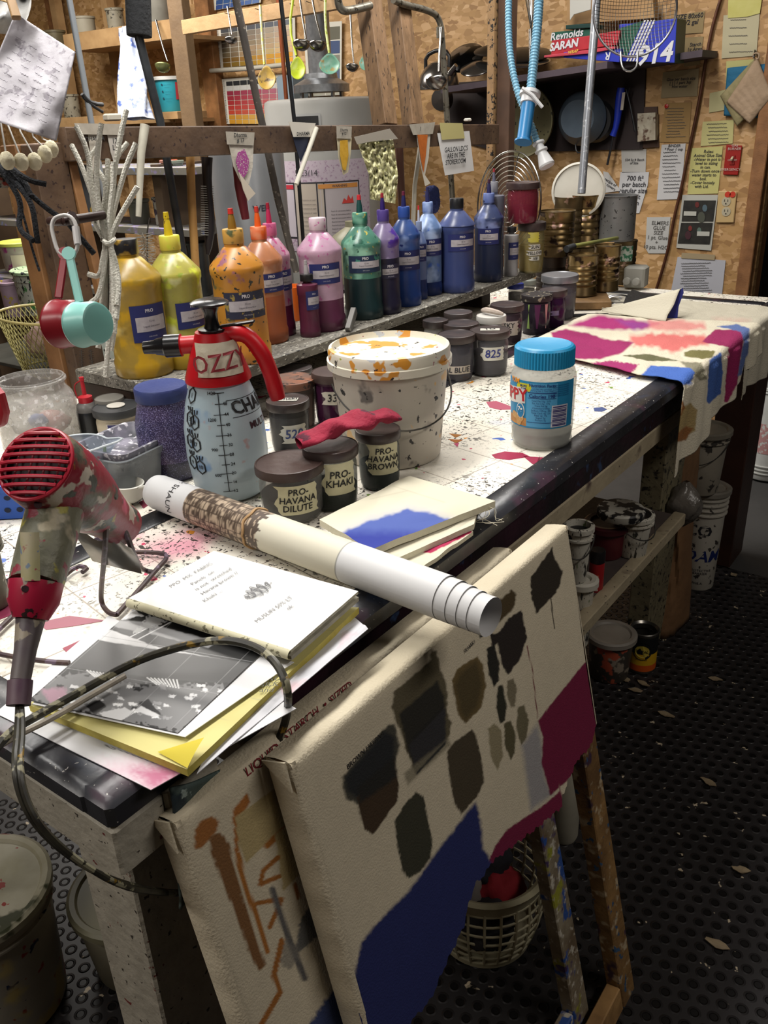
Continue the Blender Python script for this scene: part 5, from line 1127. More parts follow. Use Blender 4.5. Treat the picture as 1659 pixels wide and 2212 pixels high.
m = MB(); m.tube([Gp+(vup*math.cos(a)+vrt*math.sin(a))*R0*.98 for a in np.linspace(0, 2*PI, 48, endpoint=False)], .0022, 8, closed=True); m.build('grille_rim', M('#96192c', .35), th)
h0 = Gp+ax*.045; h1 = at(78, 1262, .765); h2 = at(66, 1338, .757)
m = MB(); m.tube([h0, h0*.6+h1*.4, h0*.3+h1*.7, h1], [.027, .026, .0250, .0235], 20, smooth=1); m.build('handle', hd, th)
m = MB(); m.tube([h1-(h2-h1)*.05, h1*.5+h2*.5, h2], [.0238, .0225, .015], 20); m.build('handle_end', M('#9c1636', .4, spots=(('#8d8578', 20, .63, .03), ('#2b1a1c', 60, .74, .02))), th)
s1 = at(44, 1470, .735); s2 = at(40, 1524, .728)
m = MB(); m.tube([h2, h2*.5+s1*.5, s1], [.0125, .0095, .0085], 14); m.build('strain_relief', M('#58504f', .5, var='#3c2c3c', vs=20, spots=(('#8a8070', 40, .62, .03),)), th)
m = MB(); m.tube([s1, s2], [.0105, .010], 14); m.build('cord_sleeve', M('#4a3142', .5, var='#6a5a5c', vs=22), th)
dis = lambda px, py, dep, R, ll: MB().lathe([(R, 0), (R, ll), (.0001, ll)], at(px, py, dep), 16, axis=tuple(-(at(px, py, dep)-CAM)/np.linalg.norm(at(px, py, dep)-CAM)), cap=False)
dis(82, 1090, .7655, .0035, .0015).build('screw', M('#2b1016', .6), th); dis(54, 1272, .741, .0030, .0015).build('screw', M('#2b1016', .6), th)
m = MB(); q = Gp+ax*.085; m.lathe([(.010, 0), (.009, .002), (.0001, .002)], q-_u*0+(rt*.8+up*.35-fw*.3)*R0*.9, 24, axis=tuple(rt*.75+up*.45-fw*.45), cap=False, sx=.6, sy=1.6); m.build('switch', M('#4c4a42', .5), th)
# tape on the handle
m = MB(); G = np.zeros((8, 10, 3)); a_ = at(60, 1150, .745); b_ = at(62, 1255, .741)
for i in range(8):
    for j in range(10): u = -1+2*i/7; v = j/9; G[i, j] = a_*(1-v)+b_*v+rt*u*.0085+fw*(.004*u*u)
m.grid(G); m.build('tape_patch', M('#a39a80', .6, var='#8c8a50', vs=30, spots=(('#8c2f44', 30, .64, .03), ('#6a7a8c', 24, .66, .03))), th, ang=180)
# wire stand
wm = M('#3d3038', .45, var='#5c4636', vs=30, spots=(('#6b5a6a', 22, .6, .05),))
bz = .905
stn = thing('wire_stand', 'bent rusty wire stand with grey foil flap holding the hair dryer', 'stand', onz(250, 1290, .9))
T = lambda *p: [onz(x, y, bz) for x, y in p]
top = at(232, 1066, .862)
m = MB(); m.tube([top, at(228, 1180, .865), onz(218, 1275, .93), onz(219, 1305, .908)]+T((235, 1325), (252, 1328)), .0030, 8, smooth=2); m.build('upright', wm, stn)
m = MB(); m.tube([top, at(252, 1108, .88), at(272, 1150, .90), at(290, 1200, .915), onz(305, 1230, .908)]+T((330, 1236),), .0030, 8, smooth=2); m.build('upright', wm, stn)
m = MB(); m.tube(T((252, 1328), (300, 1275), (340, 1228), (362, 1205), (355, 1195), (300, 1192), (285, 1195)), .0031, 8, smooth=1); m.build('foot_loop', wm, stn)
m = MB(); m.tube(T((-40, 1395), (60, 1300), (130, 1252), (165, 1222), (190, 1226), (178, 1236)), .0031, 8, smooth=1); m.build('foot_loop', wm, stn)
m = MB(); m.tube(T((-30, 1405), (20, 1418), (110, 1430), (150, 1432)), .0028, 8, smooth=1); m.build('foot_loop', wm, stn)
m = MB(); m.tube([at(150, 1133, .86), at(180, 1130, .855), at(205, 1108, .855), at(240, 1092, .862), at(262, 1100, .875)], .0026, 8, smooth=2); m.build('cross_wire', wm, stn)
m = MB(); G = np.zeros((24, 14, 3)); qa, qb, qc_, qd = at(158, 1150, .90), at(284, 1178, .905), at(306, 1240, .93), at(200, 1212, .925)
for i in range(24):
    for j in range(14): u = i/23; v = j/13; G[i, j] = (qa*(1-u)+qb*u)*(1-v)+(qd*(1-u)+qc_*u)*v-fw*.006*math.sin(u*5)*math.sin(v*3)+up*.003*math.sin(u*11)*(1-v)
m.grid(G); m.build('foil_flap', M('#85827c', .32, .75, var='#a8a59d', vs=20, bump=.35, bs=14), stn, ang=180)
# cords
cm_ = M('#26241f', .4, var='#4d4a3a', vs=30, spots=(('#8b8770', 40, .62, .03), ('#7a5f1c', 16, .72, .02)))
for off in (0, .0048):
    o = np.array([off, off*.3, 0])
    pts = [s2+o*.5, at(38, 1580, .70)+o, at(30, 1650, .665)+o, at(42, 1720, .66)+o, at(80, 1790, .66)+o, at(160, 1860, .69)+o, at(250, 1905, .74)+o+np.array([0, 0, -off]), at(340, 1927, .80)+o, at(430, 1928, .90)+o]
    m = MB(); m.tube(pts, .0028, 8, smooth=2); m.build('power_cord', cm_, th)
cord2 = [onz(-30, 1645, .93), onz(20, 1580, .93), onz(95, 1538, .928), onz(180, 1490, .928), onz(290, 1428, .93), onz(400, 1393, .948), onz(485, 1380, .953), onz(560, 1398, .953), onz(605, 1440, .95), onz(624, 1495, .935), onx(620, 1550, .022), onx(600, 1605, .02), onx(578, 1650, .014), onx(565, 1720, .008)]
m = MB(); m.tube(cord2, .0042, 8, smooth=2); m.build('extension_cord', cm_, label='stiff paint-streaked black cord arching over the papers and down the bench edge', cat='cord')
m = MB(); m.tube([onz(-30, 1628, .925), onz(40, 1587, .925), onz(105, 1556, .925), onz(180, 1512, .925), onz(270, 1460, .925)], .0030, 8, smooth=2); m.build('power_cord', M('#a89f90', .5, var='#77706a', vs=30), label='greyish-white flattened cord lying over the papers beside the black cord', cat='cord')

# ================================================================= FAR END OF THE BENCH
fe = [('p', [(1190, 720), (1220, 712), (1270, 722), (1310, 735), (1375, 740), (1340, 765), (1290, 778), (1250, 778), (1210, 770)], '#8f1a58', 4, 3, 8),
      ('p', [(1230, 705), (1290, 682), (1350, 690), (1420, 700), (1400, 712), (1330, 715), (1290, 712)], '#9c2468', 8, 3, 9), ('p', [(1330, 692), (1425, 700), (1370, 716)], '#7a3a8c', 10, 3, 9, .6), ('p', [(1400, 695), (1440, 690), (1520, 700), (1525, 712), (1450, 718), (1400, 712)], '#c97070', 10, 5, 9, .8),
      ('p', [(1360, 728), (1400, 722), (1520, 726), (1545, 742), (1490, 750), (1450, 762), (1420, 752), (1370, 748)], '#c96a66', 9, 6, 8), ('p', [(1275, 786), (1320, 780), (1380, 790), (1360, 812), (1290, 808)], '#962060', 3, 4, 3),
      ('p', [(1346, 770), (1400, 766), (1470, 782), (1400, 782)], '#5b5a3c', 2, 2, 5), ('p', [(1478, 762), (1500, 757), (1545, 760), (1540, 772), (1520, 778), (1478, 772)], '#6b6538', 2, 2, 5), ('p', [(1470, 783), (1515, 785), (1525, 820), (1510, 822)], '#5f5c44', 3, 2, 5, .8),
      ('p', [(1383, 815), (1405, 792), (1440, 793), (1490, 796), (1500, 806), (1488, 830), (1472, 832), (1430, 822)], '#3d62b0', 2, 2, 6),
      ('p', [(1515, 740), (1545, 714), (1590, 713), (1610, 716), (1600, 760), (1590, 830), (1570, 870), (1562, 868), (1568, 800), (1572, 752)], '#8a1850', 2, 2, 6),
      ('p', [(1530, 780), (1556, 762), (1560, 800), (1555, 850), (1530, 872), (1524, 868)], '#3a5a9c', 2, 2, 6), ('p', [(1550, 707), (1590, 702), (1618, 710), (1614, 760), (1600, 810), (1592, 812), (1604, 740), (1600, 718)], '#56699c', 3, 2, 6),
      ('p', [(1470, 880), (1490, 870), (1505, 885), (1500, 930), (1470, 945), (1458, 940)], '#a08a5c', 3, 2, 5), ('p', [(1462, 935), (1480, 920), (1495, 925), (1480, 950), (1460, 955)], '#8a5a30', 3, 2, 5), ('p', [(1470, 860), (1478, 880), (1460, 920), (1472, 880)], '#8a5a30', 2, 2, 5)]
def draped(name, label, y0, y1, x0, drop, layers, z, base='#cfc7b2', seed=0, thick=.002, xo=.006, skew=0.0, dropf=None, y0f=None, y1f=None):
    nu, nv = 230, 220; G = np.zeros((nu, nv, 3))
    for i in range(nu):
        u = i/(nu-1)
        for_ = (dropf(u) if dropf else drop)
        tot = -x0+for_; s_ = np.linspace(0, tot, nv)
        for j in range(nv):
            s = s_[j]; lx = x0+s
            ya = y0f(lx) if y0f else y0; yb = y1f(lx) if y1f else y1
            y = ya+(yb-ya)*u
            nz_ = noise.noise(Vector((lx*9+seed, y*9, 0)))*.006+noise.noise(Vector((lx*30+seed, y*22, 4)))*.0025
            R = .012
            if lx < -R: G[i, j] = (lx+xo, y, z+abs(nz_)+.0005)
            elif lx < R*PI/2-R:
                a = (lx+R)/R; G[i, j] = (-R+xo+R*math.sin(a), y, z-R+R*math.cos(a)+abs(nz_))
            else:
                dd = lx-(R*PI/2-R); G[i, j] = (xo+.004+.010*math.sin(y*30+seed)*min(1, dd*8)+.004*math.sin(y*75+dd*9), y+.0*dd, z-R-dd)
    m = MB(); m.grid(G); Cc = paint(pix(G.reshape(-1, 3)), base, layers); m.c = Cc
    return m.build(name, M('attr', .85, bump=.3, bs=260), label=label, cat='cloth', ang=180, solid=thick)
# rear plain piece first, then the dyed piece on top
draped('draped_cloth', 'plain muslin with pale pink smears draped over the far corner, behind the dyed cloth', 1.86, 2.22, -.42, .15, [('p', [(1540, 690), (1620, 692), (1600, 705)], '#c9968c', 14, 4, 6, .5)], .903, base='#b9b2a0', seed=2, xo=.010)
draped('draped_cloth', 'dyed muslin with magenta, coral and blue swatches hanging over the bench edge', 1.40, 1.93, -.43, .2, fe, .908, seed=5, xo=.016, dropf=lambda u: .20-.13*u, y0f=lambda x: np.interp(x, [-.5, -.35, -.1, .2], [1.52, 1.50, 1.42, 1.40]), y1f=lambda x: np.interp(x, [-.5, 0, .2], [1.90, 2.0, 2.03]))
# upstanding fold
m = MB(); fa = onz(1300, 690, .912); fb_ = onz(1455, 700, .912); tp_ = onz(1455, 690, .912); G = np.zeros((24, 26, 3))
p0 = onz(1300, 672, .915); p1 = onz(1440, 692, .915); p2 = onz(1470, 684, .915); p3 = onz(1530, 690, .915)
prof = [(1438, 694, 0), (1442, 680, .02), (1455, 660, .0), (1468, 625, .0), (1475, 622, 0), (1476, 632, 0), (1464, 665, 0), (1460, 685, 0), (1470, 692, 0)]
dep = (p1-CAM)@fw
F = np.array([at(x, y, dep+.01*k) for k, (x, y, _) in enumerate(prof)]); B_ = np.array([p0+(np.array([0, 0, .0012])*k) for k in range(len(prof))])
for i in range(24):
    q = i/23*(len(prof)-1); f_ = np.array([np.interp(q, range(len(prof)), F[:, k]) for k in range(3)]); b_ = np.array([np.interp(q, range(len(prof)), B_[:, k]) for k in range(3)])
    for j in range(26): t = (j/25)**1.0; G[i, j] = f_*(1-t)+b_*t
m.grid(G); m.v = m.v; m.build('cloth_flap', [M('#bdb7a4', .85, bump=.2, bs=200)], label='muslin flap folded up in a standing curl showing its blue underside', cat='cloth', ang=180, solid=.001)
m = MB(); m.slab([at(x, y, dep+.035) for x, y in ((1438, 694), (1455, 660), (1468, 625), (1475, 622), (1477, 632), (1466, 662), (1463, 692))][::-1], .001, -fw); m.build('blue_underside', M('#20256a', .85), bpy.data.objects['cloth_flap'], smooth=False)
# clips and markers by the cans
th = thing('spring_clip', 'shiny metal binder clip on the strip in front of the tin cans', 'clip', onz(1310, 655, .9))
cl = M('#a9a9ad', .25, 1.0); q = onz(1308, 660, .9)
MB().tube([q+(0, 0, .003), q+(.002, 0, .022), q+(.045, .03, .03), q+(.06, .035, .01), q+(.01, -.01, .004)], .0016, 6, smooth=1).build('wire_loop', cl, th)
MB().tube([q+(-.01, .02, .003), q+(-.006, .02, .024), q+(.04, .055, .026), q+(.055, .06, .006)], .0016, 6, smooth=1).build('wire_loop', cl, th)
MB().beam(q+(-.01, 0, .008), q+(.05, .02, .008), .012, .004, ref=(0, 0, 1)).build('jaw', cl, th)
m = MB(); q = onz(1236, 682, .905); m.lathe([(.0045, 0), (.0045, .07), (.003, .075), (.003, .1)], q, 12, axis=(.75, .6, 0)); m.build('marker_pen', M('#17171a', .35), label='black marker pen lying beside the purple jars', cat='pen')
m = MB(); q0, q1, q2 = onz(1345, 660, .91), onz(1365, 632, .912), onz(1440, 640, .906)
m.slab([q0, onz(1352, 640, .925), q1+(0, 0, .01), onz(1400, 636, .908), q2, onz(1400, 650, .905)], .006, (0, 0, 1)); m.build('leather_glove', M('#1f1e1f', .6, bump=.4, bs=60), label='crumpled black cloth piece on the far corner behind the clip', cat='cloth')
# ================================================================= PLANK SHELF ON THE BENCH AND ITS WOODEN RACK
SHZ = 1.01
gw = M('#77736a', .65, var='#575249', vs=9, vamt=.9, stretch=(3, 1, 3), bump=.25, bs=40, spots=(('#2c2a27', 20, .64, .04), ('#b5b2a6', 30, .68, .02)))
shf = thing('plank_shelf', 'weathered grey plank shelf raised on blocks above the bench, carrying the dye bottles', 'shelf', (-.75, 1.3, .9))
MB().box((-.745, 1.30, SHZ-.011), (.29, 1.34, .022), bev=.002).build('plank', gw, shf)
dkw = M('#3c2c22', .7, var='#241a15', vs=6)
for y in (.66, 1.3, 1.93): MB().box((-.80, y, .944), (.12, .05, .086), bev=.002).build('support_block', dkw, shf)
MB().box((-.885, 1.3, .944), (.02, 1.3, .086)).build('back_panel', dkw, shf)
rack = thing('wooden_rack', 'dark brown wooden upright rack with a long crossbeam behind the dye bottles', 'rack', (-.93, 1.3, .9))
bw = M('#54402f', .6, var='#3a2a1f', vs=7, vamt=.9, stretch=(1, 1, 1), bump=.15, spots=(('#2b1c17', 30, .7, .03),))
bw2 = M('#7c5734', .6, var='#55381f', vs=7, vamt=.9, bump=.15, bs=50)
studm = M('#7d6146', .6, var='#5c4630', vs=9, vamt=.9, stretch=(3, 3, .6), bump=.2, bs=60, spots=(('#2b2018', 40, .7, .03),))
def pxbeam(p0, p1, X, w, t, mat, name, parent, X1=None, ref=(0, 1, 0), bev=.002, mi=0):
    a = onx(p0[0], p0[1], X); b = onx(p1[0], p1[1], X if X1 is None else X1)
    return MB().beam(a, b, w, t, ref=ref, bev=bev).build(name, mat, parent)
bL = np.array([-.93, .665, 1.372]); 
# posts
PL = onz(196, 846, .902)
MB().beam((PL[0]-.045, PL[1], .901), (PL[0]-.05, PL[1]-.005, 1.40), .052, .085, ref=(0, 1, 0), bev=.002).build('post', bw2, rack)
MB().beam((PL[0]+.0, PL[1]+.004, .901), (PL[0]-.005, PL[1], 1.40), .036, .075, ref=(0, 1, 0), bev=.002).build('post', bw, rack)
MB().beam((PL[0]+.04, PL[1]+.05, 1.012), (PL[0]-.0, PL[1]+.05, 1.38), .02, .02, ref=(0, 1, 0), bev=.002).build('post', bw2, rack)
bX = float(PL[0])+.018
bl = onx(135, 312, bX); br_ = onx(1070, 290, bX)
MB().beam(bl, br_, .062, .03, ref=(1, 0, 0), bev=.002).build('crossbeam', bw, rack)
pR = onx(1083, 290, bX-.015)
MB().box((pR[0], pR[1]+.03, 1.72), (.05, .045, 1.64), bev=.002).build('post', M('#4b3527', .6, var='#2c1e17', vs=8), rack)
MB().box((pR[0]-.045, pR[1]+.015, 1.72), (.026, .04, 1.64), bev=.002).build('post', M('#7d6244', .6, var='#94744e', vs=30, spots=(('#1f1a17', 60, .6, .04),)), rack)
def ext(a, b, f):  # extend past the top of the frame
    a = np.array(a); b = np.array(b); return a+(b-a)*f
for (b0, t0, w, tt, X, X2) in (((832, 272), (792, -30), .050, .06, bX-.03, bX-.1), ((893, 272), (858, -30), .042, .06, bX-.03, bX-.1)):
    a = onx(b0[0], b0[1], X); b = onx(t0[0], t0[1], X2); b = ext(a, b, 1.6)
    MB().beam(a, b, w, tt, ref=(0, 1, 0), bev=.002).build('rafter_stud', studm, rack)
# steel pipe bends
pipe = M('#6d6a62', .4, .6, var='#8a8270', vs=20, spots=(('#3b352c', 26, .62, .05),))
gx = bX-.06
th = thing('pipe', 'grey steel pipe bending down behind the handwritten storeroom sign', 'pipe', onx(966, 300, gx))
MB().tube([onx(850, 0, gx), onx(872, 10, gx), onx(925, 22, gx), onx(950, 38, gx), onx(956, 90, gx), onx(966, 262, gx), onx(978, 440, gx)], .0095, 14, smooth=2).build('tube', pipe, th)
MB().lathe([(.0125, 0), (.0125, .03)], onx(951, 58, gx), 16, axis=(0, 0, -1)).build('coupling', pipe, th)
th = thing('pipe', 'short grey steel elbow pipe beside the galvanised flue at the top', 'pipe', onx(735, 20, gx-.1))
MB().tube([onx(727, -60, gx), onx(730, 8, gx), onx(738, 22, gx), onx(752, 24, gx), onx(800, 12, gx)], .0105, 14, smooth=2).build('tube', pipe, th)
# poles and tool handles leaning in the rack
def pole(label, pts, r, mat, X, name='pole', cat='pole', taper=None, z1=None, grp=None):
    P = [onx(x, y, X) for x, y in pts]; d = P[0]-P[1]; P = [P[0]+d*.25]+P
    e = P[-1]-P[-2]
    k = (P[-1][2]-.905)/(-(e[2])) if e[2] < 0 else 0
    P.append(P[-1]+e*max(.05, min(k, 1.3)))
    if P[-1][2] < .905: P[-1][2] = .905
    m = MB(); m.tube(P, taper or r, 12); o = m.build(name, mat, label=label, cat=cat, group=grp); return o
rx = bX-.055
th = thing('padded_pole', 'black pole with a thick foam sleeve at the top, left of the upright stud', 'pole', onx(350, 262, rx))
P = [onx(296, -30, rx), onx(300, 80, rx), onx(346, 262, rx), onx(370, 400, rx), onx(398, 560, rx)]
MB().tube(P, .0095, 14).build('rod', M('#26282a', .35, var='#3c3f42', vs=20), th)
MB().lathe([(.026, 0), (.0265, .004), (.0265, .16), (.025, .2)], onx(301, 78, rx), 28, axis=tuple(P[0]-P[1])).build('foam_sleeve', M('#1c1d1f', .9, bump=.4, bs=120), th)
pole('grey-brown wooden pole crossing the colour charts, behind the beam', [(510, 0), (541, 150), (565, 262), (600, 430), (618, 500)], .0095, M('#4b4540', .55, var='#2d2a29', vs=14, spots=(('#7a7268', 30, .66, .03),)), rx)
pole('thin black pole passing the lime green spoon', [(611, 40), (636, 262), (652, 480)], .0055, M('#17181a', .4), rx-.05)
pole('pale grey metal pole at the upper left beside the beige container', [(150, 0), (170, 110), (197, 262)], .0075, M('#9aa0a6', .35, .5), rx-.35)
pole('dark maroon brush handle hanging below the beam behind the magenta sample', [(512, 352), (517, 400), (523, 432)], .012, M('#5c1a22', .4), bX-.03, 'brush_handle', 'brush', taper=[.011, .012, .013, .010])
pole('yellow wooden tool handle hanging behind the lime bottle', [(411, 345), (414, 430), (418, 500)], .010, M('#a27a45', .5, var='#8a6234', vs=12, spots=(('#5c2420', 12, .7, .02),)), bX-.05, 'tool_handle', 'handle')
pole('brown leather-like tool handle hanging left of the orange sample', [(863, 330), (866, 400), (870, 470)], .012, M('#4c3028', .45), bX-.05, 'tool_handle', 'handle')
pole('white curved handle hanging right behind the orange sample', [(905, 335), (896, 400), (893, 470)], .007, M('#a8a498', .4), bX-.04, 'tool_handle', 'handle')
th = thing('scrub_brush', 'black long-handled scrub brush with rows of bristles hanging behind the yellow bottles', 'brush', onx(450, 440, bX-.05))
m = MB(); m.tube([onx(447, 340, bX-.05), onx(447, 400, bX-.05), onx(455, 480, bX-.05), onx(449, 550, bX-.05)], [.014, .012, .011, .013, .004], 12, smooth=1); m.build('handle', M('#1d191a', .4), th)
m = MB()
for k in range(22):
    y = 402+k*5.0; m.tube([onx(434, y, bX-.044), onx(462, y+1, bX-.044)], .0008, 4)
m.build('bristles', M('#8f8d88', .6), th)
th = thing('dust_brush', 'dark blue soft-bristled brush hanging beside the storeroom sign', 'brush', onx(935, 430, rx))
m = MB(); G = np.zeros((24, 14, 3)); q = onx(934, 430, rx-.02)
lump('blue', 'x', 'x', q, (.026, .022, .045), M('#1a2350', .9, bump=.8, bs=90), 5)
o = bpy.data.objects['blue']; o.name = 'bristles'; o.parent = th; o.location = Vector(ORG[o]-ORG[th])
for k_ in ('label', 'category'): del o[k_]
m = MB(); rs_ = random.Random(3)
for k in range(90):
    a = rs_.random()*2*PI; b = (rs_.random()-.5)*2; d = np.array([math.cos(a)*.8, math.sin(a)*.8, b]); d /= np.linalg.norm(d); p = q+d*np.array([.023, .02, .042]); m.tube([p, p+d*.011+np.array([0, 0, -.004])], .0006, 3)
m.build('bristle_tips', M('#232f6c', .9), th, kind='stuff')
# white bottle brush
th = thing('bottle_brush', 'white bristled bottle brush hanging between the two yellow bottles', 'brush', onx(315, 540, rx))
m = MB(); q = onx(313, 540, rx); m.tube([onx(322, 470, rx), onx(318, 505, rx), q+(0, 0, -.04)], .0016, 6); m.build('wire', wire, th)
m = MB()
for k in range(150):
    z = -.045+.08*k/150; a = k*2.4; d = np.array([math.cos(a), math.sin(a), .25*math.sin(k)]); m.tube([q+(0, 0, z), q+(0, 0, z)+d*.024], .0006, 3)
m.build('bristles', M('#a8a59b', .8), th, kind='stuff')

# ---- paper and bag samples taped over the beam
bx = bX+.017
def hang(label, body_poly, mat, tape_poly=None, tape_mat=None, text=None, ts=.014, tpos=None, blot=None, cat='sample', name='dye_sample', extra=None, z=0.0, grp=None):
    pl = [onx(x, y, bx+.002+z) for x, y in body_poly]
    th = thing(name, label, cat, pl[0], group=grp)
    m = MB(); m.slab(pl, .0015, (1, 0, 0)); m.build('packet' if name == 'dye_sample' else 'sheet', mat, th, smooth=False)
    if tape_poly: m = MB(); m.slab([onx(x, y, bx+.0045+z) for x, y in tape_poly], .001, (1, 0, 0)); tp = m.build('masking_tape', tape_mat or M('#8f887c', .6, var='#a8a195', vs=30), th, smooth=False)
    if blot: m = MB(); m.slab([onx(x, y, bx+.0052+z) for x, y in blot[0]], .0008, (1, 0, 0)); m.build('dye_powder', blot[1], th, smooth=False)
    if text:
        m = MB(); q = onx(tpos[0], tpos[1], bx+.0058+z); text_plane(m, text, ts, q, (0, 1, 0), (0, 0, 1), lift=.0006, bold=.02, slant=.1); m.build('handwriting', M('#1b1b1d', .7), th, smooth=False)
    if extra: extra(th)
    return th
pap = M('#b3aca0', .7, var='#8d867b', vs=14, bump=.3, bs=40)
hang('sample bag with magenta powder marked Dharma 17 taped to the beam', [(494, 308), (548, 308), (546, 360), (538, 398), (520, 392), (505, 360)], pap, [(488, 284), (550, 286), (548, 314), (491, 312)], None, 'Dharma\n# 17', .013, (519, 298), ([(514, 330), (528, 322), (538, 345), (536, 370), (524, 388), (516, 372), (510, 350)], M('#8c3a78', .6, spots=(('#b3aca0', 200, .6, .05),))))
hang('folded paper tip hanging under the magenta sample bag', [(516, 372), (552, 418), (536, 434), (526, 410)], M('#b5aa9a', .7), name='paper_strip', cat='paper', z=.004)
hang('sample bag with dark blue dye marked Dharma beside a white paper tube on the beam', [(630, 284), (672, 284), (660, 325), (650, 350), (640, 320)], M('#1f2436', .5), [(624, 263), (682, 266), (674, 296), (634, 296)], M('#b3ada2', .6), 'DHARMA', .012, (655, 289))
hang('slim sample bag of golden yellow dye marked Dharma 12 on the beam', [(728, 296), (760, 297), (758, 330), (752, 372), (742, 378), (732, 340)], M('#b3a98c', .6), [(727, 272), (760, 273), (759, 300), (728, 299)], None, 'Dharma\n# 12', .010, (743, 285), ([(735, 304), (751, 302), (753, 335), (747, 368), (741, 366), (735, 335)], M('#a87f1c', .6, var='#c29a3a', vs=60)))
hang('sample strip of rust orange dye marked with a question mark on the beam', [(900, 288), (930, 288), (926, 340), (918, 378), (930, 396), (919, 402), (908, 350)], M('#b3aca0', .6), [(884, 269), (940, 264), (935, 289), (893, 292)], None, '?', .016, (908, 279), ([(902, 291), (924, 291), (920, 335), (915, 372), (909, 340)], M('#a85a20', .6, var='#8c4616', vs=60)))
hang('handwritten sign reading GALLON LDCS ARE IN THE STOREROOM taped to the beam', [(945, 288), (1014, 283), (1024, 369), (962, 379)], M('#c3c1c0', .6), [(950, 265), (999, 266), (1004, 299), (955, 302)], M('#a9a06c', .6), "GALLON LDC'S\nARE IN THE\nSTOREROOM", .0205, (985, 336), name='paper_sign', cat='sign')
hang('torn tape and rolled white tags at the left end of the beam', [(190, 286), (222, 288), (217, 340), (213, 400), (204, 380), (196, 330)], M('#a19a8e', .7), [(160, 266), (270, 268), (268, 292), (172, 290)], None, 'DHARMA', .011, (205, 300))
hang('white sample tag with dark lettering beside the bundle at the left end of the beam', [(232, 290), (266, 290), (258, 330), (250, 362), (240, 330)], M('#a8a29a', .7), text='12\nLP', ts=.014, tpos=(248, 312))
m = MB(); m.tube([onx(313, 270, bx+.012), onx(305, 330, bx+.012), onx(299, 468, bx+.012)], [.010, .0085, .006], 10); m.build('paper_tube', M('#a8a496', .6, var='#8c877a', vs=20), label='thin grey-white paper tube hanging from the beam above the lime bottle', cat='tube')
m = MB(); m.tube([onx(684, 276, bx+.012), onx(640, 398, bx+.012)], .006, 10); m.build('paper_tube', M('#b5b1a4', .6), label='white paper tube leaning across the beam beside the Dharma bag', cat='tube')
# crumpled clear bag with pale yellow film
m = MB(); G = np.zeros((40, 34, 3)); L_ = [(768, 298), (780, 330), (798, 380), (800, 430)]; R_ = [(846, 284), (852, 320), (860, 380), (854, 440)]
for i in range(40):
    q = i/39*3; lx = np.interp(q, range(4), [p[0] for p in L_]); ly = np.interp(q, range(4), [p[1] for p in L_]); rx_ = np.interp(q, range(4), [p[0] for p in R_]); ry_ = np.interp(q, range(4), [p[1] for p in R_])
    for j in range(34): v = j/33; G[i, j] = onx(lx+(rx_-lx)*v, ly+(ry_-ly)*v, bx+.012+.012*noise.noise(Vector((i*.35, j*.35, 2)))+.008*noise.noise(Vector((i*.9, j*.9, 7))))
m.grid(G); th = m.build('plastic_bag', M('#bdb98a', .22, var='#d5d3ae', vs=60, spots=(('#8c8a58', 50, .58, .05), ('#4c4a40', 9, .72, .02))), label='crumpled pale yellow plastic bag taped to the middle of the beam', cat='bag', ang=180)
m = MB(); m.slab([onx(x, y, bx+.020) for x, y in ((765, 296), (842, 278), (860, 300), (800, 306), (772, 312))], .001, (1, 0, 0)); m.build('masking_tape', M('#928b80', .6), th, smooth=False)
# eraser-like tape rolls lying on the beam
MB().box(onx(243, 258, bX)+np.array([0, 0, .004]), (.02, .035, .014), bev=.003).build('tape_wad', M('#a8a294', .7), label='small folded wad of tape lying on the left end of the beam', cat='tape')
MB().box(onx(1010, 262, bX)+np.array([0, 0, .004]), (.015, .03, .01), bev=.003).build('tape_wad', M('#b5b0a5', .7), label='small white eraser-like block on the beam above the storeroom sign', cat='tape')

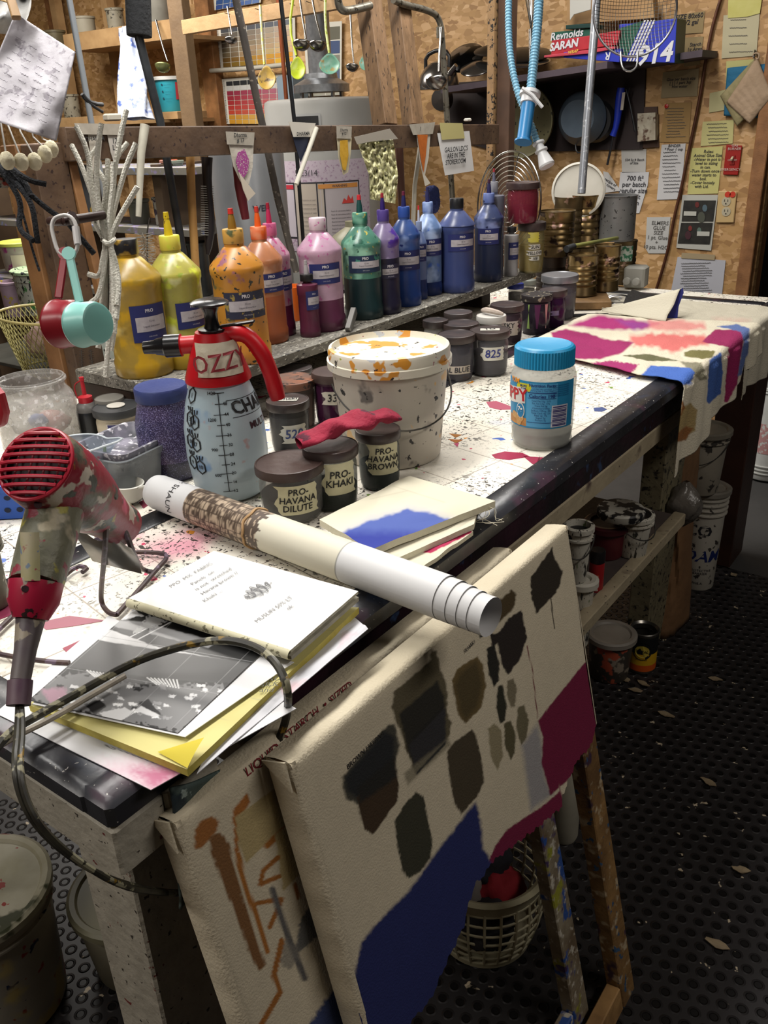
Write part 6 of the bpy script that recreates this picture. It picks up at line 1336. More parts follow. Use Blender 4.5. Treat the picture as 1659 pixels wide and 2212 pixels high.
# ================================================================= DYE BOTTLES
navy = M('#22285a', .45); lbw = M('#a9a3a6', .55, var='#8d878b', vs=60)
def tone(h, s=.86, v=.86):
    r_, g_, b_ = [int(h[i:i+2], 16) for i in (1, 3, 5)]; m_ = (r_+g_+b_)/3
    return '#%02x%02x%02x' % tuple(int(max(0, min(255, (m_+(q-m_)*s)*v))) for q in (r_, g_, b_))
def dyebottle(label, px, pyb, w, pytop, body, cap, fillc=None, fl=0, nozzle=None, pynoz=None, tip=None, lab=True, da=.35, text='PRO', l0=.28, l1=.55, lw=.07, spots=(), shape='round', z=SHZ, labm=None, capr=.38, shoulder=.74, dirt=0.5, group='dye bottles lined up on the plank shelf'):
    c, r, h = stand(px, pyb, w, pytop, z)
    th = thing('dye_bottle', label, 'bottle', c, group=group)
    ch = h*.105; nk = h-ch
    sh = shoulder*h
    P = [(.93, 0), (1.0, .02), (1.0, .11), (.955, .135), (.95, .3), (.95, fl if fl > .14 else .5), (.95, .66), (.99, .68), (1.0, shoulder-.02), (.97, shoulder), (.44, nk/h-.03), (.36, nk/h-.02), (.36, nk/h)]
    P = sorted(P, key=lambda q: q[1])
    bm = M(tone(body), .3, var=tone(body, .7, .72), vs=18, vamt=.6, spots=spots, bump=.03) if isinstance(body, str) else body
    mats = []
    for i in range(len(P)-1): mats.append(1 if fillc and (P[i][1]+P[i+1][1])/2 < fl else 0)
    MB().lathe([(r*a, h*b) for a, b in P], c, 44, mats=mats).build('body', [bm, M(tone(fillc), .3, var='#000000', vs=12, vamt=.12) if fillc else bm], th)
    capm = M(cap, .4, spots=spots) if isinstance(cap, str) else cap
    cr = r*capr
    MB().lathe([(cr*.98, nk), (cr, nk+.001), (cr, h-.002), (cr*.94, h), (.0001, h)], c, 32, cap=False).build('cap', capm, th)
    if pynoz:
        hn = zat(c[0], c[1], pynoz)-z-h
        nm = M(nozzle, .35) if isinstance(nozzle, str) else (nozzle or capm)
        m = MB(); ms = [nm, M(tip, .4)] if tip else [nm]
        m.lathe([(cr*.42, h-.001), (cr*.36, h+hn*.4), (cr*.24, h+hn*.72), (cr*.28, h+hn*.73), (cr*.24, h+hn), (.0001, h+hn)], c, 20, cap=False, mats=[0, 0, 0, 1 if tip else 0, 1 if tip else 0]); m.build('spout', ms, th)
    if lab:
        f_ = facing(c)+da; rr = r*.955
        m = MB(); patch_cyl(m, c, rr, f_, h*l0, h*l1, lw, lift=.001); lo = m.build('label', labm or navy, th)
        m = MB(); patch_cyl(m, c, rr, f_+.04, h*(l0+(l1-l0)*.28), h*(l0+(l1-l0)*.68), lw*.84, lift=.0014); m.build('label_panel', lbw, lo)
        m = MB(); text_cyl(m, text, h*.034, c, rr, f_-.02, h*(l0+(l1-l0)*.84), lift=.0018, bold=.03); text_cyl(m, 'DYE COLOR', h*.012, c, rr, f_, h*(l0+(l1-l0)*.14), lift=.0018); m.build('label_text', M('#b9b5b8', .5), lo, smooth=False)
        m = MB(); text_cyl(m, 'Liquid Decorator', h*.020, c, rr, f_+.02, h*(l0+(l1-l0)*.42), lift=.0019); text_cyl(m, '32 oz', h*.020, c, rr, f_+.02, h*(l0+(l1-l0)*.56), lift=.0019); m.build('label_text', M('#3a3640', .5), lo, smooth=False)
    return th, c, r, h
DB = dyebottle
DB('mustard yellow dye bottle with black cap at the left end of the shelf', 318, 820, 124, 516, '#c29a2c', '#19181a', spots=(('#6e5a20', 7, .62, .1), ('#d9c27c', 4, .62, .1), ('#b08a20', 9, .55, .1)), da=.45, capr=.40, group='dye bottles')
DB('lime yellow dye bottle with speckled yellow spout, second from the left', 405, 800, 110, 508, '#c9c04a', '#c9bd4a', fillc='#c9a01e', fl=.20, nozzle=M('#c2a81c', .4, spots=(('#5c3a1c', 60, .66, .03),)), pynoz=458, da=.62, spots=(('#c2cc3a', 8, .62, .08), ('#8c9a3a', 60, .7, .03), ('#d9d9a0', 5, .62, .08)), l0=.32, l1=.52)
DB('ochre dye bottle smeared with grey, red-tipped spout, behind the sprayer', 534, 790, 112, 494, M('#b07a2c', .35, var='#a8622a', vs=6, spots=(('#5c5a3c', 7, .64, .05), ('#8a5a6a', 8, .68, .05), ('#2c2a20', 60, .68, .03))), M('#b58a44', .4, spots=(('#4a5030', 16, .58, .08),)), nozzle='#7c5a1c', tip='#b52a24', pynoz=450, da=.25, l0=.36, l1=.56, lw=.085, labm=M('#26283a', .45, spots=(('#8c7a3c', 60, .62, .05),)))
DB('bright orange dye bottle with orange cap just right of the ochre bottle', 582, 746, 88, 489, '#c97a4c', '#c9501c', fillc='#b85e34', fl=.42, nozzle='#c9521c', tip='#b03028', pynoz=446, da=.45, l0=.46, l1=.62, spots=(('#d9ae8c', 5, .60, .12), ('#c95a20', 14, .66, .05)))
DB('pink dye bottle with magenta spout, squeezed behind the orange bottle', 604, 730, 74, 482, '#c98fa8', '#b0587c', fillc='#6c1a40', fl=.28, nozzle='#a3264c', tip='#8c1c30', pynoz=438, da=.65, l0=.42, l1=.6, spots=(('#9c3a6c', 30, .66, .04), ('#dcc0cc', 5, .62, .1)))
DB('large pink dye bottle with white cap and purple dregs, middle of the shelf', 702, 719, 94, 470, '#cfa0bc', '#b5a4ab', fillc='#6e2f50', fl=.29, da=.25, l0=.44, l1=.62, lw=.072, spots=(('#dcc8d6', 3, .56, .1), ('#a85a8c', 26, .68, .04)))
DB('small maroon squeeze bottle with clear spout in front of the large pink bottle', 672, 730, 45, 592, '#6a2642', '#161516', nozzle=M('#a8a4a6', .2, alpha=.7), pynoz=562, da=.6, l0=.45, l1=.75, lw=.035, shoulder=.84, capr=.62)
DB('green dye bottle with red-tipped dark green spout, half full', 788, 693, 84, 459, '#4e9078', '#2f6a58', fillc='#1f3a3c', fl=.40, nozzle='#173f3c', tip='#b52a30', pynoz=421, da=.2, l0=.46, l1=.62, lw=.08, spots=(('#8fc2a8', 5, .60, .1), ('#1f5040', 16, .64, .04), ('#a89a4a', 30, .72, .02)), labm=M('#1c2c44', .45, spots=(('#3a7a68', 20, .6, .05),)))
DB('violet dye bottle with dark purple cap between the green and cobalt bottles', 835, 681, 66, 453, '#8a76a8', '#4b3a7c', fillc='#2a2640', fl=.55, nozzle='#2c1c5c', tip='#8c2430', pynoz=417, da=.4, l0=.36, l1=.5, lw=.05, spots=(('#4c3088', 9, .62, .05), ('#b5a8c8', 5, .62, .1)), labm=M('#26243c', .5))
DB('cobalt blue dye bottle with red-tipped blue spout, third blue shade from the right group', 878, 664, 66, 446, '#3355a0', '#27458c', fillc='#26479a', fl=.58, nozzle='#1f2050', tip='#5c1c34', pynoz=413, da=.2, l0=.38, l1=.58, lw=.075, spots=(('#8ba0cc', 4, .60, .1), ('#1c2c6c', 16, .66, .05)), labm=M('#1d2250', .45))
DB('small clear blue squeeze bottle with a red tip beside the cobalt bottle', 908, 648, 32, 478, '#7289c4', '#8a98b8', fillc='#2c3f80', fl=.26, nozzle=M('#b5b9c8', .3), tip='#c22a34', pynoz=444, da=.3, l0=.5, l1=.72, lw=.03, capr=.4)
DB('sky blue dye bottle with a powder-blue cap behind the small clear bottle', 927, 640, 58, 436, '#6a8cc6', '#4d68a8', fillc='#1f3578', fl=.15, nozzle='#262850', pynoz=403, da=.3, l0=.44, l1=.62, lw=.07, spots=(('#a8bce0', 5, .58, .1), ('#3a60b4', 10, .63, .06)))
DB('large slate blue dye bottle with a black cap near the right of the row', 987, 635, 76, 428, '#4e5c94', '#19191b', spots=(('#9aa6cc', 3, .62, .1),), da=.35, l0=.46, l1=.64, lw=.075, fillc='#3d4a84', fl=.72)
DB('dark navy dye bottle with pale blue cap and dark spout beside the slate bottle', 1054, 611, 62, 417, '#3d4a78', '#5a6aa0', fillc='#2a3454', fl=.62, nozzle='#26244c', tip='#3a1c34', pynoz=387, da=.0, l0=.44, l1=.62, lw=.06, spots=(('#7a86b4', 5, .62, .1), ('#22284c', 16, .65, .04)))
DB('grey flat-shouldered dye bottle at the back, next to the dark rack post', 1064, 604, 46, 392, '#77798a', '#85858c', nozzle='#5c5c6c', tip='#8c2c34', pynoz=364, da=.3, l0=.42, l1=.62, lw=.05, fillc='#4c4e58', fl=.35, shoulder=.86)
DB('slim white dye bottle with a black flip cap in front of the yellow jar', 1103, 598, 31, 490, '#b9b5b4', '#1b1a1c', da=.5, l0=.35, l1=.7, lw=.035, shoulder=.84, capr=.62)
# yellow jar and the red one on its lid
th, cy_, ry_, hy_ = pot('yellow dye jar labelled SUN YELLOW under the red jar on the shelf', 1146, 591, 54, 479, z=SHZ, fill='#a8801c', fl=.55, lid='#1f1b1c', tint='#9c9468', a=.4, tape=[('', .01, .2, .62, .82, .028, '#b5a82c'), ('SUN', .012, .3, .48, .58, .03, '#b9b2a8'), ('YELLOW', .011, .3, .36, .46, .042, '#b9b2a8'), ('108', .010, .3, .26, .34, .026, '#b9b2a8')], group='dye jars')
c2, r2, h2 = stand(1128, 483, 68, 392, SHZ+hy_+.001)
pot('red dye jar with a dark lid stacked on top of the SUN YELLOW jar', 1128, 484, 66, 393, z=SHZ+hy_+.001, fill='#7a1430', fl=.42, lid='#2c1c1e', tint='#7c2c3c', a=.65, group='dye jars', tape=None)
# orange cup and grey clutter behind the bottles
MB().lathe([(.022, 0), (.028, .075), (.026, .075), (.02, .002), (.0001, .002)], onz(636, 690, SHZ), 32, cap=False).build('plastic_cup', M('#c9601c', .4), label='small orange plastic cup behind the maroon squeeze bottle', cat='cup')
MB().box((-1.02, .93, .957), (.16, .24, .11), bev=.006).build('storage_box', M('#9aa29c', .5, var='#77756c', vs=14, spots=(('#2c2b2a', 20, .6, .05),)), label='smeared grey-white plastic box behind the shelf between the yellow and ochre bottles', cat='box')
m = MB(); m.beam(onz(752, 715, SHZ+.002), onz(765, 670, SHZ+.035), .012, .018, ref=(0, 0, 1), bev=.001); m.build('metal_bracket', M('#6d6b68', .4, .6), label='small grey metal bracket leaning between the large pink and green bottles', cat='bracket')

# ================================================================= TIN CANS AND POT
tinm = M('#8a744c', .32, .85, var='#5c4a34', vs=9, vamt=.8, spots=(('#c9a596', 7, .64, .04), ('#3a2c24', 12, .62, .06)))
tinm2 = M('#6c5c40', .4, .8, var='#3c3024', vs=9, spots=(('#b09080', 8, .68, .04),))
def tin(label, c, r, h, mat=tinm, lab=None):
    th = thing('tin_can', label, 'can', c, group='empty tin cans stacked at the end of the shelf')
    pf = [(r, 0), (r*1.03, .001), (r*1.03, .004), (r, .006)]
    for k in range(1, 6): q = h*(.12+.76*k/6); pf += [(r, q-.006), (r*.955, q-.003), (r*.955, q), (r*1.01, q+.003)]
    pf += [(r, h-.006), (r*1.03, h-.004), (r*1.03, h), (r*.97, h), (r*.96, h-.004), (.0001, h-.004)]
    MB().lathe(pf, c, 40).build('body', mat, th)
    if lab: m = MB(); patch_cyl(m, c, r*1.015, facing(c), h*.55, h*.9, r*1.4, lift=.001); m.build('label', lab, th)
    return th
Z0 = .925
MB().box(onz(1275, 650, Z0-.013)+np.array([-.03, .03, 0]), (.13, .22, .022), rot=(0, 0, .5), bev=.002).build('wood_block', wood('#8a6a44', '#5c4428'), label='short wooden board under the front tin cans', cat='board')
cA, rA, hA = stand(1255, 642, 64, 549, Z0); tin('copper-streaked tin can standing front and lowest on the wooden board', cA, rA, hA)
cB, rB, hB = stand(1300, 634, 56, 531, Z0); cB = (cB[0]+.0, cB[1]+.02, Z0); tin('tin can right of the front one, a brush resting across its top', cB, rB, hB)
cC, rC, hC = stand(1337, 620, 48, 521, Z0-.02); cC = (cC[0], cC[1]+.03, Z0-.02); tin('rusty tin can with a torn green-white label, rightmost of the lower row', cC, rC, hC, tinm2, M('#a8b0a4', .5, spots=(('#2f6a4c', 30, .5, .05),)))
cD, rD, hD = stand(1200, 648, 62, 552, .902); cD = (cD[0]-.02, cD[1], .902); tin('blackened tin can lowest at the left, behind the silver-lid jar', cD, rD, hD, M('#2a221e', .5, .5, var='#4c3a2a', vs=9))
zt = cD[2]+hD+.001
cE, rE, hE = stand(1212, 546, 74, 447, zt); tin('shiny ribbed brass-coloured tin can, topmost front of the left stack', (cD[0]+.012, cD[1], zt), rE, hE)
cF2 = np.array(ony(1228, 500, cD[1]+.16)); tin('dull tin can standing behind the shiny topmost one', (cF2[0], cF2[1], .902), .046, hD, tinm2)
tin('tall dull tin can at the back left, upper', (cF2[0], cF2[1], .902+hD+.001), .046, zat(cF2[0], cF2[1], 424)-(.902+hD+.001), tinm2)
cG = np.array(ony(1262, 500, cD[1]+.20)); tin('tin can hidden low at the back of the stack', (cG[0], cG[1], .902), .047, hD, tinm2)
tin('ribbed tin can at the back right touching the grey pot, upper', (cG[0], cG[1], .902+hD+.001), .047, zat(cG[0], cG[1], 420)-(.902+hD+.001), tinm)
zp = Z0+hC-.019
cP, rP, hP = stand(1330, 524, 76, 421, zp+.002)
th = thing('aluminium_pot', 'tall grey aluminium pot resting on the tin cans in front of the notes', 'pot', cP)
MB().lathe([(rP*.9, 0), (rP, .006), (rP, hP-.004), (rP*1.06, hP-.002), (rP*1.06, hP), (rP*.97, hP), (rP*.97, .01), (.0001, .008)], cP, 48).build('body', M('#8b8b8a', .45, .55, var='#77777a', vs=12, spots=(('#3b3a3a', 60, .7, .03),)), th)
m = MB(); a_, b_ = ony(1240, 532, cA[1]), ony(1364, 508, cC[1]); mid = a_*.45+b_*.55
m.tube([a_, a_*.6+b_*.4, b_*.9+a_*.1, b_], [.007, .006, .005, .002], 10); th = m.build('paint_brush', M('#8a8a4a', .45, var='#2c3030', vs=9), label='long paint-stained brush lying across the tops of the tin cans', cat='brush')
m = MB(); m.tube([a_-(b_-a_)*.12+np.array([0, 0, -.004]), a_], [.010, .009], 10); m.build('bristle_head', M('#222426', .7), th)
# ================================================================= BACK WALL: NOTES, SWITCHES, PANS
WP = WY-.002
def W4(*a): return [(1160+x/3.325, y/3.325) for x, y in a]
def wpt(x, y, d=0.0): return ony(x, y, WP-d)
ink = M('#26252b', .8); inkl = M('#56534f', .8)
def note(label, quad, colr, text=None, ts=.012, tpos=None, d=.002, lines=0, inkm=ink, cat='note', name='paper_note', var=None, pin=None, rot=0.0, slant=.1):
    P = [wpt(x, y, d) for x, y in quad]
    m = MB(); m.slab(P, .0012, (0, -1, 0)); o = m.build(name, M(colr, .75, var=var, vs=14) if var else M(colr, .75), label=label, cat=cat, smooth=False)
    cx = sum(q[0] for q in quad)/len(quad); cy = sum(q[1] for q in quad)/len(quad)
    if text:
        m = MB(); q = wpt(*(tpos or (cx, cy)), d+.001); text_plane(m, text, ts, q, (1, 0, 0), (0, 0, 1), lift=.0008, bold=.012, slant=slant, rot=rot); m.build('handwriting', inkm, o, smooth=False)
    if lines:
        m = MB(); x0 = min(q[0] for q in quad); x1 = max(q[0] for q in quad); y0 = min(q[1] for q in quad); y1 = max(q[1] for q in quad); rr_ = random.Random(len(label))
        for k in range(lines):
            y = y0+(y1-y0)*(.16+.7*k/max(1, lines-1)); a = x0+(x1-x0)*(.18+.08*rr_.random()); b = x0+(x1-x0)*(.62+.22*rr_.random()); n_ = max(4, int((b-a)/2.2)); pts = []
            for q in range(n_): pts.append(wpt(a+(b-a)*q/(n_-1)+rot*0, y+(1.1 if q % 2 else -1.1)*rr_.random()+((b-a)*-.03)*q/n_, d+.002))
            m.tube(pts, .0009, 3)
        m.build('handwriting', inkm, o, smooth=False)
    if pin:
        MB().lathe([(.0001, .006), (.008, .004), (.008, 0)], wpt(pin[0], pin[1], d), 16, axis=(0, -1, 0), cap=False).build('push_pin', M('#a3241e', .4), o)
    return o
note('tan note headed SIZE 80x60 beside the 914 box', W4((985, 110), (1205, 80), (1190, 235), (1040, 245)), '#8a7752', 'SIZE 80x60\n1 1/2 gal', .022, W4((1090, 140))[0])
note('tan note about starch under the size note beside the blue box', W4((1060, 270), (1195, 262), (1170, 465), (1055, 480)), '#857350', 'Starch\n1c Argo\nStock\n2 gal', .017, W4((1130, 370))[0])
note('grey-tan note with a boxed diagram left of the brown tube', W4((905, 520), (1165, 490), (1150, 690), (890, 705)), '#87785a', 'Glue per batch size\n[ ] ) 1 part 3qt\nHot water', .014, W4((1030, 595))[0])
note('tan typed note with a red pin above the narrow white list', W4((925, 740), (1110, 735), (1090, 1025), (880, 1020)), '#8f7144', None, lines=11, inkm=inkl, pin=W4((932, 762))[0])
note('narrow white list of recipes left of the yellow glue rules', W4((895, 1040), (1068, 1030), (1030, 1430), (860, 1435)), '#b0aeae', 'BINDER\n* Pour 1 cup', .014, W4((985, 1060))[0], lines=12)
note('small white note about 554 square feet above the batch note', W4((605, 1075), (785, 1070), (780, 1235), (610, 1240)), '#aaa7a2', '554 Sq ft Batch\nof Size', .013, W4((700, 1160))[0])
note('white note reading 700 square feet per batch behind the pot', W4((600, 1235), (805, 1235), (795, 1330), (735, 1530), (655, 1535), (585, 1370)), '#b3b2b3', '700 ft²\nper batch\nregular size\nweight\nmuslin', .026, W4((690, 1370))[0])
note('tilted white note about size between the lid and the pot', W4((475, 1230), (510, 1238), (600, 1370), (490, 1385)), '#b3b1ae', 'recipe of\nsize covers', .016, W4((520, 1320))[0], rot=-.5, d=.004)
note('yellow lined note with the Animal Glue Size rules', W4((1110, 1065), (1335, 1050), (1300, 1390), (1080, 1395)), '#b0aa6c', 'Rules:\nAnimal Glue Size\n-Water in pot is\nlevel to sizing\nin can.\n-Turn down once\nwater starts to\nboil.\n-Cover loosely\nwith Lid.', .0155, W4((1208, 1215))[0])
note('pale yellow lined note above the glue rules', W4((1190, 875), (1415, 860), (1405, 1030), (1175, 1050)), '#b0a972', None, lines=6, inkm=inkl)
note('blank pale yellow note partly behind the pot holders', W4((1240, 670), (1350, 645), (1350, 790), (1235, 810)), '#a9a278')
note('yellow-green note showing behind the top of the blue pot holder', W4((1360, 440), (1560, 425), (1555, 600), (1355, 630)), '#aaa66c')
note('long faded paper with faint figures under the yellow pad at top right', W4((1340, 110), (1600, 90), (1575, 400), (1325, 420)), '#a9a184', None, lines=5, inkm=inkl, d=.002)
note('yellow pad sheet at the very top right', W4((1375, -40), (1620, -40), (1600, 95), (1510, 120), (1370, 130)), '#b0aa5e', None, d=.005, var='#c2bd7c')
note('white note about Elmers glue size beside the brown tube', W4((790, 1560), (960, 1558), (930, 1820), (800, 1820), (778, 1780)), '#a8a7a4', 'ELMERS\nGLUE\nSIZE\n1 pt. Glue\n+\n10 pts. H2O', .021, W4((868, 1690))[0], inkm=inkl)
o = note('large white typed page at the bottom of the wall just above the bench end', W4((1010, 1845), (1355, 1870), (1325, 2150), (955, 2130)), '#a9a9b0', None, lines=13, inkm=inkl)
m = MB(); m.slab([wpt(x, y, .005) for x, y in W4((1040, 1815), (1280, 1830), (1275, 1868), (1035, 1855))], .001, (0, -1, 0)); m.build('masking_tape', M('#97876a', .6), o, smooth=False)
# framed picture: generic dark scene with two figures, twice
P = [wpt(x, y, .004) for x, y in W4((1045, 1400), (1300, 1400), (1250, 1800), (1000, 1780))]
th = thing('framed_picture', 'white framed sheet with two dark pictures of seated figures under the yellow rules', 'picture', P[3])
MB().slab(P, .004, (0, -1, 0)).build('frame', M('#a9a8a0', .5), th, smooth=False)
for k, (q, blobs) in enumerate((([(1055, 1440), (1285, 1440), (1265, 1590), (1038, 1590)], [((1150, 1470), 22, '#5c1f1c'), ((1205, 1495), 26, '#4a5c66'), ((1180, 1560), 40, '#44463c')]), ([(1035, 1600), (1262, 1600), (1240, 1755), (1010, 1748)], [((1100, 1640), 20, '#6c2420'), ((1085, 1690), 32, '#3c1c24'), ((1165, 1655), 22, '#52645c')]))):
    m = MB(); m.slab([wpt(x, y, .006) for x, y in W4(*q)], .001, (0, -1, 0)); po = m.build('print', M('#1d1c1a', .5, var='#34322c', vs=30), th, smooth=False)
    for (bx_, by_), rr, cc in blobs:
        m = MB(); m.slab([wpt(*W4((bx_+rr*math.cos(t)*.7, by_+rr*math.sin(t)))[0], .0075) for t in np.linspace(0, 2*PI, 9, endpoint=False)[::-1]], .0006, (0, -1, 0)); m.build('figure', M(cc, .6), po, smooth=False)
    for (bx_, by_), w_ in (((1100, 1535) if k == 0 else (1195, 1680), 90),):
        m = MB(); m.slab([wpt(x, y, .0085) for x, y in W4((bx_-w_/2, by_-18), (bx_+w_/2, by_-16), (bx_+w_/2-2, by_+16), (bx_-w_/2-2, by_+14))], .0006, (0, -1, 0)); cp = m.build('caption', M('#a9a8a0', .6), po, smooth=False)
# red emergency switch, outlet
P = [wpt(x, y, .004) for x, y in W4((1362, 1038), (1475, 1045), (1445, 1258), (1337, 1255))]
th = thing('switch_plate', 'red emergency burner switch plate on the wall at right', 'switch', P[3])
MB().slab([p+np.array([0, -.004, 0]) for p in P], .006, (0, -1, 0)).build('plate', M('#8c1812', .4), th, bevel=.002)
q = wpt(*W4((1404, 1150))[0], .009); MB().box(q, (.018, .004, .034), bev=.001).build('toggle_frame', M('#7c1410', .4), th); MB().box(q+np.array([0, -.008, .006]), (.008, .018, .010), bev=.002, rot=(.5, 0, 0)).build('toggle', M('#b5a98c', .4), th)
m = MB(); text_plane(m, 'GAS\nBURNER', .013, q+np.array([.003, 0, .045]), (1, 0, 0), (0, 0, 1), lift=.003); text_plane(m, 'EMERGENCY', .013, q+np.array([-.003, 0, -.033]), (1, 0, 0), (0, 0, 1), lift=.003); text_plane(m, 'ON   OFF', .008, q+np.array([0, 0, 0]), (1, 0, 0), (0, 0, 1), lift=.003); m.build('plate_text', M('#b9aaa0', .5), th, smooth=False)
P = [wpt(x, y, .004) for x, y in W4((1305, 1370), (1437, 1375), (1415, 1600), (1285, 1600))]
th = thing('outlet', 'cream double outlet plate with two red stickers on the wall', 'outlet', P[3])
MB().slab([p+np.array([0, -.004, 0]) for p in P], .006, (0, -1, 0)).build('plate', M('#b59a6c', .4), th, bevel=.003)
for yy in (1448, 1520):
    q = wpt(*W4((1358, yy))[0], .010); so = MB().lathe([(.017, 0), (.017, .004), (.0001, .0045)], q+np.array([0, .004, 0]), 24, axis=(0, -1, 0), cap=False).build('socket', M('#a9a08a', .4), th)
    for dx_, dz_, sz in ((-.006, .004, (.0018, .002, .008)), (.006, .004, (.0018, .002, .008)), (0, -.007, (.004, .002, .004))): MB().box(q+np.array([dx_, -.001, dz_]), sz).build('slot', M('#1c1a18', .6), so)
for xx in (1370, 1405): MB().lathe([(.0001, .001), (.011, .001), (.011, 0)], wpt(*W4((xx, 1397))[0], .0095), 20, axis=(0, -1, 0), cap=False).build('sticker', M('#b5301c', .5), th)
# brown tube down the wall
m = MB(); m.tube([wpt(*q, .012) for q in W4((1330, -40), (1262, 180), (1215, 420), (1160, 760), (1100, 1040), (1040, 1340), (985, 1560), (950, 1760), (895, 1960), (840, 2130))], .0062, 10, smooth=2)
m.build('copper_tube', M('#4a2c1e', .4, .4, var='#6c4430', vs=14), label='brown copper tube running down the board wall between the notes', cat='pipe')
# pot holders hanging on a hook
th = thing('wall_hook', 'small dark wall hook holding the pot holders near the wall edge', 'hook', wpt(*W4((1565, 400))[0]))
MB().tube([wpt(*W4((1565, 362))[0], 0), wpt(*W4((1565, 370))[0], .03), wpt(*W4((1562, 410))[0], .035), wpt(*W4((1555, 405))[0], .05)], .003, 8, smooth=1).build('hook', M('#26231f', .4), th)
def quilt(name, label, quad, d, mat, t=.008, lp=None):
    P = [wpt(x, y, d) for x, y in W4(*quad)]; n_ = 24; G = np.zeros((n_, n_, 3))
    for i in range(n_):
        for j in range(n_):
            u, v = i/(n_-1), j/(n_-1); G[i, j] = (P[0]*(1-u)+P[1]*u)*(1-v)+(P[3]*(1-u)+P[2]*u)*v
            G[i, j, 1] -= t*min(1, 8*min(u, 1-u, v, 1-v))*(.6+.4*abs(math.sin(v*PI*6)))
    m = MB(); m.grid(G); o = m.build(name, mat, label=label, cat='pot holder', solid=.004, ang=180)
    if lp: MB().tube([wpt(*q, d+.004) for q in W4(*lp)], .003, 8, closed=True, smooth=1).build('loop', mat, o)
    return o
quilt('pot_holder', 'blue quilted pot holder behind the beige ones at the wall edge', [(1370, 490), (1700, 455), (1660, 850), (1345, 830)], .012, M('#1f5c7c', .85, bump=.3, bs=60))
quilt('pot_holder', 'olive-beige quilted pot holder under the top beige one', [(1560, 430), (1640, 700), (1440, 905), (1320, 690)], .022, M('#8a7f5c', .85, var='#77704c', vs=14, bump=.3, bs=60))
quilt('pot_holder', 'stained beige quilted pot holder hanging in front, topmost', [(1580, 415), (1690, 690), (1530, 885), (1365, 735)], .034, M('#a38c74', .85, var='#8c755c', vs=10, bump=.3, bs=60), lp=[(1560, 425), (1590, 425), (1598, 390), (1575, 380), (1550, 390)])
# match box holder
P = [wpt(x, y, .0) for x, y in W4((735, 770), (870, 765), (880, 1055), (710, 1065))]
th = thing('match_holder', 'rusty wall-mounted match box holder with a smeared white box', 'holder', P[3])
MB().slab([p+np.array([0, -.01, 0]) for p in P], .01, (0, -1, 0)).build('back_plate', M('#3c2a22', .6, var='#5a4030', vs=14), th)
P = [wpt(x, y, .045) for x, y in W4((722, 815), (850, 808), (850, 1005), (722, 1018))]
MB().slab(P, .034, (0, -1, 0)).build('match_box', M('#a39c8a', .6, var='#6c5844', vs=14, spots=(('#4c3426', 12, .56, .08),)), th, smooth=False)

# ---- pot shelf with dark backboard, hung pans
shw = M('#3b3038', .6, var='#4e4249', vs=9); dkb = M('#231818', .7, var='#2f2220', vs=5)
th = thing('pot_shelf', 'dark painted shelf with brown backboard below it, carrying kettle, lids and foil boxes', 'shelf', wpt(1150, 250))
D0 = .30
a = ony(952, 189, WP-D0); b = ony(1312, 133, WP-D0)
wv = (b-a); m = MB(); 
def shelfpt(x, y, d): return ony(x, y, WP-d)
z_a, z_b = a[2], b[2]
kx = (z_b-z_a)/(b[0]-a[0]); pl = [np.array([a[0], WP-D0, z_a]), np.array([b[0], WP-D0, z_b]), np.array([b[0]+.02, WP-.20, z_b+kx*.02]), np.array([b[0]+.30, WP-.18, z_b+kx*.30]), np.array([b[0]+.30, WP-.005, z_b+kx*.30]), np.array([a[0], WP-.005, z_a])]
m.slab(pl, .022, (0, 0, 1)); m.build('shelf_board', shw, th, smooth=False)
sz = lambda x: z_a+(z_b-z_a)*(x-a[0])/(b[0]-a[0])
MB().slab([wpt(x, y, .012) for x, y in ((962, 180), (1394, 150), (1388, 322), (1080, 330), (975, 300))], .012, (0, -1, 0)).build('backboard', dkb, th, smooth=False)
def dish(name, label, cx, cy, rx, d, mat, depth=.05, rim=.004, cat='pan', prof=None, tilt=0, parent=None):
    q = wpt(cx, cy, d); dep = (q-CAM)@fw; R = rx*dep/F_PX
    pf = prof(R) if prof else [(.0001, 0), (R*.72, 0), (R*.8, .006), (R*.97, depth), (R, depth+.001), (R, depth+.004), (R*.96, depth+.004), (R*.78, .010), (R*.7, .004), (.0001, .004)]
    th = thing(name, label, cat, q); MB().lathe(pf, q, 56, axis=(.05, -1, tilt), cap=False).build('bowl', mat, th); return th, q, R
dish('enamel_pan', 'large cream enamel basin hanging below the shelf behind the blue hose', 1136, 262, 72, .085, M('#6f6a50', .35, var='#8d8766', vs=6, spots=(('#23211c', 40, .70, .03),)), prof=lambda R: [(R, .06), (R*1.02, .055), (R*.98, .045), (R*.9, .0), (.0001, -.012)])
th, q, R = dish('enamel_pan', 'blue-grey enamel pan hanging by its handle beside the white pole', 1258, 256, 50, .09, M('#46505a', .3, var='#353d46', vs=9), prof=lambda R: [(R*1.05, .0), (R*1.08, .004), (R*1.0, .02), (R*.80, .045), (R*.74, .055), (.0001, .058)][::1])
MB().tube([q+np.array([-.02, -.01, -R*.95]), q+np.array([-.01, -.02, -R*1.35]), q+np.array([.02, -.02, -R*1.35]), q+np.array([.03, -.01, -R*.95])], .003, 8, smooth=1).build('handle', M('#1d1f22', .4), th)
dish('frying_pan', 'black frying pan hanging in the dark behind the blue-grey enamel pan', 1288, 262, 42, .05, M('#1d1d20', .35), prof=lambda R: [(R, .0), (R*1.02, .004), (R*.9, .03), (.0001, .032)])
dish('frying_pan', 'dark pan hanging at the left end of the pot shelf, half hidden by the pipe', 958, 215, 24, .07, M('#1f1b19', .4, var='#3c2f26', vs=14), prof=lambda R: [(R, .0), (R*1.02, .004), (R*.9, .03), (.0001, .032)])
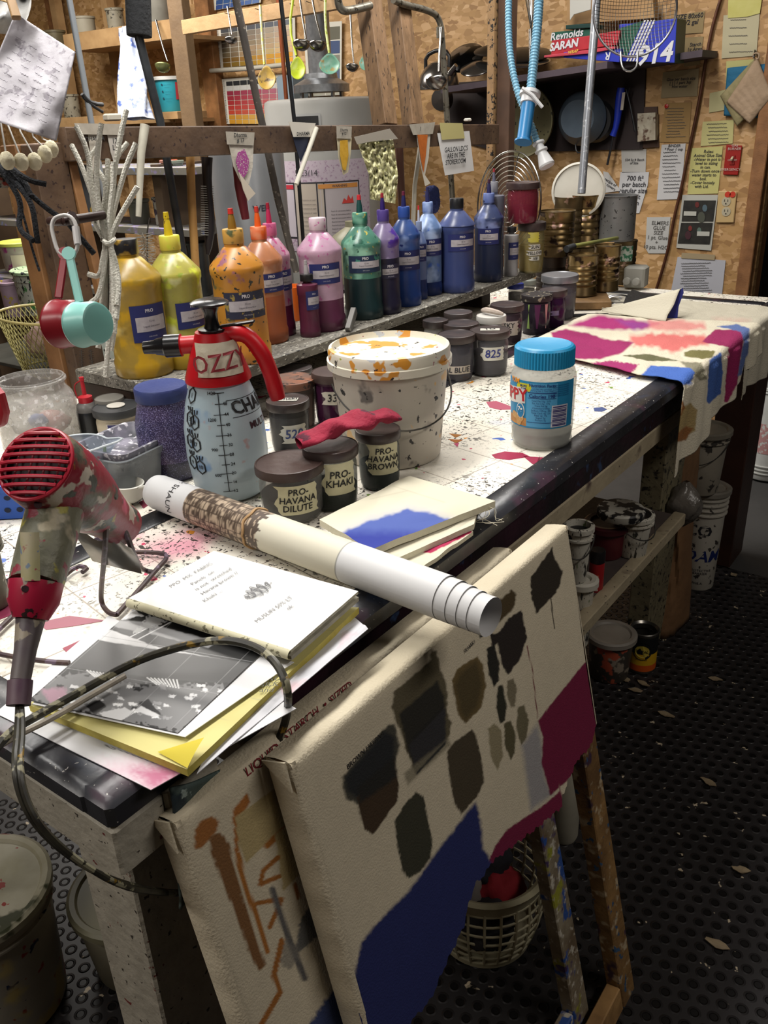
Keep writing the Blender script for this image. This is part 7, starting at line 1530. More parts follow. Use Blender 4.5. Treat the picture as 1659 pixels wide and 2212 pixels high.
# blue gun tool, tongs
th = thing('caulking_tool', 'bright blue long-handled tool with black tip hanging beneath the pot shelf', 'tool', wpt(1345, 230))
MB().tube([wpt(*q, .07) for q in W4((605, 630), (590, 740), (572, 900), (545, 975))], [.014, .017, .014, .011, .013], 10, smooth=1).build('body', M('#1a2f9c', .4), th)
MB().tube([wpt(*q, .07) for q in W4((548, 970), (525, 1090), (505, 1185))], .005, 8).build('tip', M('#17171b', .4), th)
MB().slab([wpt(x, y, .092) for x, y in W4((612, 665), (634, 662), (618, 790), (598, 792))], .002, (0, -1, 0)).build('sticker', M('#a39a90', .6), th, smooth=False)
m = MB(); m.tube([wpt(*q, .06) for q in W4((640, 640), (670, 760), (705, 945))], .004, 8); m.tube([wpt(*q, .06) for q in W4((665, 630), (655, 680), (640, 640))], .004, 8); m.build('tongs', M('#3c3c3e', .3, .9), label='thin steel tongs hanging right of the blue tool', cat='tongs')
# things on the pot shelf
yk = WP-.2
q = ony(948, 190, yk); zk = sz(q[0])+.001; q = np.array([q[0], yk, zk]); rk_ = 44*((q-CAM)@fw)/F_PX
th = thing('kettle', 'steel kettle with black handle at the left end of the pot shelf', 'kettle', q)
steel = M('#8a8682', .2, .95)
MB().lathe([(rk_*.98, 0), (rk_, .006), (rk_*.99, .02), (rk_*.9, .055), (rk_*.65, .085), (rk_*.4, .097), (rk_*.38, .10), (rk_*.1, .108), (.0001, .108)], q, 48).build('body', steel, th)
MB().tube([q+np.array([-rk_*.75, 0, .075]), q+np.array([-rk_*.75, 0, .13]), q+np.array([0, 0, .15]), q+np.array([rk_*.6, 0, .135]), q+np.array([rk_*.62, 0, .08])], .008, 10, smooth=1).build('handle', M('#161517', .35), th)
MB().tube([q+np.array([rk_*.7, -.02, .05]), q+np.array([rk_*1.2, -.03, .085]), ], [.014, .009], 10).build('spout', steel, th)
def lid_on(label, px, py, rp, tilt, mat, dy=.12, nm='saucepan_cover', cat='pan cover'):
    q = ony(px, py, WP-dy); R = rp*((q-CAM)@fw)/F_PX; th = thing(nm, label, cat, q)
    ax_ = np.array([0.12, -tilt, 1]); MB().lathe([(R, 0), (R*1.01, .004), (R*.95, .008), (R*.3, .022), (.0001, .024)], q, 48, axis=tuple(ax_)).build('disc', mat, th); return th
lid_on('steel pot lid tipped up on the shelf, nearest the kettle', 1005, 126, 42, .9, M('#77736e', .25, .9, spots=(('#151516', 4, .5, .02),)), .1)
lid_on('second steel lid lying behind the kettle on the pot shelf', 1030, 148, 36, .5, steel, .14)
lid_on('stack of dark round baking pans on the shelf behind the blue hoses', 1130, 120, 62, .25, M('#1e1b19', .35, .5), .13, 'baking_pan', 'pan')
lid_on('steel pan under the dark baking pans behind the hoses', 1128, 134, 60, .2, steel, .15, 'baking_pan', 'pan')
lid_on('dark shallow pan lying beneath the top of the rack post on the shelf', 1058, 112, 34, .3, M('#2a2118', .4, .4), .11, 'baking_pan', 'pan')
# boxes
def carton(label, quad, dy, dep, mats, texts, name='carton', cat='box', side=None):
    P = [ony(x, y, WP-dy) for x, y in quad]
    th = thing(name, label, cat, P[3]); MB().slab(P, dep, (0, -1, 0), mi=0, mi_side=1 if side else 0).build('box', [mats]+([side] if side else []), th, smooth=False, bevel=.002)
    for body, s_, (x, y), mm, bo, ro in texts:
        m = MB(); text_plane(m, body, s_, ony(x, y, WP-dy-.001), (1, 0, 0), (0, 0, 1), lift=.0012, bold=bo, slant=.2, rot=ro); m.build('lettering', mm, th, smooth=False)
    return th
wh = M('#b9b9bd', .5)
blu = M('#24309a', .4); grn = M('#1c4a3c', .4)
gb = carton('blue and green foil box marked 914 on the pot shelf', W4((590, 175), (1005, 130), (988, 452), (590, 440)), .24, .10, blu, [('914', .085, W4((850, 392))[0], wh, .03, .06)], side=grn)
m = MB(); m.slab([ony(x, y, WP-.2412) for x, y in W4((590, 205), (760, 150), (650, 395), (590, 400))], .0005, (0, -1, 0)); m.build('green_panel', grn, gb, smooth=False)
for k in range(4):
    m = MB(); x0 = 770+22*k; m.slab([ony(x, y, WP-.2418) for x, y in W4((x0, 145), (x0+13, 144), (x0-117, 440), (x0-130, 440))], .0005, (0, -1, 0)); m.build('white_stripe', wh, gb, smooth=False)
carton('blue foil box lying flat beneath the other boxes', W4((190, 375), (600, 350), (590, 448), (190, 415)), .27, .12, blu, [('R', .035, W4((508, 400))[0], wh, .02, PI)])
carton('red plastic-wrap box lettered SARAN under the green foil box', W4((105, 290), (380, 255), (600, 215), (575, 320), (380, 350), (100, 395)), .26, .10, M('#94222c', .4, var='#a8323a', vs=12), [('SARAN', .036, W4((195, 325))[0], wh, .04, .08)])
carton('pink-red wrap box, lowest left of the stack', W4((50, 398), (380, 355), (560, 330), (560, 350), (380, 385), (50, 415)), .28, .12, M('#a83a48', .4), [('WRAP', .014, W4((260, 372))[0], M('#c9a03a', .5), .03, .1)])
carton('green foil box lettered Reynolds on top of the red box', W4((105, 232), (380, 205), (380, 262), (103, 292)), .25, .09, grn, [('Reynolds', .036, W4((215, 250))[0], wh, .02, .06)])
carton('green tray box lying above the Reynolds box', W4((205, 180), (385, 168), (385, 200), (205, 210)), .26, .12, M('#14302c', .4), [])
carton('brown cardboard and paper folder leaning at the top behind the strainer', W4((215, -60), (830, -60), (840, 130), (590, 150), (385, 165), (215, 185)), .12, .05, M('#93724c', .7, var='#a8875c', vs=6), [])
carton('white folded sheet against the cardboard folder at the top', W4((235, -40), (390, -40), (385, 70), (265, 105), (235, 150)), .19, .004, M('#aba9a2', .6), [], name='paper_sheet', cat='paper')

# ---- hanging strainer, hoses, whisk, poles in front of the pot shelf
th = thing('mesh_strainer', 'large round wire mesh strainer hanging at the top in front of the foil boxes', 'strainer', at(1370, 60, 2.15))
q = at(1372, 22, 2.15); R = 90*2.15/F_PX; nx = -fw.copy(); nx[2] *= .2; nx /= np.linalg.norm(nx); X_, Y_, _ = frame_from(nx)
MB().tube([q+(X_*math.cos(t)+Y_*math.sin(t))*R for t in np.linspace(0, 2*PI, 56, endpoint=False)], .0028, 8, closed=True).build('rim', M('#77767a', .3, .9), th)
m = MB()
n_ = 26
for k in range(n_):
    u = -1+2*(k+.5)/n_; w_ = math.sqrt(1-u*u)
    for A_, B_ in ((X_, Y_), (Y_, X_)):
        m.tube([q+A_*u*R+B_*w_*R*s_-nx*.055*(1-(u*u+w_*w_*s_*s_))*1.0 for s_ in np.linspace(-1, 1, 13)], .0006, 3)
m.build('mesh', M('#4c4a46', .45, .8), th)
MB().tube([at(x, y, 2.13) for x, y in ((1341, 112), (1342, 140), (1350, 153), (1366, 154), (1377, 142), (1378, 113))], .0026, 8, smooth=1).build('handle_loop', M('#a9a9a9', .3, .9), th)
m = MB(); m.tube([at(1291, -40, 2.3), at(1286, 40, 2.32), at(1273, 200, 2.38), at(1256, 418, 2.45)], .0115, 14); m.build('metal_pole', M('#9da1a8', .35, .6, spots=(('#c9ccd0', 30, .66, .03),)), label='pale aluminium pole standing in front of the pot shelf', cat='pole')
# white bucket lid leaning behind the tins, wire rack
q = at(1250, 412, 2.62); R = 56*2.62/F_PX
th = thing('plastic_disc', 'round white plastic bucket cover leaning behind the tin cans', 'cover', q)
MB().lathe([(R, 0), (R*1.02, .004), (R*1.02, .012), (R*.94, .014), (R*.92, .008), (.0001, .008)], q, 56, axis=(.35, -1, .25), cap=False).build('disc', M('#b3afa4', .5, var='#8f897c', vs=5), th)
th = thing('wire_rack', 'round chrome wire cooling rack standing behind the red jar', 'rack', at(1130, 420, 2.5))
q = at(1098, 440, 2.5); R0_ = 105*2.5/F_PX; nx = np.array([-.15, -1, .1]); nx /= np.linalg.norm(nx); X_, Y_, _ = frame_from(nx); chrome = M('#a8a8a6', .2, 1.0)
if X_[0] < 0: X_ = -X_
Y_ = np.array([0, 0, 1.])-nx*nx[2]; Y_ /= np.linalg.norm(Y_)
MB().tube([q+(X_*math.cos(t)*.8+Y_*math.sin(t))*R0_ for t in np.linspace(0, 2*PI, 48, endpoint=False)], .0026, 8, closed=True).build('rim', chrome, th)
m = MB()
for k in range(1, 11): rr = R0_*k/11; m.tube([q+(X_*math.cos(t)*.8+Y_*math.sin(t))*rr for t in np.linspace(0, 2*PI, 40, endpoint=False)], .0013, 5, closed=True)
for a_ in (0.3, 1.35): m.tube([q-(X_*math.cos(a_)*.8+Y_*math.sin(a_))*R0_, q+(X_*math.cos(a_)*.8+Y_*math.sin(a_))*R0_], .0018, 5)
m.build('rings', chrome, th)
# blue siphon hoses
hz = M('#7fb0c9', .25, alpha=.9)
def ribbed(pts, r, name, label=None, cat=None, parent=None, mat=hz):
    P = [at(x, y, z) for x, y, z in pts]; P = [np.array(p) for p in P]
    for _ in range(2):
        Q = [P[0]]
        for i in range(len(P)-1): Q += [P[i]*.75+P[i+1]*.25, P[i]*.25+P[i+1]*.75]
        Q.append(P[-1]); P = Q
    d = [0]
    for i in range(1, len(P)): d.append(d[-1]+np.linalg.norm(P[i]-P[i-1]))
    n_ = int(d[-1]/.0018); t = np.linspace(0, d[-1], n_); Pn = [np.array([np.interp(q, d, [p[k] for p in P]) for k in range(3)]) for q in t]
    rad = [r*(1+.11*(1 if (i % 4) < 2 else -1)) for i in range(n_)]
    m = MB(); m.tube(Pn, rad, 14); return m.build(name, mat, parent, label=label, cat=cat)
th = thing('siphon_pump', 'light blue corrugated hose pump with white funnel tip hanging by the rack post', 'pump', at(1140, 220, 1.95))
ribbed([(1166, -30, 1.95), (1161, 60, 1.95), (1153, 130, 1.95), (1147, 192, 1.95)], .0098, 'hose', parent=th)
ribbed([(1099, -30, 1.97), (1098, 80, 1.97), (1106, 150, 1.97), (1122, 215, 1.97), (1146, 265, 1.98), (1160, 308, 1.98)], .0075, 'hose', parent=th)
MB().lathe([(.014, 0), (.015, .002), (.0165, .08), (.019, .088), (.019, .094)][::-1] if False else [(.0165, 0), (.0155, .004), (.0150, .085), (.0200, .088), (.0200, .092)], at(1142, 222, 1.95), 28, axis=tuple(at(1131, 300, 1.95)-at(1142, 222, 1.95))).build('barrel', M('#2c74a8', .35), th)
wht = M('#c3c3c4', .4)
MB().lathe([(.013, -.002), (.024, .004), (.024, .012), (.019, .014), (.019, .030), (.017, .031)], at(1146, 196, 1.95), 28, axis=tuple(at(1142, 222, 1.95)-at(1146, 196, 1.95))).build('collar', wht, th)
MB().tube([at(1128, 190, 1.93), at(1150, 205, 1.925), at(1172, 232, 1.93)], .004, 6).build('zip_tie', wht, th)
ax_ = at(1183, 362, 1.98)-at(1162, 306, 1.98)
MB().lathe([(.010, 0), (.014, .002), (.014, .006), (.010, .008), (.010, .018), (.015, .020), (.015, .024), (.011, .027), (.019, .058), (.017, .062)], at(1162, 306, 1.98), 28, axis=tuple(ax_)).build('funnel_tip', wht, th)
th = thing('whisk', 'steel wire whisk hanging handle down between the blue hoses', 'whisk', at(1147, 60, 2.05))
for k in range(7):
    a_ = -1+2*k/6; MB().tube([at(1147, 66, 2.05), at(1147+a_*6, 30, 2.05+.01*(k % 2)), at(1143+a_*14, -40, 2.05+.015*(k % 2))], .0011, 5).build('wire', chrome, th)
MB().tube([at(1147, 64, 2.05), at(1148, 140, 2.05)], .0058, 10).build('handle', steel, th)

# ================================================================= WATER HEATER AND COLOUR CHARTS
cH = np.array([-2.19, 2.98, 0.012]); rH = .262; hH = 1.49
th = thing('water_heater', 'grey cylindrical water heater with warning labels behind the rack', 'water heater', cH)
gh = M('#84837f', .45, var='#8f8e8a', vs=3)
MB().lathe([(rH, 0), (rH, hH-.02), (rH*.985, hH-.004), (rH*.93, hH+.004), (.0001, hH+.012)], cH, 64).build('tank', gh, th)
f_ = facing(cH)
m = MB(); patch_cyl(m, cH, rH, f_-.28, hH-.20, hH-.055, .125, lift=.002); bo = m.build('badge', M('#8f8f8e', .4), th)
m = MB(); patch_cyl(m, cH, rH, f_-.28, hH-.19, hH-.065, .105, lift=.003); m.build('badge_panel', M('#1b1b1d', .4), bo)
m = MB(); text_cyl(m, 'BRADFORD WHITE', .0135, cH, rH, f_-.28, hH-.115, lift=.004, bold=.03); text_cyl(m, 'CORPORATION', .007, cH, rH, f_-.28, hH-.13, lift=.004); m.build('badge_text', M('#b9b9ba', .5), bo, smooth=False)
m = MB(); patch_cyl(m, cH, rH, f_-.05, hH-.62, hH-.24, .43, lift=.002, n=24, nv=3); lo = m.build('warning_label', M('#a79aa4', .6, spots=(('#8c7488', 60, .58, .1),)), th)
for da, w_, z0_, z1_, cc in ((-.70, .055, .56, .33, '#a8a0a8'), (.18, .19, .60, .33, '#a39a9c'), (-.33, .14, .60, .33, '#a3988c')):
    m = MB(); patch_cyl(m, cH, rH, f_+da, hH-z0_, hH-z1_, w_, lift=.003); pn = m.build('label_panel', M(cc, .6), lo)
    m = MB()
    for hh_ in (z0_, z1_): patch_cyl(m, cH, rH, f_+da, hH-hh_-.003, hH-hh_+.003, w_+.006, lift=.0036)
    for s_ in (-1, 1): patch_cyl(m, cH, rH, f_+da+s_*w_/2/rH, hH-z0_, hH-z1_, .006, lift=.0036, n=2)
    m.build('label_border', M('#2a272c', .6), pn)
m = MB(); patch_cyl(m, cH, rH, f_+.18, hH-.355, hH-.337, .18, lift=.0042); m.build('warning_band', M('#b57a3c', .5), lo)
m = MB(); patch_cyl(m, cH, rH, f_-.70, hH-.355, hH-.337, .05, lift=.0042); m.build('danger_band', M('#a82c38', .5), lo)
m = MB(); text_cyl(m, 'WARNING', .014, cH, rH, f_+.2, hH-.346, lift=.005, bold=.02); text_cyl(m, '5/23/14', .035, cH, rH, f_-.35, hH-.29, lift=.005)
for k in range(9): text_cyl(m, 'Read all instructions before', .008, cH, rH, f_+.20, hH-.45-.015*k, lift=.005); text_cyl(m, 'Combustion air supply', .007, cH, rH, f_-.33, hH-.40-.018*k, lift=.005)
m.build('label_text', M('#3a363c', .6), lo, smooth=False)
m = MB(); 
for x0 in (.10, .28): pass
vs = [(0, 0), (.03, .0), (.055, .0), (.05, .03), (.042, .015), (.03, .035), (.022, .012), (.01, .022)]
m.add([(cH[0]+(rH+.006)*math.cos(f_+.22+x/rH), cH[1]+(rH+.006)*math.sin(f_+.22+x/rH), cH[2]+hH-.42+y) for x, y in vs], [tuple(range(8))]); m.build('flame_mark', M('#b53a34', .6), lo, smooth=False)
gal = M('#85878a', .35, .8, var='#a3a5a8', vs=40)
MB().lathe([(.125, 0), (.125, .03), (.075, .055), (.072, .075)], cH+np.array([0, 0, hH+.03]), 40).build('draft_hood', gal, th)
for k in range(4):
    a_ = f_+.5+k*PI/2; MB().box(cH+np.array([math.cos(a_)*.1, math.sin(a_)*.1, hH+.018]), (.012, .012, .03)).build('hood_leg', gal, th)
MB().lathe([(.052, 0), (.052, .28), (.055, .285), (.055, .30), (.052, .305), (.052, 1.0)], cH+np.array([0, 0, hH+.1]), 36).build('flue', gal, th)
MB().tube([cH+np.array([-.17, -.05, hH]), cH+np.array([-.175, -.05, hH+1.1])], .0095, 10).build('copper_pipe', M('#8c4c30', .35, .6), th)
MB().box(np.array(ony(634, 222, 3.22)), (.105, .12, .24), bev=.008).build('switch_box', M('#77858f', .45), label='blue-grey metal switch box left of the water heater', cat='box')
# colour charts
def chart(label, quad, nx_, ny_, fn, dep=3.285, strip=True, name='colour_chart'):
    P = [ony(x, y, dep) for x, y in quad]; n_u, n_v = nx_*6+1, ny_*6+1
    G = np.zeros((n_u, n_v, 3)); Cc = np.zeros((n_u, n_v, 3)); rr_ = random.Random(len(label)*7)
    cells = {(i, j): col(fn(i/(nx_-1), j/(ny_-1), rr_)) for i in range(nx_) for j in range(ny_)}
    m = MB()
    back = [P[0]+(P[0]-P[1])*.12, P[1]+(P[1]-P[0])*.03, P[2]+(P[2]-P[3])*.03, P[3]+(P[3]-P[2])*.12]
    back = [back[0]+(back[0]-back[3])*.06, back[1]+(back[1]-back[2])*.06, back[2], back[3]]
    m.slab(back, .003, (0, -1, 0)); o = m.build(name, M('#c2beb2', .7), label=label, cat='chart', smooth=False)
    m = MB()
    keys = sorted(set(cells.values())); mats = [M('#%02x%02x%02x' % tuple(int(round(255*((1.055*c**(1/2.4)-.055) if c > .0031308 else 12.92*c))) for c in k), .7) for k in keys]
    for (i, j), cc in cells.items():
        u0, u1, v0, v1 = (i+.04)/nx_, (i+.96)/nx_, (j+.05)/ny_, (j+.95)/ny_
        pt = lambda u, v: (P[0]*(1-u)+P[1]*u)*(1-v)+(P[3]*(1-u)+P[2]*u)*v+np.array([0, -.0015, 0])
        m.add([pt(u0, v1), pt(u1, v1), pt(u1, v0), pt(u0, v0)], [(0, 1, 2, 3)], keys.index(cc))
    m.build('swatches', mats, o, smooth=False)
    if strip:
        m = MB(); e = (back[0]-P[0])
        for k in range(ny_*2):
            v = (k+.5)/(ny_*2); q = P[0]*(1-v)+P[3]*v+e*.5+np.array([0, -.002, 0]); text_plane(m, 'No.'+str(10+k), .012, q, (1, 0, 0), (0, 0, 1))
        m.build('chart_text', M('#2a2a2c', .7), o, smooth=False)
    return o
import colorsys
def hx(h, s, v): r_, g_, b_ = colorsys.hsv_to_rgb(h, max(0, min(1, s)), max(0, min(1, v))); return '#%02x%02x%02x' % (int(r_*255), int(g_*255), int(b_*255))
chart('colour chart of browns and greys above the rolled paper strip', [(476, 62), (632, 40), (634, 134), (482, 146)], 8, 8, lambda u, v, r: hx(.07+.03*v+.02*r.random(), .15+.35*v+.3*(v > .8), .25+.42*u+.15*v+.05*r.random()) if v > .12 else hx(.62, .1, .25+.2*u))
chart('colour chart of reds, pinks and oranges below the rolled paper', [(488, 176), (614, 166), (612, 268), (496, 268)], 8, 9, lambda u, v, r: '#1f2022' if v < .08 else ('#b5b3ae' if v < .2 else hx((.93+.13*v) % 1.0 if v < .8 else .08+.03*v, .75-.4*u+(.1*v), .45+.25*v+.1*u)))
chart('colour chart of blues at the very top left of the wooden pole', [(468, -22), (565, -34), (560, 6), (466, 22)], 6, 4, lambda u, v, r: hx(.58+.03*v, .75-.3*u, .45+.2*u), strip=False)
chart('colour chart of blues, violets and earths hanging below the beam', [(562, 345), (648, 342), (650, 488), (590, 486)], 6, 14, lambda u, v, r: hx(.52+.2*v if v < .5 else .05+.12*(v-.5), .45-.25*u, .55+.12*u), strip=False)
th = MB(); th.tube([ony(455, 153, 3.24), ony(540, 148, 3.24), ony(632, 138, 3.24)], .011, 12); th.build('rolled_chart', M('#a5a093', .6), label='rolled white paper strip between the two upper colour charts', cat='paper')
chart('stained wall sheet with blue and grey patches behind the ladles', [(664, 60), (736, 55), (735, 205), (672, 208)], 2, 5, lambda u, v, r: ['#5c5a4c', '#3c4a6c', '#77756a', '#4c5870', '#9a9788'][int(v*4)], strip=False, dep=3.28, name='wall_sheet')
# big grey tank with lettering behind the ochre bottle
cT = np.array(ony(540, 420, 2.2)); cT[2] = .012
th = thing('steel_tank', 'tall galvanised grey tank behind the ochre and orange bottles', 'tank', cT)
MB().lathe([(.14, 0), (.14, 1.30), (.12, 1.345), (.06, 1.36), (.0001, 1.36)], cT, 48).build('body', M('#7d7f82', .3, .4, var='#929497', vs=4), th)
m = MB(); text_cyl(m, 'WEL', .03, cT, .14, facing(cT)+.25, 1.12, lift=.002, bold=.02); m.build('lettering', M('#2c2f3c', .5), th, smooth=False)
m = MB(); q = np.array(ony(760, 520, 2.3)); MB().lathe([(.085, -.15), (.09, -.02), (.07, .02), (.03, .045), (.022, .05), (.022, .07), (.0001, .07)], q, 36).build('jug', M('#7d7a64', .45, var='#96937c', vs=8), label='cream glazed jug behind the green bottle in front of the heater labels', cat='jug')
MB().box((q[0], q[1], (q[2]-.151)/2+.006), (.34, .3, q[2]-.152-.0), bev=.004).build('storage_cabinet', dkb, label='dark cabinet carrying the cream jug in front of the water heater', cat='cabinet')
# ladles and spoons on the rail
rail = thing('ladle_rail', 'light wooden rail with nails holding spoons and ladles', 'rail', ony(560, 60, 2.6))
ra, rb_ = np.array(ony(398, 60, 2.62)), np.array(ony(792, -8, 2.62))
MB().beam(ra, rb_, .055, .03, ref=(0, 1, 0), bev=.002).build('rail', M('#a3835c', .6, var='#8a6c48', vs=7, bump=.15), rail)
for px in (497, 562, 637, 672, 700): 
    q = np.array(ony(px, np.interp(px, [398, 792], [45, -10]), 2.60)); MB().tube([q, q+np.array([0, -.03, .004])], .0015, 5).build('nail', wire, rail)
def spoon(label, pts, bowl, bw_, bh, hm, bm, dep, ladle=False, hr=.006, cat='spoon', name='spoon', yd=2.575):
    if yd: dep = (ony(pts[0][0], max(0, pts[0][1]), yd)-CAM)@fw
    P = [at(x, y, dep) for x, y in pts]; th = thing(name, label, cat, P[0])
    m = MB(); m.tube(P, [hr, hr*.8, hr*.8, hr*.7], 10, smooth=1); m.build('handle', hm, th)
    c = at(bowl[0], bowl[1], dep); a = bw_*dep/F_PX/2; b = bh*dep/F_PX/2
    G = np.zeros((28, 8, 3)); nrm = -fw; tl = .0
    for i in range(28):
        t = 2*PI*i/28
        for j in range(8):
            k = j/7
            if ladle: G[i, j] = c+rt*a*math.cos(t)*math.sin(k*PI/2)+np.array([0, 0, 1.])*(-b*1.1*math.cos(k*PI/2))+_u*0+(-fw)*(a*.8*math.sin(t)*math.sin(k*PI/2))+np.array([0, 0, .0])
            else:
                w_ = math.sin(t); egg = 1-.35*max(0, w_)
                G[i, j] = c+rt*a*math.cos(t)*k*egg+up*b*math.sin(t)*k-nrm*(.35*a*(1-k*k))
    m = MB(); m.grid(G, close_u=True); m.build('bowl', bm, th, solid=.0015, ang=180); return th
ylw = M('#a8893a', .45, var='#77602c', vs=40, spots=(('#5c4a30', 40, .6, .05),)); hy = M('#a8a888', .4, spots=(('#b5b52c', 60, .58, .05),))
lime = M('#98a81c', .4, var='#b5c22c', vs=30); teal = M('#5c8c78', .4, var='#7fa08c', vs=40, spots=(('#8a7a4c', 40, .64, .04),)); crs = M('#b0b878', .4, spots=(('#8c9a2c', 60, .6, .04),))
spoon('yellow-stained spoon hanging from the rail before the colour charts', [(562, 12), (566, 80), (571, 140)], (576, 168), 40, 52, hy, ylw, 2.5)
spoon('lime green spoon hanging by the thin black pole', [(634, -10), (625, 60), (640, 120)], (643, 147), 34, 50, lime, lime, 2.45)
spoon('teal-stained pale green spoon hanging next to the galvanised flue', [(703, -20), (702, 50), (711, 115)], (712, 138), 46, 46, crs, teal, 2.45)
spoon('small teal spoon half hidden behind the first rafter stud', [(783, 40), (784, 90), (786, 120)], (788, 135), 24, 34, crs, teal, 2.5)
spoon('tiny steel ladle hanging at the left of the rail over the charts', [(491, 14), (497, 50), (501, 75)], (499, 84), 26, 16, steel, steel, 2.55, True, .004, 'ladle', 'ladle')
spoon('steel ladle hanging left of the pair in front of the copper pipe', [(644, -30), (652, 30), (661, 84)], (651, 92), 36, 26, steel, steel, 2.5, True, .005, 'ladle', 'ladle')
spoon('steel ladle hanging right of the pair in front of the copper pipe', [(670, -30), (680, 30), (694, 84)], (686, 94), 36, 26, steel, steel, 2.46, True, .005, 'ladle', 'ladle')
spoon('steel ladle with a green-rimmed cup hanging from the upper left shelf', [(337, 44), (350, 95), (362, 132)], (351, 140), 32, 26, steel, M('#6c7048', .3, .6, spots=(('#b5c22c', 40, .6, .04),)), 3.0, True, .006, 'ladle', 'ladle', 2.92)
spoon('shiny steel ladle hanging by the grey pipe at the left end of the pot shelf', [(953, 60), (950, 110), (948, 155)], (943, 172), 46, 34, steel, steel, float((onx(953, 60, gx)-CAM)@fw)-.02, True, .005, 'ladle', 'ladle', None)
spoon('steel ladle hanging at the foot of the galvanised flue', [(757, 30), (760, 90), (764, 136)], (761, 142), 26, 18, steel, steel, 2.55, True, .004, 'ladle', 'ladle')

# ================================================================= LEFT BACKGROUND: SHELVES OF POTS AND BUCKETS
lw_ = M('#a3835a', .6, var='#876743', vs=6, vamt=.8, bump=.12)
th = thing('wall_shelf', 'two-tier light wooden wall shelf at the upper left holding old containers', 'shelf', ony(260, 260, 3.1))
def wshelf(p0, p1, yd, hgt, dep, nm='shelf_board'):
    a, b = np.array(ony(*p0, yd)), np.array(ony(*p1, yd)); zz = (a[2]+b[2])/2
    MB().box(((a[0]+b[0])/2, yd, zz), (abs(b[0]-a[0]), .025, hgt), bev=.002).build('front_rail', lw_, th)
    MB().box(((a[0]+b[0])/2, (yd+WP)/2, zz-hgt*.35), (abs(b[0]-a[0]), WP-yd-.01, .018)).build(nm, lw_, th); return zz
z1_ = wshelf((143, 98), (382, 58), 2.95, .085, .3)
z2_ = wshelf((130, 268), (372, 250), 2.95, .05, .3)
for px in (150, 258): q = ony(px, 180, 3.2); MB().box((q[0], 3.2, 1.8), (.05, .05, 1.7)).build('upright', lw_, th)
q = ony(400, 130, 2.75); MB().box((q[0], 2.75, 1.8), (.095, .05, 1.8), bev=.002).build('front_stud', M('#655038', .6, var='#4c3a28', vs=7, bump=.15), th)
def shelfpot(label, px, yb, w, yt, yd, mat, taper=.95, lid=None, name='bucket', cat='bucket', zz=None, **k):
    q = np.array(ony(px, yb, yd)); 
    if zz is not None: q[2] = zz
    dep = (q-CAM)@fw; R = w*dep/F_PX/2; h = zat(q[0], q[1], yt)-q[2]
    return bucket(name, label, q, R*taper, R, h, mat, lid=lid, **k), q, R, h
zs1 = z1_-.0215; zs2 = z2_-.0085
old = M('#8d8675', .55, var='#67614f', vs=9, spots=(('#3b352c', 20, .6, .05),)); oldw = M('#a39c8a', .55, var='#8b8472', vs=5)
shelfpot('beige plastic container on the upper left shelf beside the pale pole', 186, 72, 44, 36, 3.12, oldw, zz=zs1, name='container', cat='container')
shelfpot('mottled green-white can on the upper left shelf next to the foam sleeve', 252, 60, 36, 18, 3.12, old, zz=zs1, name='paint_can', cat='can')
shelfpot('clear plastic tub on the upper shelf right of the foam sleeve', 342, 42, 60, -10, 3.12, M('#8d8a80', .3, alpha=.7, var='#aaa79c', vs=9), zz=zs1, name='container', cat='container')
shelfpot('dark rusty can at the left end of the upper shelf behind the hanging note', 122, 100, 44, 66, 3.12, M('#6c6248', .5, var='#3f3828', vs=9), zz=zs1, name='paint_can', cat='can')
shelfpot('stained glass jar on the lower left shelf beside the hanging note', 158, 255, 36, 204, 3.12, old, zz=zs2, name='glass_jar', cat='jar')
# teal tub with red label
q = np.array(ony(375, 240, 2.9)); dep = (q-CAM)@fw
MB().box((q[0], 2.95, q[2]-.02), (.16, .2, .035), bev=.002).build('small_shelf_block', lw_, label='short light wooden ledge under the teal tub', cat='shelf')
tt, qc2, Rc, hc = shelfpot('bright teal plastic tub with a white lid on the small ledge', 371, 236, 62, 168, 2.93, M('#2a8c9c', .4), taper=.86, lid=M('#b5b4b0', .4), zz=q[2]-.002, name='tub', cat='tub')
m = MB(); patch_cyl(m, qc2, Rc, facing(qc2)+.85, hc*.35, hc*.85, .06, lift=.003, rfun=lambda z: Rc*(.88+.12*z/hc)); m.build('label', M('#9c2f34', .5), tt)
m = MB()
for k in range(3): text_cyl(m, '● ———\n   ——', .012, qc2, Rc, facing(qc2)-.2, hc*(.75-.2*k), lift=.003, rfun=lambda z: Rc*(.88+.12*z/hc))
m.build('label_text', M('#173a4c', .5), tt, smooth=False)
# hanging blue-white plastic bundle
m = MB(); G = np.zeros((30, 26, 3))
for i in range(30):
    for j in range(26):
        t = 2*PI*i/30; k = j/25; w_ = .022+.030*k+.004*math.sin(5*t+9*k); w_ *= 1.6; q = at(np.interp(k, [0, 1], [276, 296]), np.interp(k, [0, 1], [60, 256]), float((ony(276, 75, 2.80)-CAM)@fw))
        G[i, j] = q+rt*w_*math.cos(t)*(1+.25*math.sin(3*t+k*6))+fw*.018*math.sin(t)*(1+.3*math.sin(4*t))
m.grid(G, close_u=True); m.build('plastic_bundle', M('#8f98ac', .3, var='#b5b9c4', vs=9, spots=(('#4a5c94', 8, .58, .08), ('#d0d3d9', 14, .62, .04)), bump=.3, bs=20), label='hanging bundle of bluish-white plastic sleeves behind the foam-sleeved pole', cat='plastic', ang=180)
th = thing('wire_clip', 'black rubber-coated wire hook on the pale metal pole', 'clip', at(190, 210, 2.4))
xc = rx-.345; MB().tube([onx(177, 203, xc), onx(190, 218, xc), onx(205, 224, xc), onx(222, 226, xc)], .005, 8, smooth=1).build('prong', M('#1c1c1e', .4), th)
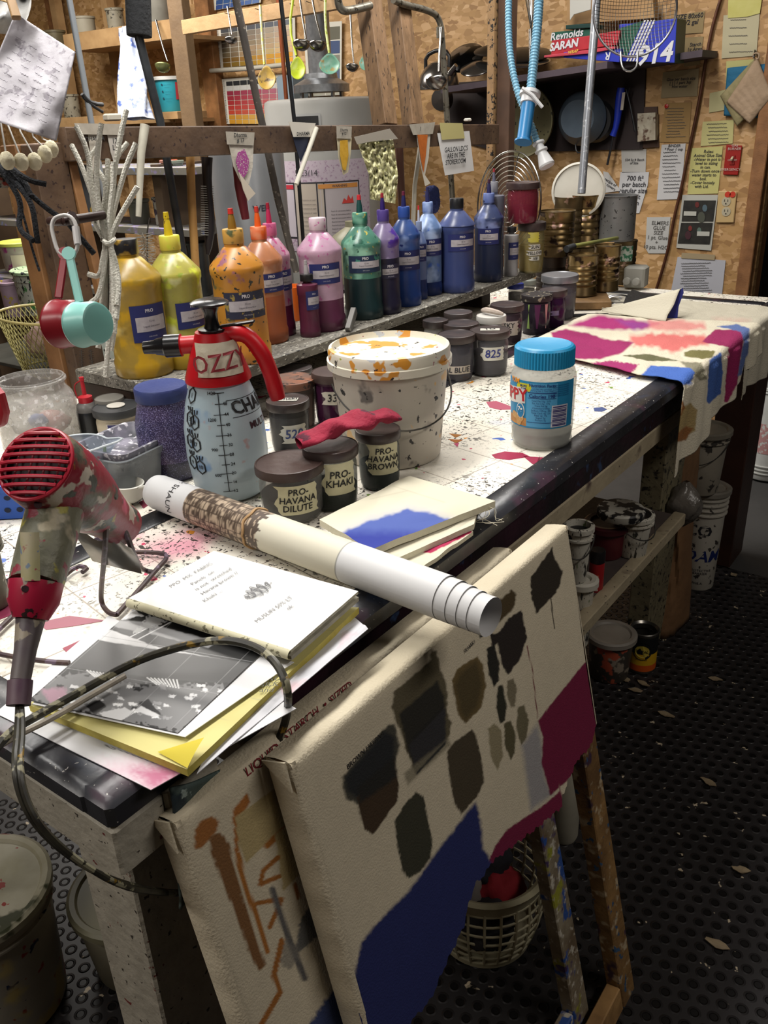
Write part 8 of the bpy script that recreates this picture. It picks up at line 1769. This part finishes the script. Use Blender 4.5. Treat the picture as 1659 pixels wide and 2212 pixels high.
MB().tube([onx(180, 210, xc), onx(200, 228, xc), onx(222, 242, xc)], .004, 8, smooth=1).build('prong', M('#1c1c1e', .4), th)
# lower left shelf unit under the beam with pots
th = thing('storage_shelf', 'paint-stained wooden shelving under the beam at the left', 'shelf', ony(300, 480, 2.5))
stn_ = M('#77736a', .6, var='#5c5850', vs=5, spots=(('#8477a0', 6, .6, .08), ('#6d7ba6', 7, .64, .08)))
def lshelf(px0, py0, px1, py1, yd, dep=.3, t=.03):
    a, b = np.array(ony(px0, py0, yd)), np.array(ony(px1, py1, yd)); zz = (a[2]+b[2])/2
    MB().box(((a[0]+b[0])/2, yd+dep/2, zz), (abs(b[0]-a[0]), dep, t), bev=.002).build('shelf_board', stn_, th); return zz+t/2
sA = lshelf(-40, 372, 410, 368, 2.2); sB = lshelf(-40, 500, 415, 478, 2.2); sC = lshelf(-60, 640, 420, 600, 2.2)
for px in (-20, 210, 408): q = ony(px, 500, 2.36); MB().box((q[0], 2.36, .65), (.05, .28, 1.26)).build('side_panel', M('#4c3c2c', .6, var='#35291f', vs=5), th)
def lpot(label, px, w, yt, zz, mat, yd=2.3, **k):
    q = np.array(ony(px, 450, yd)); q[2] = zz; dep = (q-CAM)@fw; R = w*dep/F_PX/2; h = zat(q[0], q[1], yt)-zz
    return bucket(k.pop('name', 'paint_pot'), label, q, R*k.pop('taper', .94), R, h, mat, cat=k.pop('cat', 'pot'), **k), q, R, h
lpot('white pot streaked with purple paint behind the lime bottle spout', 352, 40, 425, sB+.001, M('#a8a49c', .5, spots=(('#3c2c4c', 12, .56, .05), ('#2c2b2a', 20, .6, .04))))
lpot('dull grey pot left of the purple-streaked pot', 300, 44, 430, sB+.001, M('#57564c', .5, var='#3c3a34', vs=9))
lpot('orange-topped pot on the shelf just under the beam', 378, 34, 345, sA+.001, M('#9c4a34', .5, var='#77726a', vs=5))
lpot('greenish glass jar next to the orange pot under the beam', 396, 24, 346, sA+.001, M('#6c7468', .3))
t_, qm, Rm, hm_ = lpot('white pot with a magenta band and taped label reading Magenta and H2O', 28, 86, 522, zat(*ony(28, 450, 2.0)[:2], 582), M('#a8a093', .5, spots=(('#9c3a7c', 6, .6, .05),)), yd=2.0, lid=M('#a8ac4a', .5))
m = MB(); patch_cyl(m, qm, Rm, facing(qm)+.1, hm_*.1, hm_*.62, .13, lift=.002); tp = m.build('tape_label', M('#b0a890', .6), t_)
writing(tp, 'Magenta\n+ H2O', .034, qm, Rm, facing(qm)+.1, hm_*.36, rfun=None)
_, qg, Rg, hg = lpot('white bucket with green drips under the Magenta pot', 62, 118, 580, zat(*ony(62, 450, 1.95)[:2], 672), M('#a8a89c', .5, spots=(('#3f7a3c', 9, .62, .04), ('#26282a', 14, .58, .04)), stretch=(2, 2, 1)), yd=1.95, name='bucket', cat='bucket', lid=M('#9cb08c', .5, spots=(('#26282a', 20, .6, .04),)), ribs=(.8,))
lpot('pink and lilac daubed pot at the left edge below the Magenta pot', -8, 56, 606, zat(*ony(-8, 450, 1.9)[:2], 680), M('#a890a0', .5, spots=(('#b5a03c', 9, .64, .04),)), yd=1.9)
lpot('white striped pot at the far left just under the hanging swabs', 12, 60, 372, zat(*ony(12, 450, 2.3)[:2], 405), M('#a39a90', .5, spots=(('#9c3a34', 9, .6, .05), ('#26262a', 14, .58, .04))), yd=2.3)
lpot('dented grey metal cup behind the two yellow bottles', 415, 46, 522, sC+.001, M('#4e5050', .35, .7, var='#6c6e6e', vs=9), yd=2.3, name='metal_cup', cat='cup')
MB().box(ony(60, 700, 2.0)+np.array([0, .1, -.20]), (1.1, .35, .02), bev=.003).build('side_table', M('#4a4a44', .6, var='#2d2d2a', vs=5), label='grey low side surface under the green-dripped bucket at the left', cat='table')
# grey paddle with yellow and orange stickers
MB().slab([onx(x, y, bX-.02) for x, y in ((140, 345), (186, 360), (190, 420), (192, 470), (168, 480), (150, 440))], .012).build('metal_paddle', M('#4c4f52', .4, .4, spots=(('#a88a2c', 12, .66, .03),)), label='grey metal blade with yellow marks hanging behind the left post', cat='tool')
MB().slab([onx(x, y, bX-.015) for x, y in ((184, 412), (198, 402), (198, 428), (186, 434))], .003).build('sticker_card', M('#b0432c', .5), label='small orange card beside the grey metal blade', cat='card')
# wire basket
def wbasket():
    q = onz(50, 830, .92); cx, cy, z0 = q[0]-.06, q[1]+.14, .912; th = thing('wire_basket', 'yellowed oval wire mesh basket at the left behind the clear jar', 'basket', (cx, cy, z0))
    m = MB(); H = .13; ra_, rb2_ = .16, .10; N_ = 60
    pt = lambda t, k: np.array([cx+ra_*(.72+.28*k)*math.cos(t), cy+rb2_*(.72+.28*k)*math.sin(t), z0+H*k])
    for s_ in (1, -1):
        for i in range(N_):
            m.tube([pt(2*PI*i/N_+s_*.55*k, k) for k in np.linspace(0, 1, 7)], .0011, 3)
    wmat = M('#7d7440', .45, .5, var='#a8a072', vs=30); m.build('mesh', wmat, th)
    MB().tube([pt(t, 1) for t in np.linspace(0, 2*PI, 48, endpoint=False)], .0032, 8, closed=True).build('rim', M('#a39660', .45), th)
    MB().tube([pt(t, 0) for t in np.linspace(0, 2*PI, 40, endpoint=False)], .0022, 6, closed=True).build('base_ring', wmat, th)
    MB().tube([pt(.3, 1), pt(.3, 1)+np.array([.0, -.02, .03]), pt(-.9, 1)+np.array([0, -.03, .03]), pt(-.9, 1)], .003, 8, smooth=2).build('handle', M('#8c8a4c', .45), th)
    for i_, (dx_, dy_, cc, lb_) in enumerate(((-.04, 0, '#6c6a58', 'grey wadded rag inside the wire basket'), (.05, .01, '#31342c', 'dark wadded rag at the right inside the wire basket'), (0, -.02, '#7c5c58', 'dusty pink wadded rag low inside the wire basket'))):
        lump('rag', lb_, 'rag', (cx+dx_, cy+dy_, z0+.055+.01*i_), (.05, .045, .038), M(cc, .8, var='#a8a08c', vs=14), 20+i_)
wbasket()

# ================================================================= HANGING THINGS AT THE LEFT FRONT
DL = 1.0
m = MB(); n_ = 40; G = np.zeros((n_, n_, 3)); A_, B_, C2, D2 = (33, 28), (163, 113), (122, 305), (-60, 245)
for i in range(n_):
    for j in range(n_):
        u, v = i/(n_-1), j/(n_-1); x = (A_[0]*(1-u)+B_[0]*u)*(1-v)+(D2[0]*(1-u)+C2[0]*u)*v; y = (A_[1]*(1-u)+B_[1]*u)*(1-v)+(D2[1]*(1-u)+C2[1]*u)*v
        G[i, j] = at(x, y, DL+.012*math.sin(u*4+v*2)+.004*noise.noise(Vector((u*5, v*5, 1))))
m.grid(G); th = m.build('hanging_note', M('#a9a5ac', .6, var='#c2bfc4', vs=12, spots=(('#8d8890', 26, .62, .06),), bump=.2, bs=50), label='crinkled white paper note hanging from a clothespin at the upper left', cat='paper', ang=180, solid=.0006)
m = MB(); rr_ = random.Random(4)
for k in range(10):
    for w_ in range(4):
        u0 = .12+.2*w_+.04*rr_.random(); v = .18+.07*k; pts = []
        for s_ in range(7):
            u = u0+.018*s_; vv = v+.008*(1 if s_ % 2 else -1)*rr_.random()+.04*u; x = (A_[0]*(1-u)+B_[0]*u)*(1-vv)+(D2[0]*(1-u)+C2[0]*u)*vv; y = (A_[1]*(1-u)+B_[1]*u)*(1-vv)+(D2[1]*(1-u)+C2[1]*u)*vv; pts.append(at(x, y, DL+.012*math.sin(u*4+vv*2)-.0035))
        m.tube(pts, .0003, 3)
m.build('handwriting', M('#77727a', .8), th, smooth=False)
m = MB(); m.beam(at(22, -6, .99), at(36, 40, .985), .010, .007, ref=(0, 0, 1), bev=.001); m.build('clothespin', M('#94744c', .6), label='wooden clothespin gripping the hanging note', cat='clothespin')
m = MB(); m.tube([at(-60, -20, 1.1), at(28, 8, 1.0), at(60, -60, .95)], .0012, 6); m.build('hanging_string', M('#94784c', .8), label='tan string carrying the clothespin at the upper left corner', cat='string')
G = np.zeros((24, 20, 3)); m = MB()
for i in range(24):
    for j in range(20): u, v = i/23, j/19; G[i, j] = at(-60+120*u+8*math.sin(v*5), -30+ (90+20*u)*v, 1.2+.03*math.sin(u*9)+.02*math.sin(v*7))
m.grid(G); m.build('plastic_bag', M('#7f7d7a', .3, var='#a8a7a6', vs=9, bump=.4, bs=20), label='translucent grey plastic bag hanging at the top left corner behind the note', cat='bag', ang=180, solid=.001)
for k, ((x, y), (tx, ty), lb) in enumerate((((16, 347), (2, 268), 'leftmost'), ((46, 350), (18, 272), 'second from the left'), ((75, 349), (44, 284), 'middle'), ((97, 333), (72, 296), 'second from the right'), ((111, 322), (92, 300), 'rightmost and rearmost'))):
    q = at(x, y, 1.03+.012*k); th = thing('cotton_swab', 'round cotton swab on a stick under the note, '+lb, 'swab', q, group='cotton swabs hanging under the note')
    m = MB(); g_ = np.zeros((24, 14, 3))
    for i in range(24):
        for j in range(14):
            t, p_ = 2*PI*i/24, PI*j/13; d = np.array([math.sin(p_)*math.cos(t), math.sin(p_)*math.sin(t), math.cos(p_)]); g_[i, j] = q+d*np.array([.0086, .0086, .0105])*(1+.08*noise.noise(Vector(d*3+k)))
    m.grid(g_, close_u=True); m.build('cotton_head', M('#c9c1a6', .95, bump=.3, bs=200), th, ang=180)
    MB().tube([q+np.array([0, 0, .008]), at(tx, ty, 1.03+.012*k), at(tx-12, ty-50, 1.06)], .0011, 6).build('stick', M('#a8a49c', .5), th)
# dowel with carabiner, measuring cups and bundles
dw = thing('wall_dowel', 'dark brown dowel sticking out of the left post with things hanging on it', 'dowel', at(165, 478, 1.0))
d0, d1 = at(108, 478, 1.02), at(224, 470, 1.06)
MB().tube([d0, at(140, 478, 1.0), at(224, 464, 1.04)], .0052, 12).build('rod', M('#35211c', .45, var='#241412', vs=20), dw)
MB().tube([at(160, 478, 1.0), at(155, 466, .985)], [.006, .0055], 10).build('peg', M('#2f1e1c', .4), dw)
MB().tube([at(140, 478, 1.0), at(150, 470, 1.13), onz(190, 560, 1.2)*0+at(150, 466, 1.2)], .005, 10).build('rod', M('#35211c', .45, var='#241412', vs=20), dw)
th = thing('carabiner', 'white plastic carabiner on the dowel holding two measuring cups', 'carabiner', at(140, 510, .98))
cp = [(128, 467), (142, 464), (155, 470), (163, 482), (168, 505), (168, 535), (160, 550), (148, 556), (135, 553), (124, 542), (116, 515), (111, 490), (116, 473)]
MB().tube([at(x, y, .985) for x, y in cp], .0024, 10, closed=True, smooth=1).build('ring', M('#a9a5a2', .35), th)
MB().tube([at(163, 490, .985), at(168, 528, .985)], .0042, 12).build('gate_sleeve', M('#b3afae', .35), th)
def mcup(label, h0, h1, bc_, rpx, mat, dep, axd, extra=None):
    th = thing('measuring_cup', label, 'cup', at(*h0, dep)); q0, q1 = at(*h0, dep), at(*h1, dep); c = at(*bc_, dep); R = rpx*dep/F_PX
    m = MB(); m.beam(q0, q1, .0095, .0035, ref=-fw, bev=.0015); m.build('handle', mat, th)
    MB().lathe([(.0075, 0), (.0075, .004)], q0+fw*.002, 20, axis=tuple(-fw)).build('handle_end', mat, th)
    a_ = np.array(axd, float); a_ /= np.linalg.norm(a_); L_ = R*1.25
    MB().lathe([(R*1.03, 0), (R*1.05, .0015), (R*1.0, .003), (R*.97, L_*.8), (R*.9, L_*.97), (R*.8, L_), (.0001, L_)], c, 48, axis=tuple(a_), cap=False).build('cup', mat, th)
    MB().lathe([(R*.98, 0), (R*.93, L_*.8), (R*.85, L_*.9), (.0001, L_*.9)], c, 48, axis=tuple(a_), cap=False).build('cup_inside', mat, th)
    return th, c, R, a_
mcup('dark red plastic measuring cup hanging behind the turquoise one', (140, 548), (126, 645), (128, 700), 50, M('#7c1220', .3), .985, rt*.75-fw*.4+up*-.05)
th, c, R, a_ = mcup('pale turquoise plastic measuring cup hanging from the carabiner', (149, 548), (172, 655), (172, 702), 47, M('#7fb8b0', .3), .955, rt*.9-fw*.5+up*-.02)
# white tied bundle of pipe cleaners
wp = M('#c9c6ba', .9, var='#d8d5ca', vs=60, bump=.5, bs=400)
th = thing('white_cord_bundle', 'white cotton cords tied in a fan-shaped bundle hanging from the dowel', 'cord bundle', at(232, 520, 1.05))
kn = (233, 522); ups = [((165, 273), (192, 330), (200, 430)), ((155, 314), (178, 360), (205, 440)), ((219, 267), (208, 340), (210, 430)), ((273, 238), (258, 300), (240, 420)), ((275, 309), (250, 340), (232, 430)), ((294, 309), (272, 360), (246, 450)), ((233, 344), (232, 390), (228, 450)), ((211, 317), (188, 345), (205, 460)), ((297, 403), (275, 440), (252, 480)), ((209, 366), (232, 398), (222, 460)), ((196, 380), (200, 440), (215, 490)), ((246, 350), (246, 400), (236, 470))]
dns = [((240, 560), (243, 660), (232, 760), (228, 815)), ((245, 570), (252, 680), (240, 758)), ((228, 560), (215, 640), (195, 655)), ((222, 560), (216, 600), (190, 592)), ((236, 560), (224, 680), (212, 752)), ((248, 560), (256, 640), (251, 690)), ((230, 570), (226, 700), (222, 700)), ((238, 580), (240, 700), (238, 740)), ((250, 565), (258, 620), (252, 660)), ((226, 570), (220, 660), (216, 690)), ((232, 560), (234, 640), (230, 720)), ((242, 560), (246, 620), (247, 720))]
for k in range(12):
    jit = .012*math.sin(k*2.1); kk = (kn[0]+6*math.sin(k*1.9), kn[1]+3*math.cos(k*2.3)); z_ = 1.05
    pts = [at(*ups[k][0], z_+jit*2.2), at(*ups[k][1], z_+jit*1.6), at(*ups[k][2], z_+jit), at(kk[0], kk[1], z_+jit*.3)]+[at(x, y, z_+jit*(.4+.5*i)) for i, (x, y) in enumerate(dns[k])]
    MB().tube(pts, .0033, 8, smooth=2).build('cord', wp, th)
MB().tube([at(222, 520, 1.035), at(234, 528, 1.03), at(246, 520, 1.035), at(246, 514, 1.065), at(222, 514, 1.065)], .003, 8, closed=True, smooth=1).build('tie', wp, th)
MB().tube([at(210, 475, 1.04), at(203, 466, 1.035), at(202, 480, 1.04), at(222, 515, 1.05)], .0026, 8, smooth=2).build('tie_loop', wp, th)
# black pipe cleaners
bp = M('#15171c', .95, bump=.6, bs=300)
th = thing('black_cord_bundle', 'black fuzzy pipe cleaners drooping in front of the left post', 'cord bundle', at(60, 400, 1.08))
for k, pts in enumerate((((-20, 340), (20, 390), (48, 440), (38, 495), (72, 520)), ((-10, 350), (40, 400), (70, 440), (78, 500), (82, 525)), ((10, 352), (60, 390), (100, 398)), ((10, 360), (55, 410), (100, 450), (130, 470)), ((0, 350), (50, 385), (68, 425)), ((150, 485), (175, 515), (203, 548)), ((30, 400), (52, 470), (70, 540), (85, 585)))):
    MB().tube([at(x, y, 1.08+.01*math.sin(k*2+i)) for i, (x, y) in enumerate(pts)], .0036 if k < 6 else .0016, 8, smooth=2).build('pipe_cleaner', bp, th)
# black bristly brush strips hanging below the cups at the post
for k, (x0, x1, lb) in enumerate(((176, 180, 'left'), (196, 206, 'right'))):
    th = thing('tube_brush', 'thin black tube brush hanging on the left post above the clear jar, '+lb+' of two', 'brush', at(x0, 750, 1.12))
    P0, P1 = onx(x0, 755, PL[0]+.05), onx(x1, 850, PL[0]+.05); m = MB()
    MB().tube([P0, P1], .001, 6).build('wire', wire, th)
    for i in range(90):
        a = i*2.4; q = P0+(P1-P0)*i/90; d = rt*math.cos(a)+fw*math.sin(a); m.tube([q, q+d*.006], .0004, 3)
    m.build('bristles', M('#141416', .9), th, kind='stuff')
# dark area beyond the wall: shelving shapes and a red extinguisher
th = thing('fire_extinguisher', 'red fire extinguisher in the dark beyond the end of the board wall', 'fire extinguisher', ony(1608, 600, 3.9))
q = np.array(ony(1604, 640, 3.9)); MB().lathe([(.06, -.16), (.065, -.15), (.065, .06), (.05, .10), (.02, .12)], q, 32).build('body', M('#8c141c', .3), th); MB().lathe([(.022, .12), (.022, .15), (.0001, .155)], q, 16, cap=False).build('valve', M('#77736c', .4, .6), th); MB().tube([q+np.array([.02, 0, .14]), q+np.array([.09, -.02, .12]), q+np.array([.10, -.02, -.05])], .008, 8, smooth=2).build('hose', M('#151517', .4), th)
MB().box((q[0], q[1]+.12, .62), (.3, .1, 1.2), bev=.004).build('dark_cabinet', M('#17161a', .6), label='dark cabinet behind the red extinguisher', cat='cabinet')
# small white-grey appliance behind the cans and gloves
q = ony(1368, 600, 2.36); th = thing('hot_plate', 'grey-white appliance housing with two knobs behind the tin cans', 'appliance', (q[0], 2.38, .901))
MB().box((q[0], 2.385, .935), (.065, .06, .066), rot=(0, 0, .1), bev=.006).build('housing', M('#99978f', .45), th); 
for dx_ in (-.016, .014): MB().lathe([(.011, 0), (.011, .012), (.0001, .013)], (q[0]+dx_, 2.356, .925), 20, axis=(0, -1, 0), cap=False).build('knob', M('#b0aea6', .4), th)
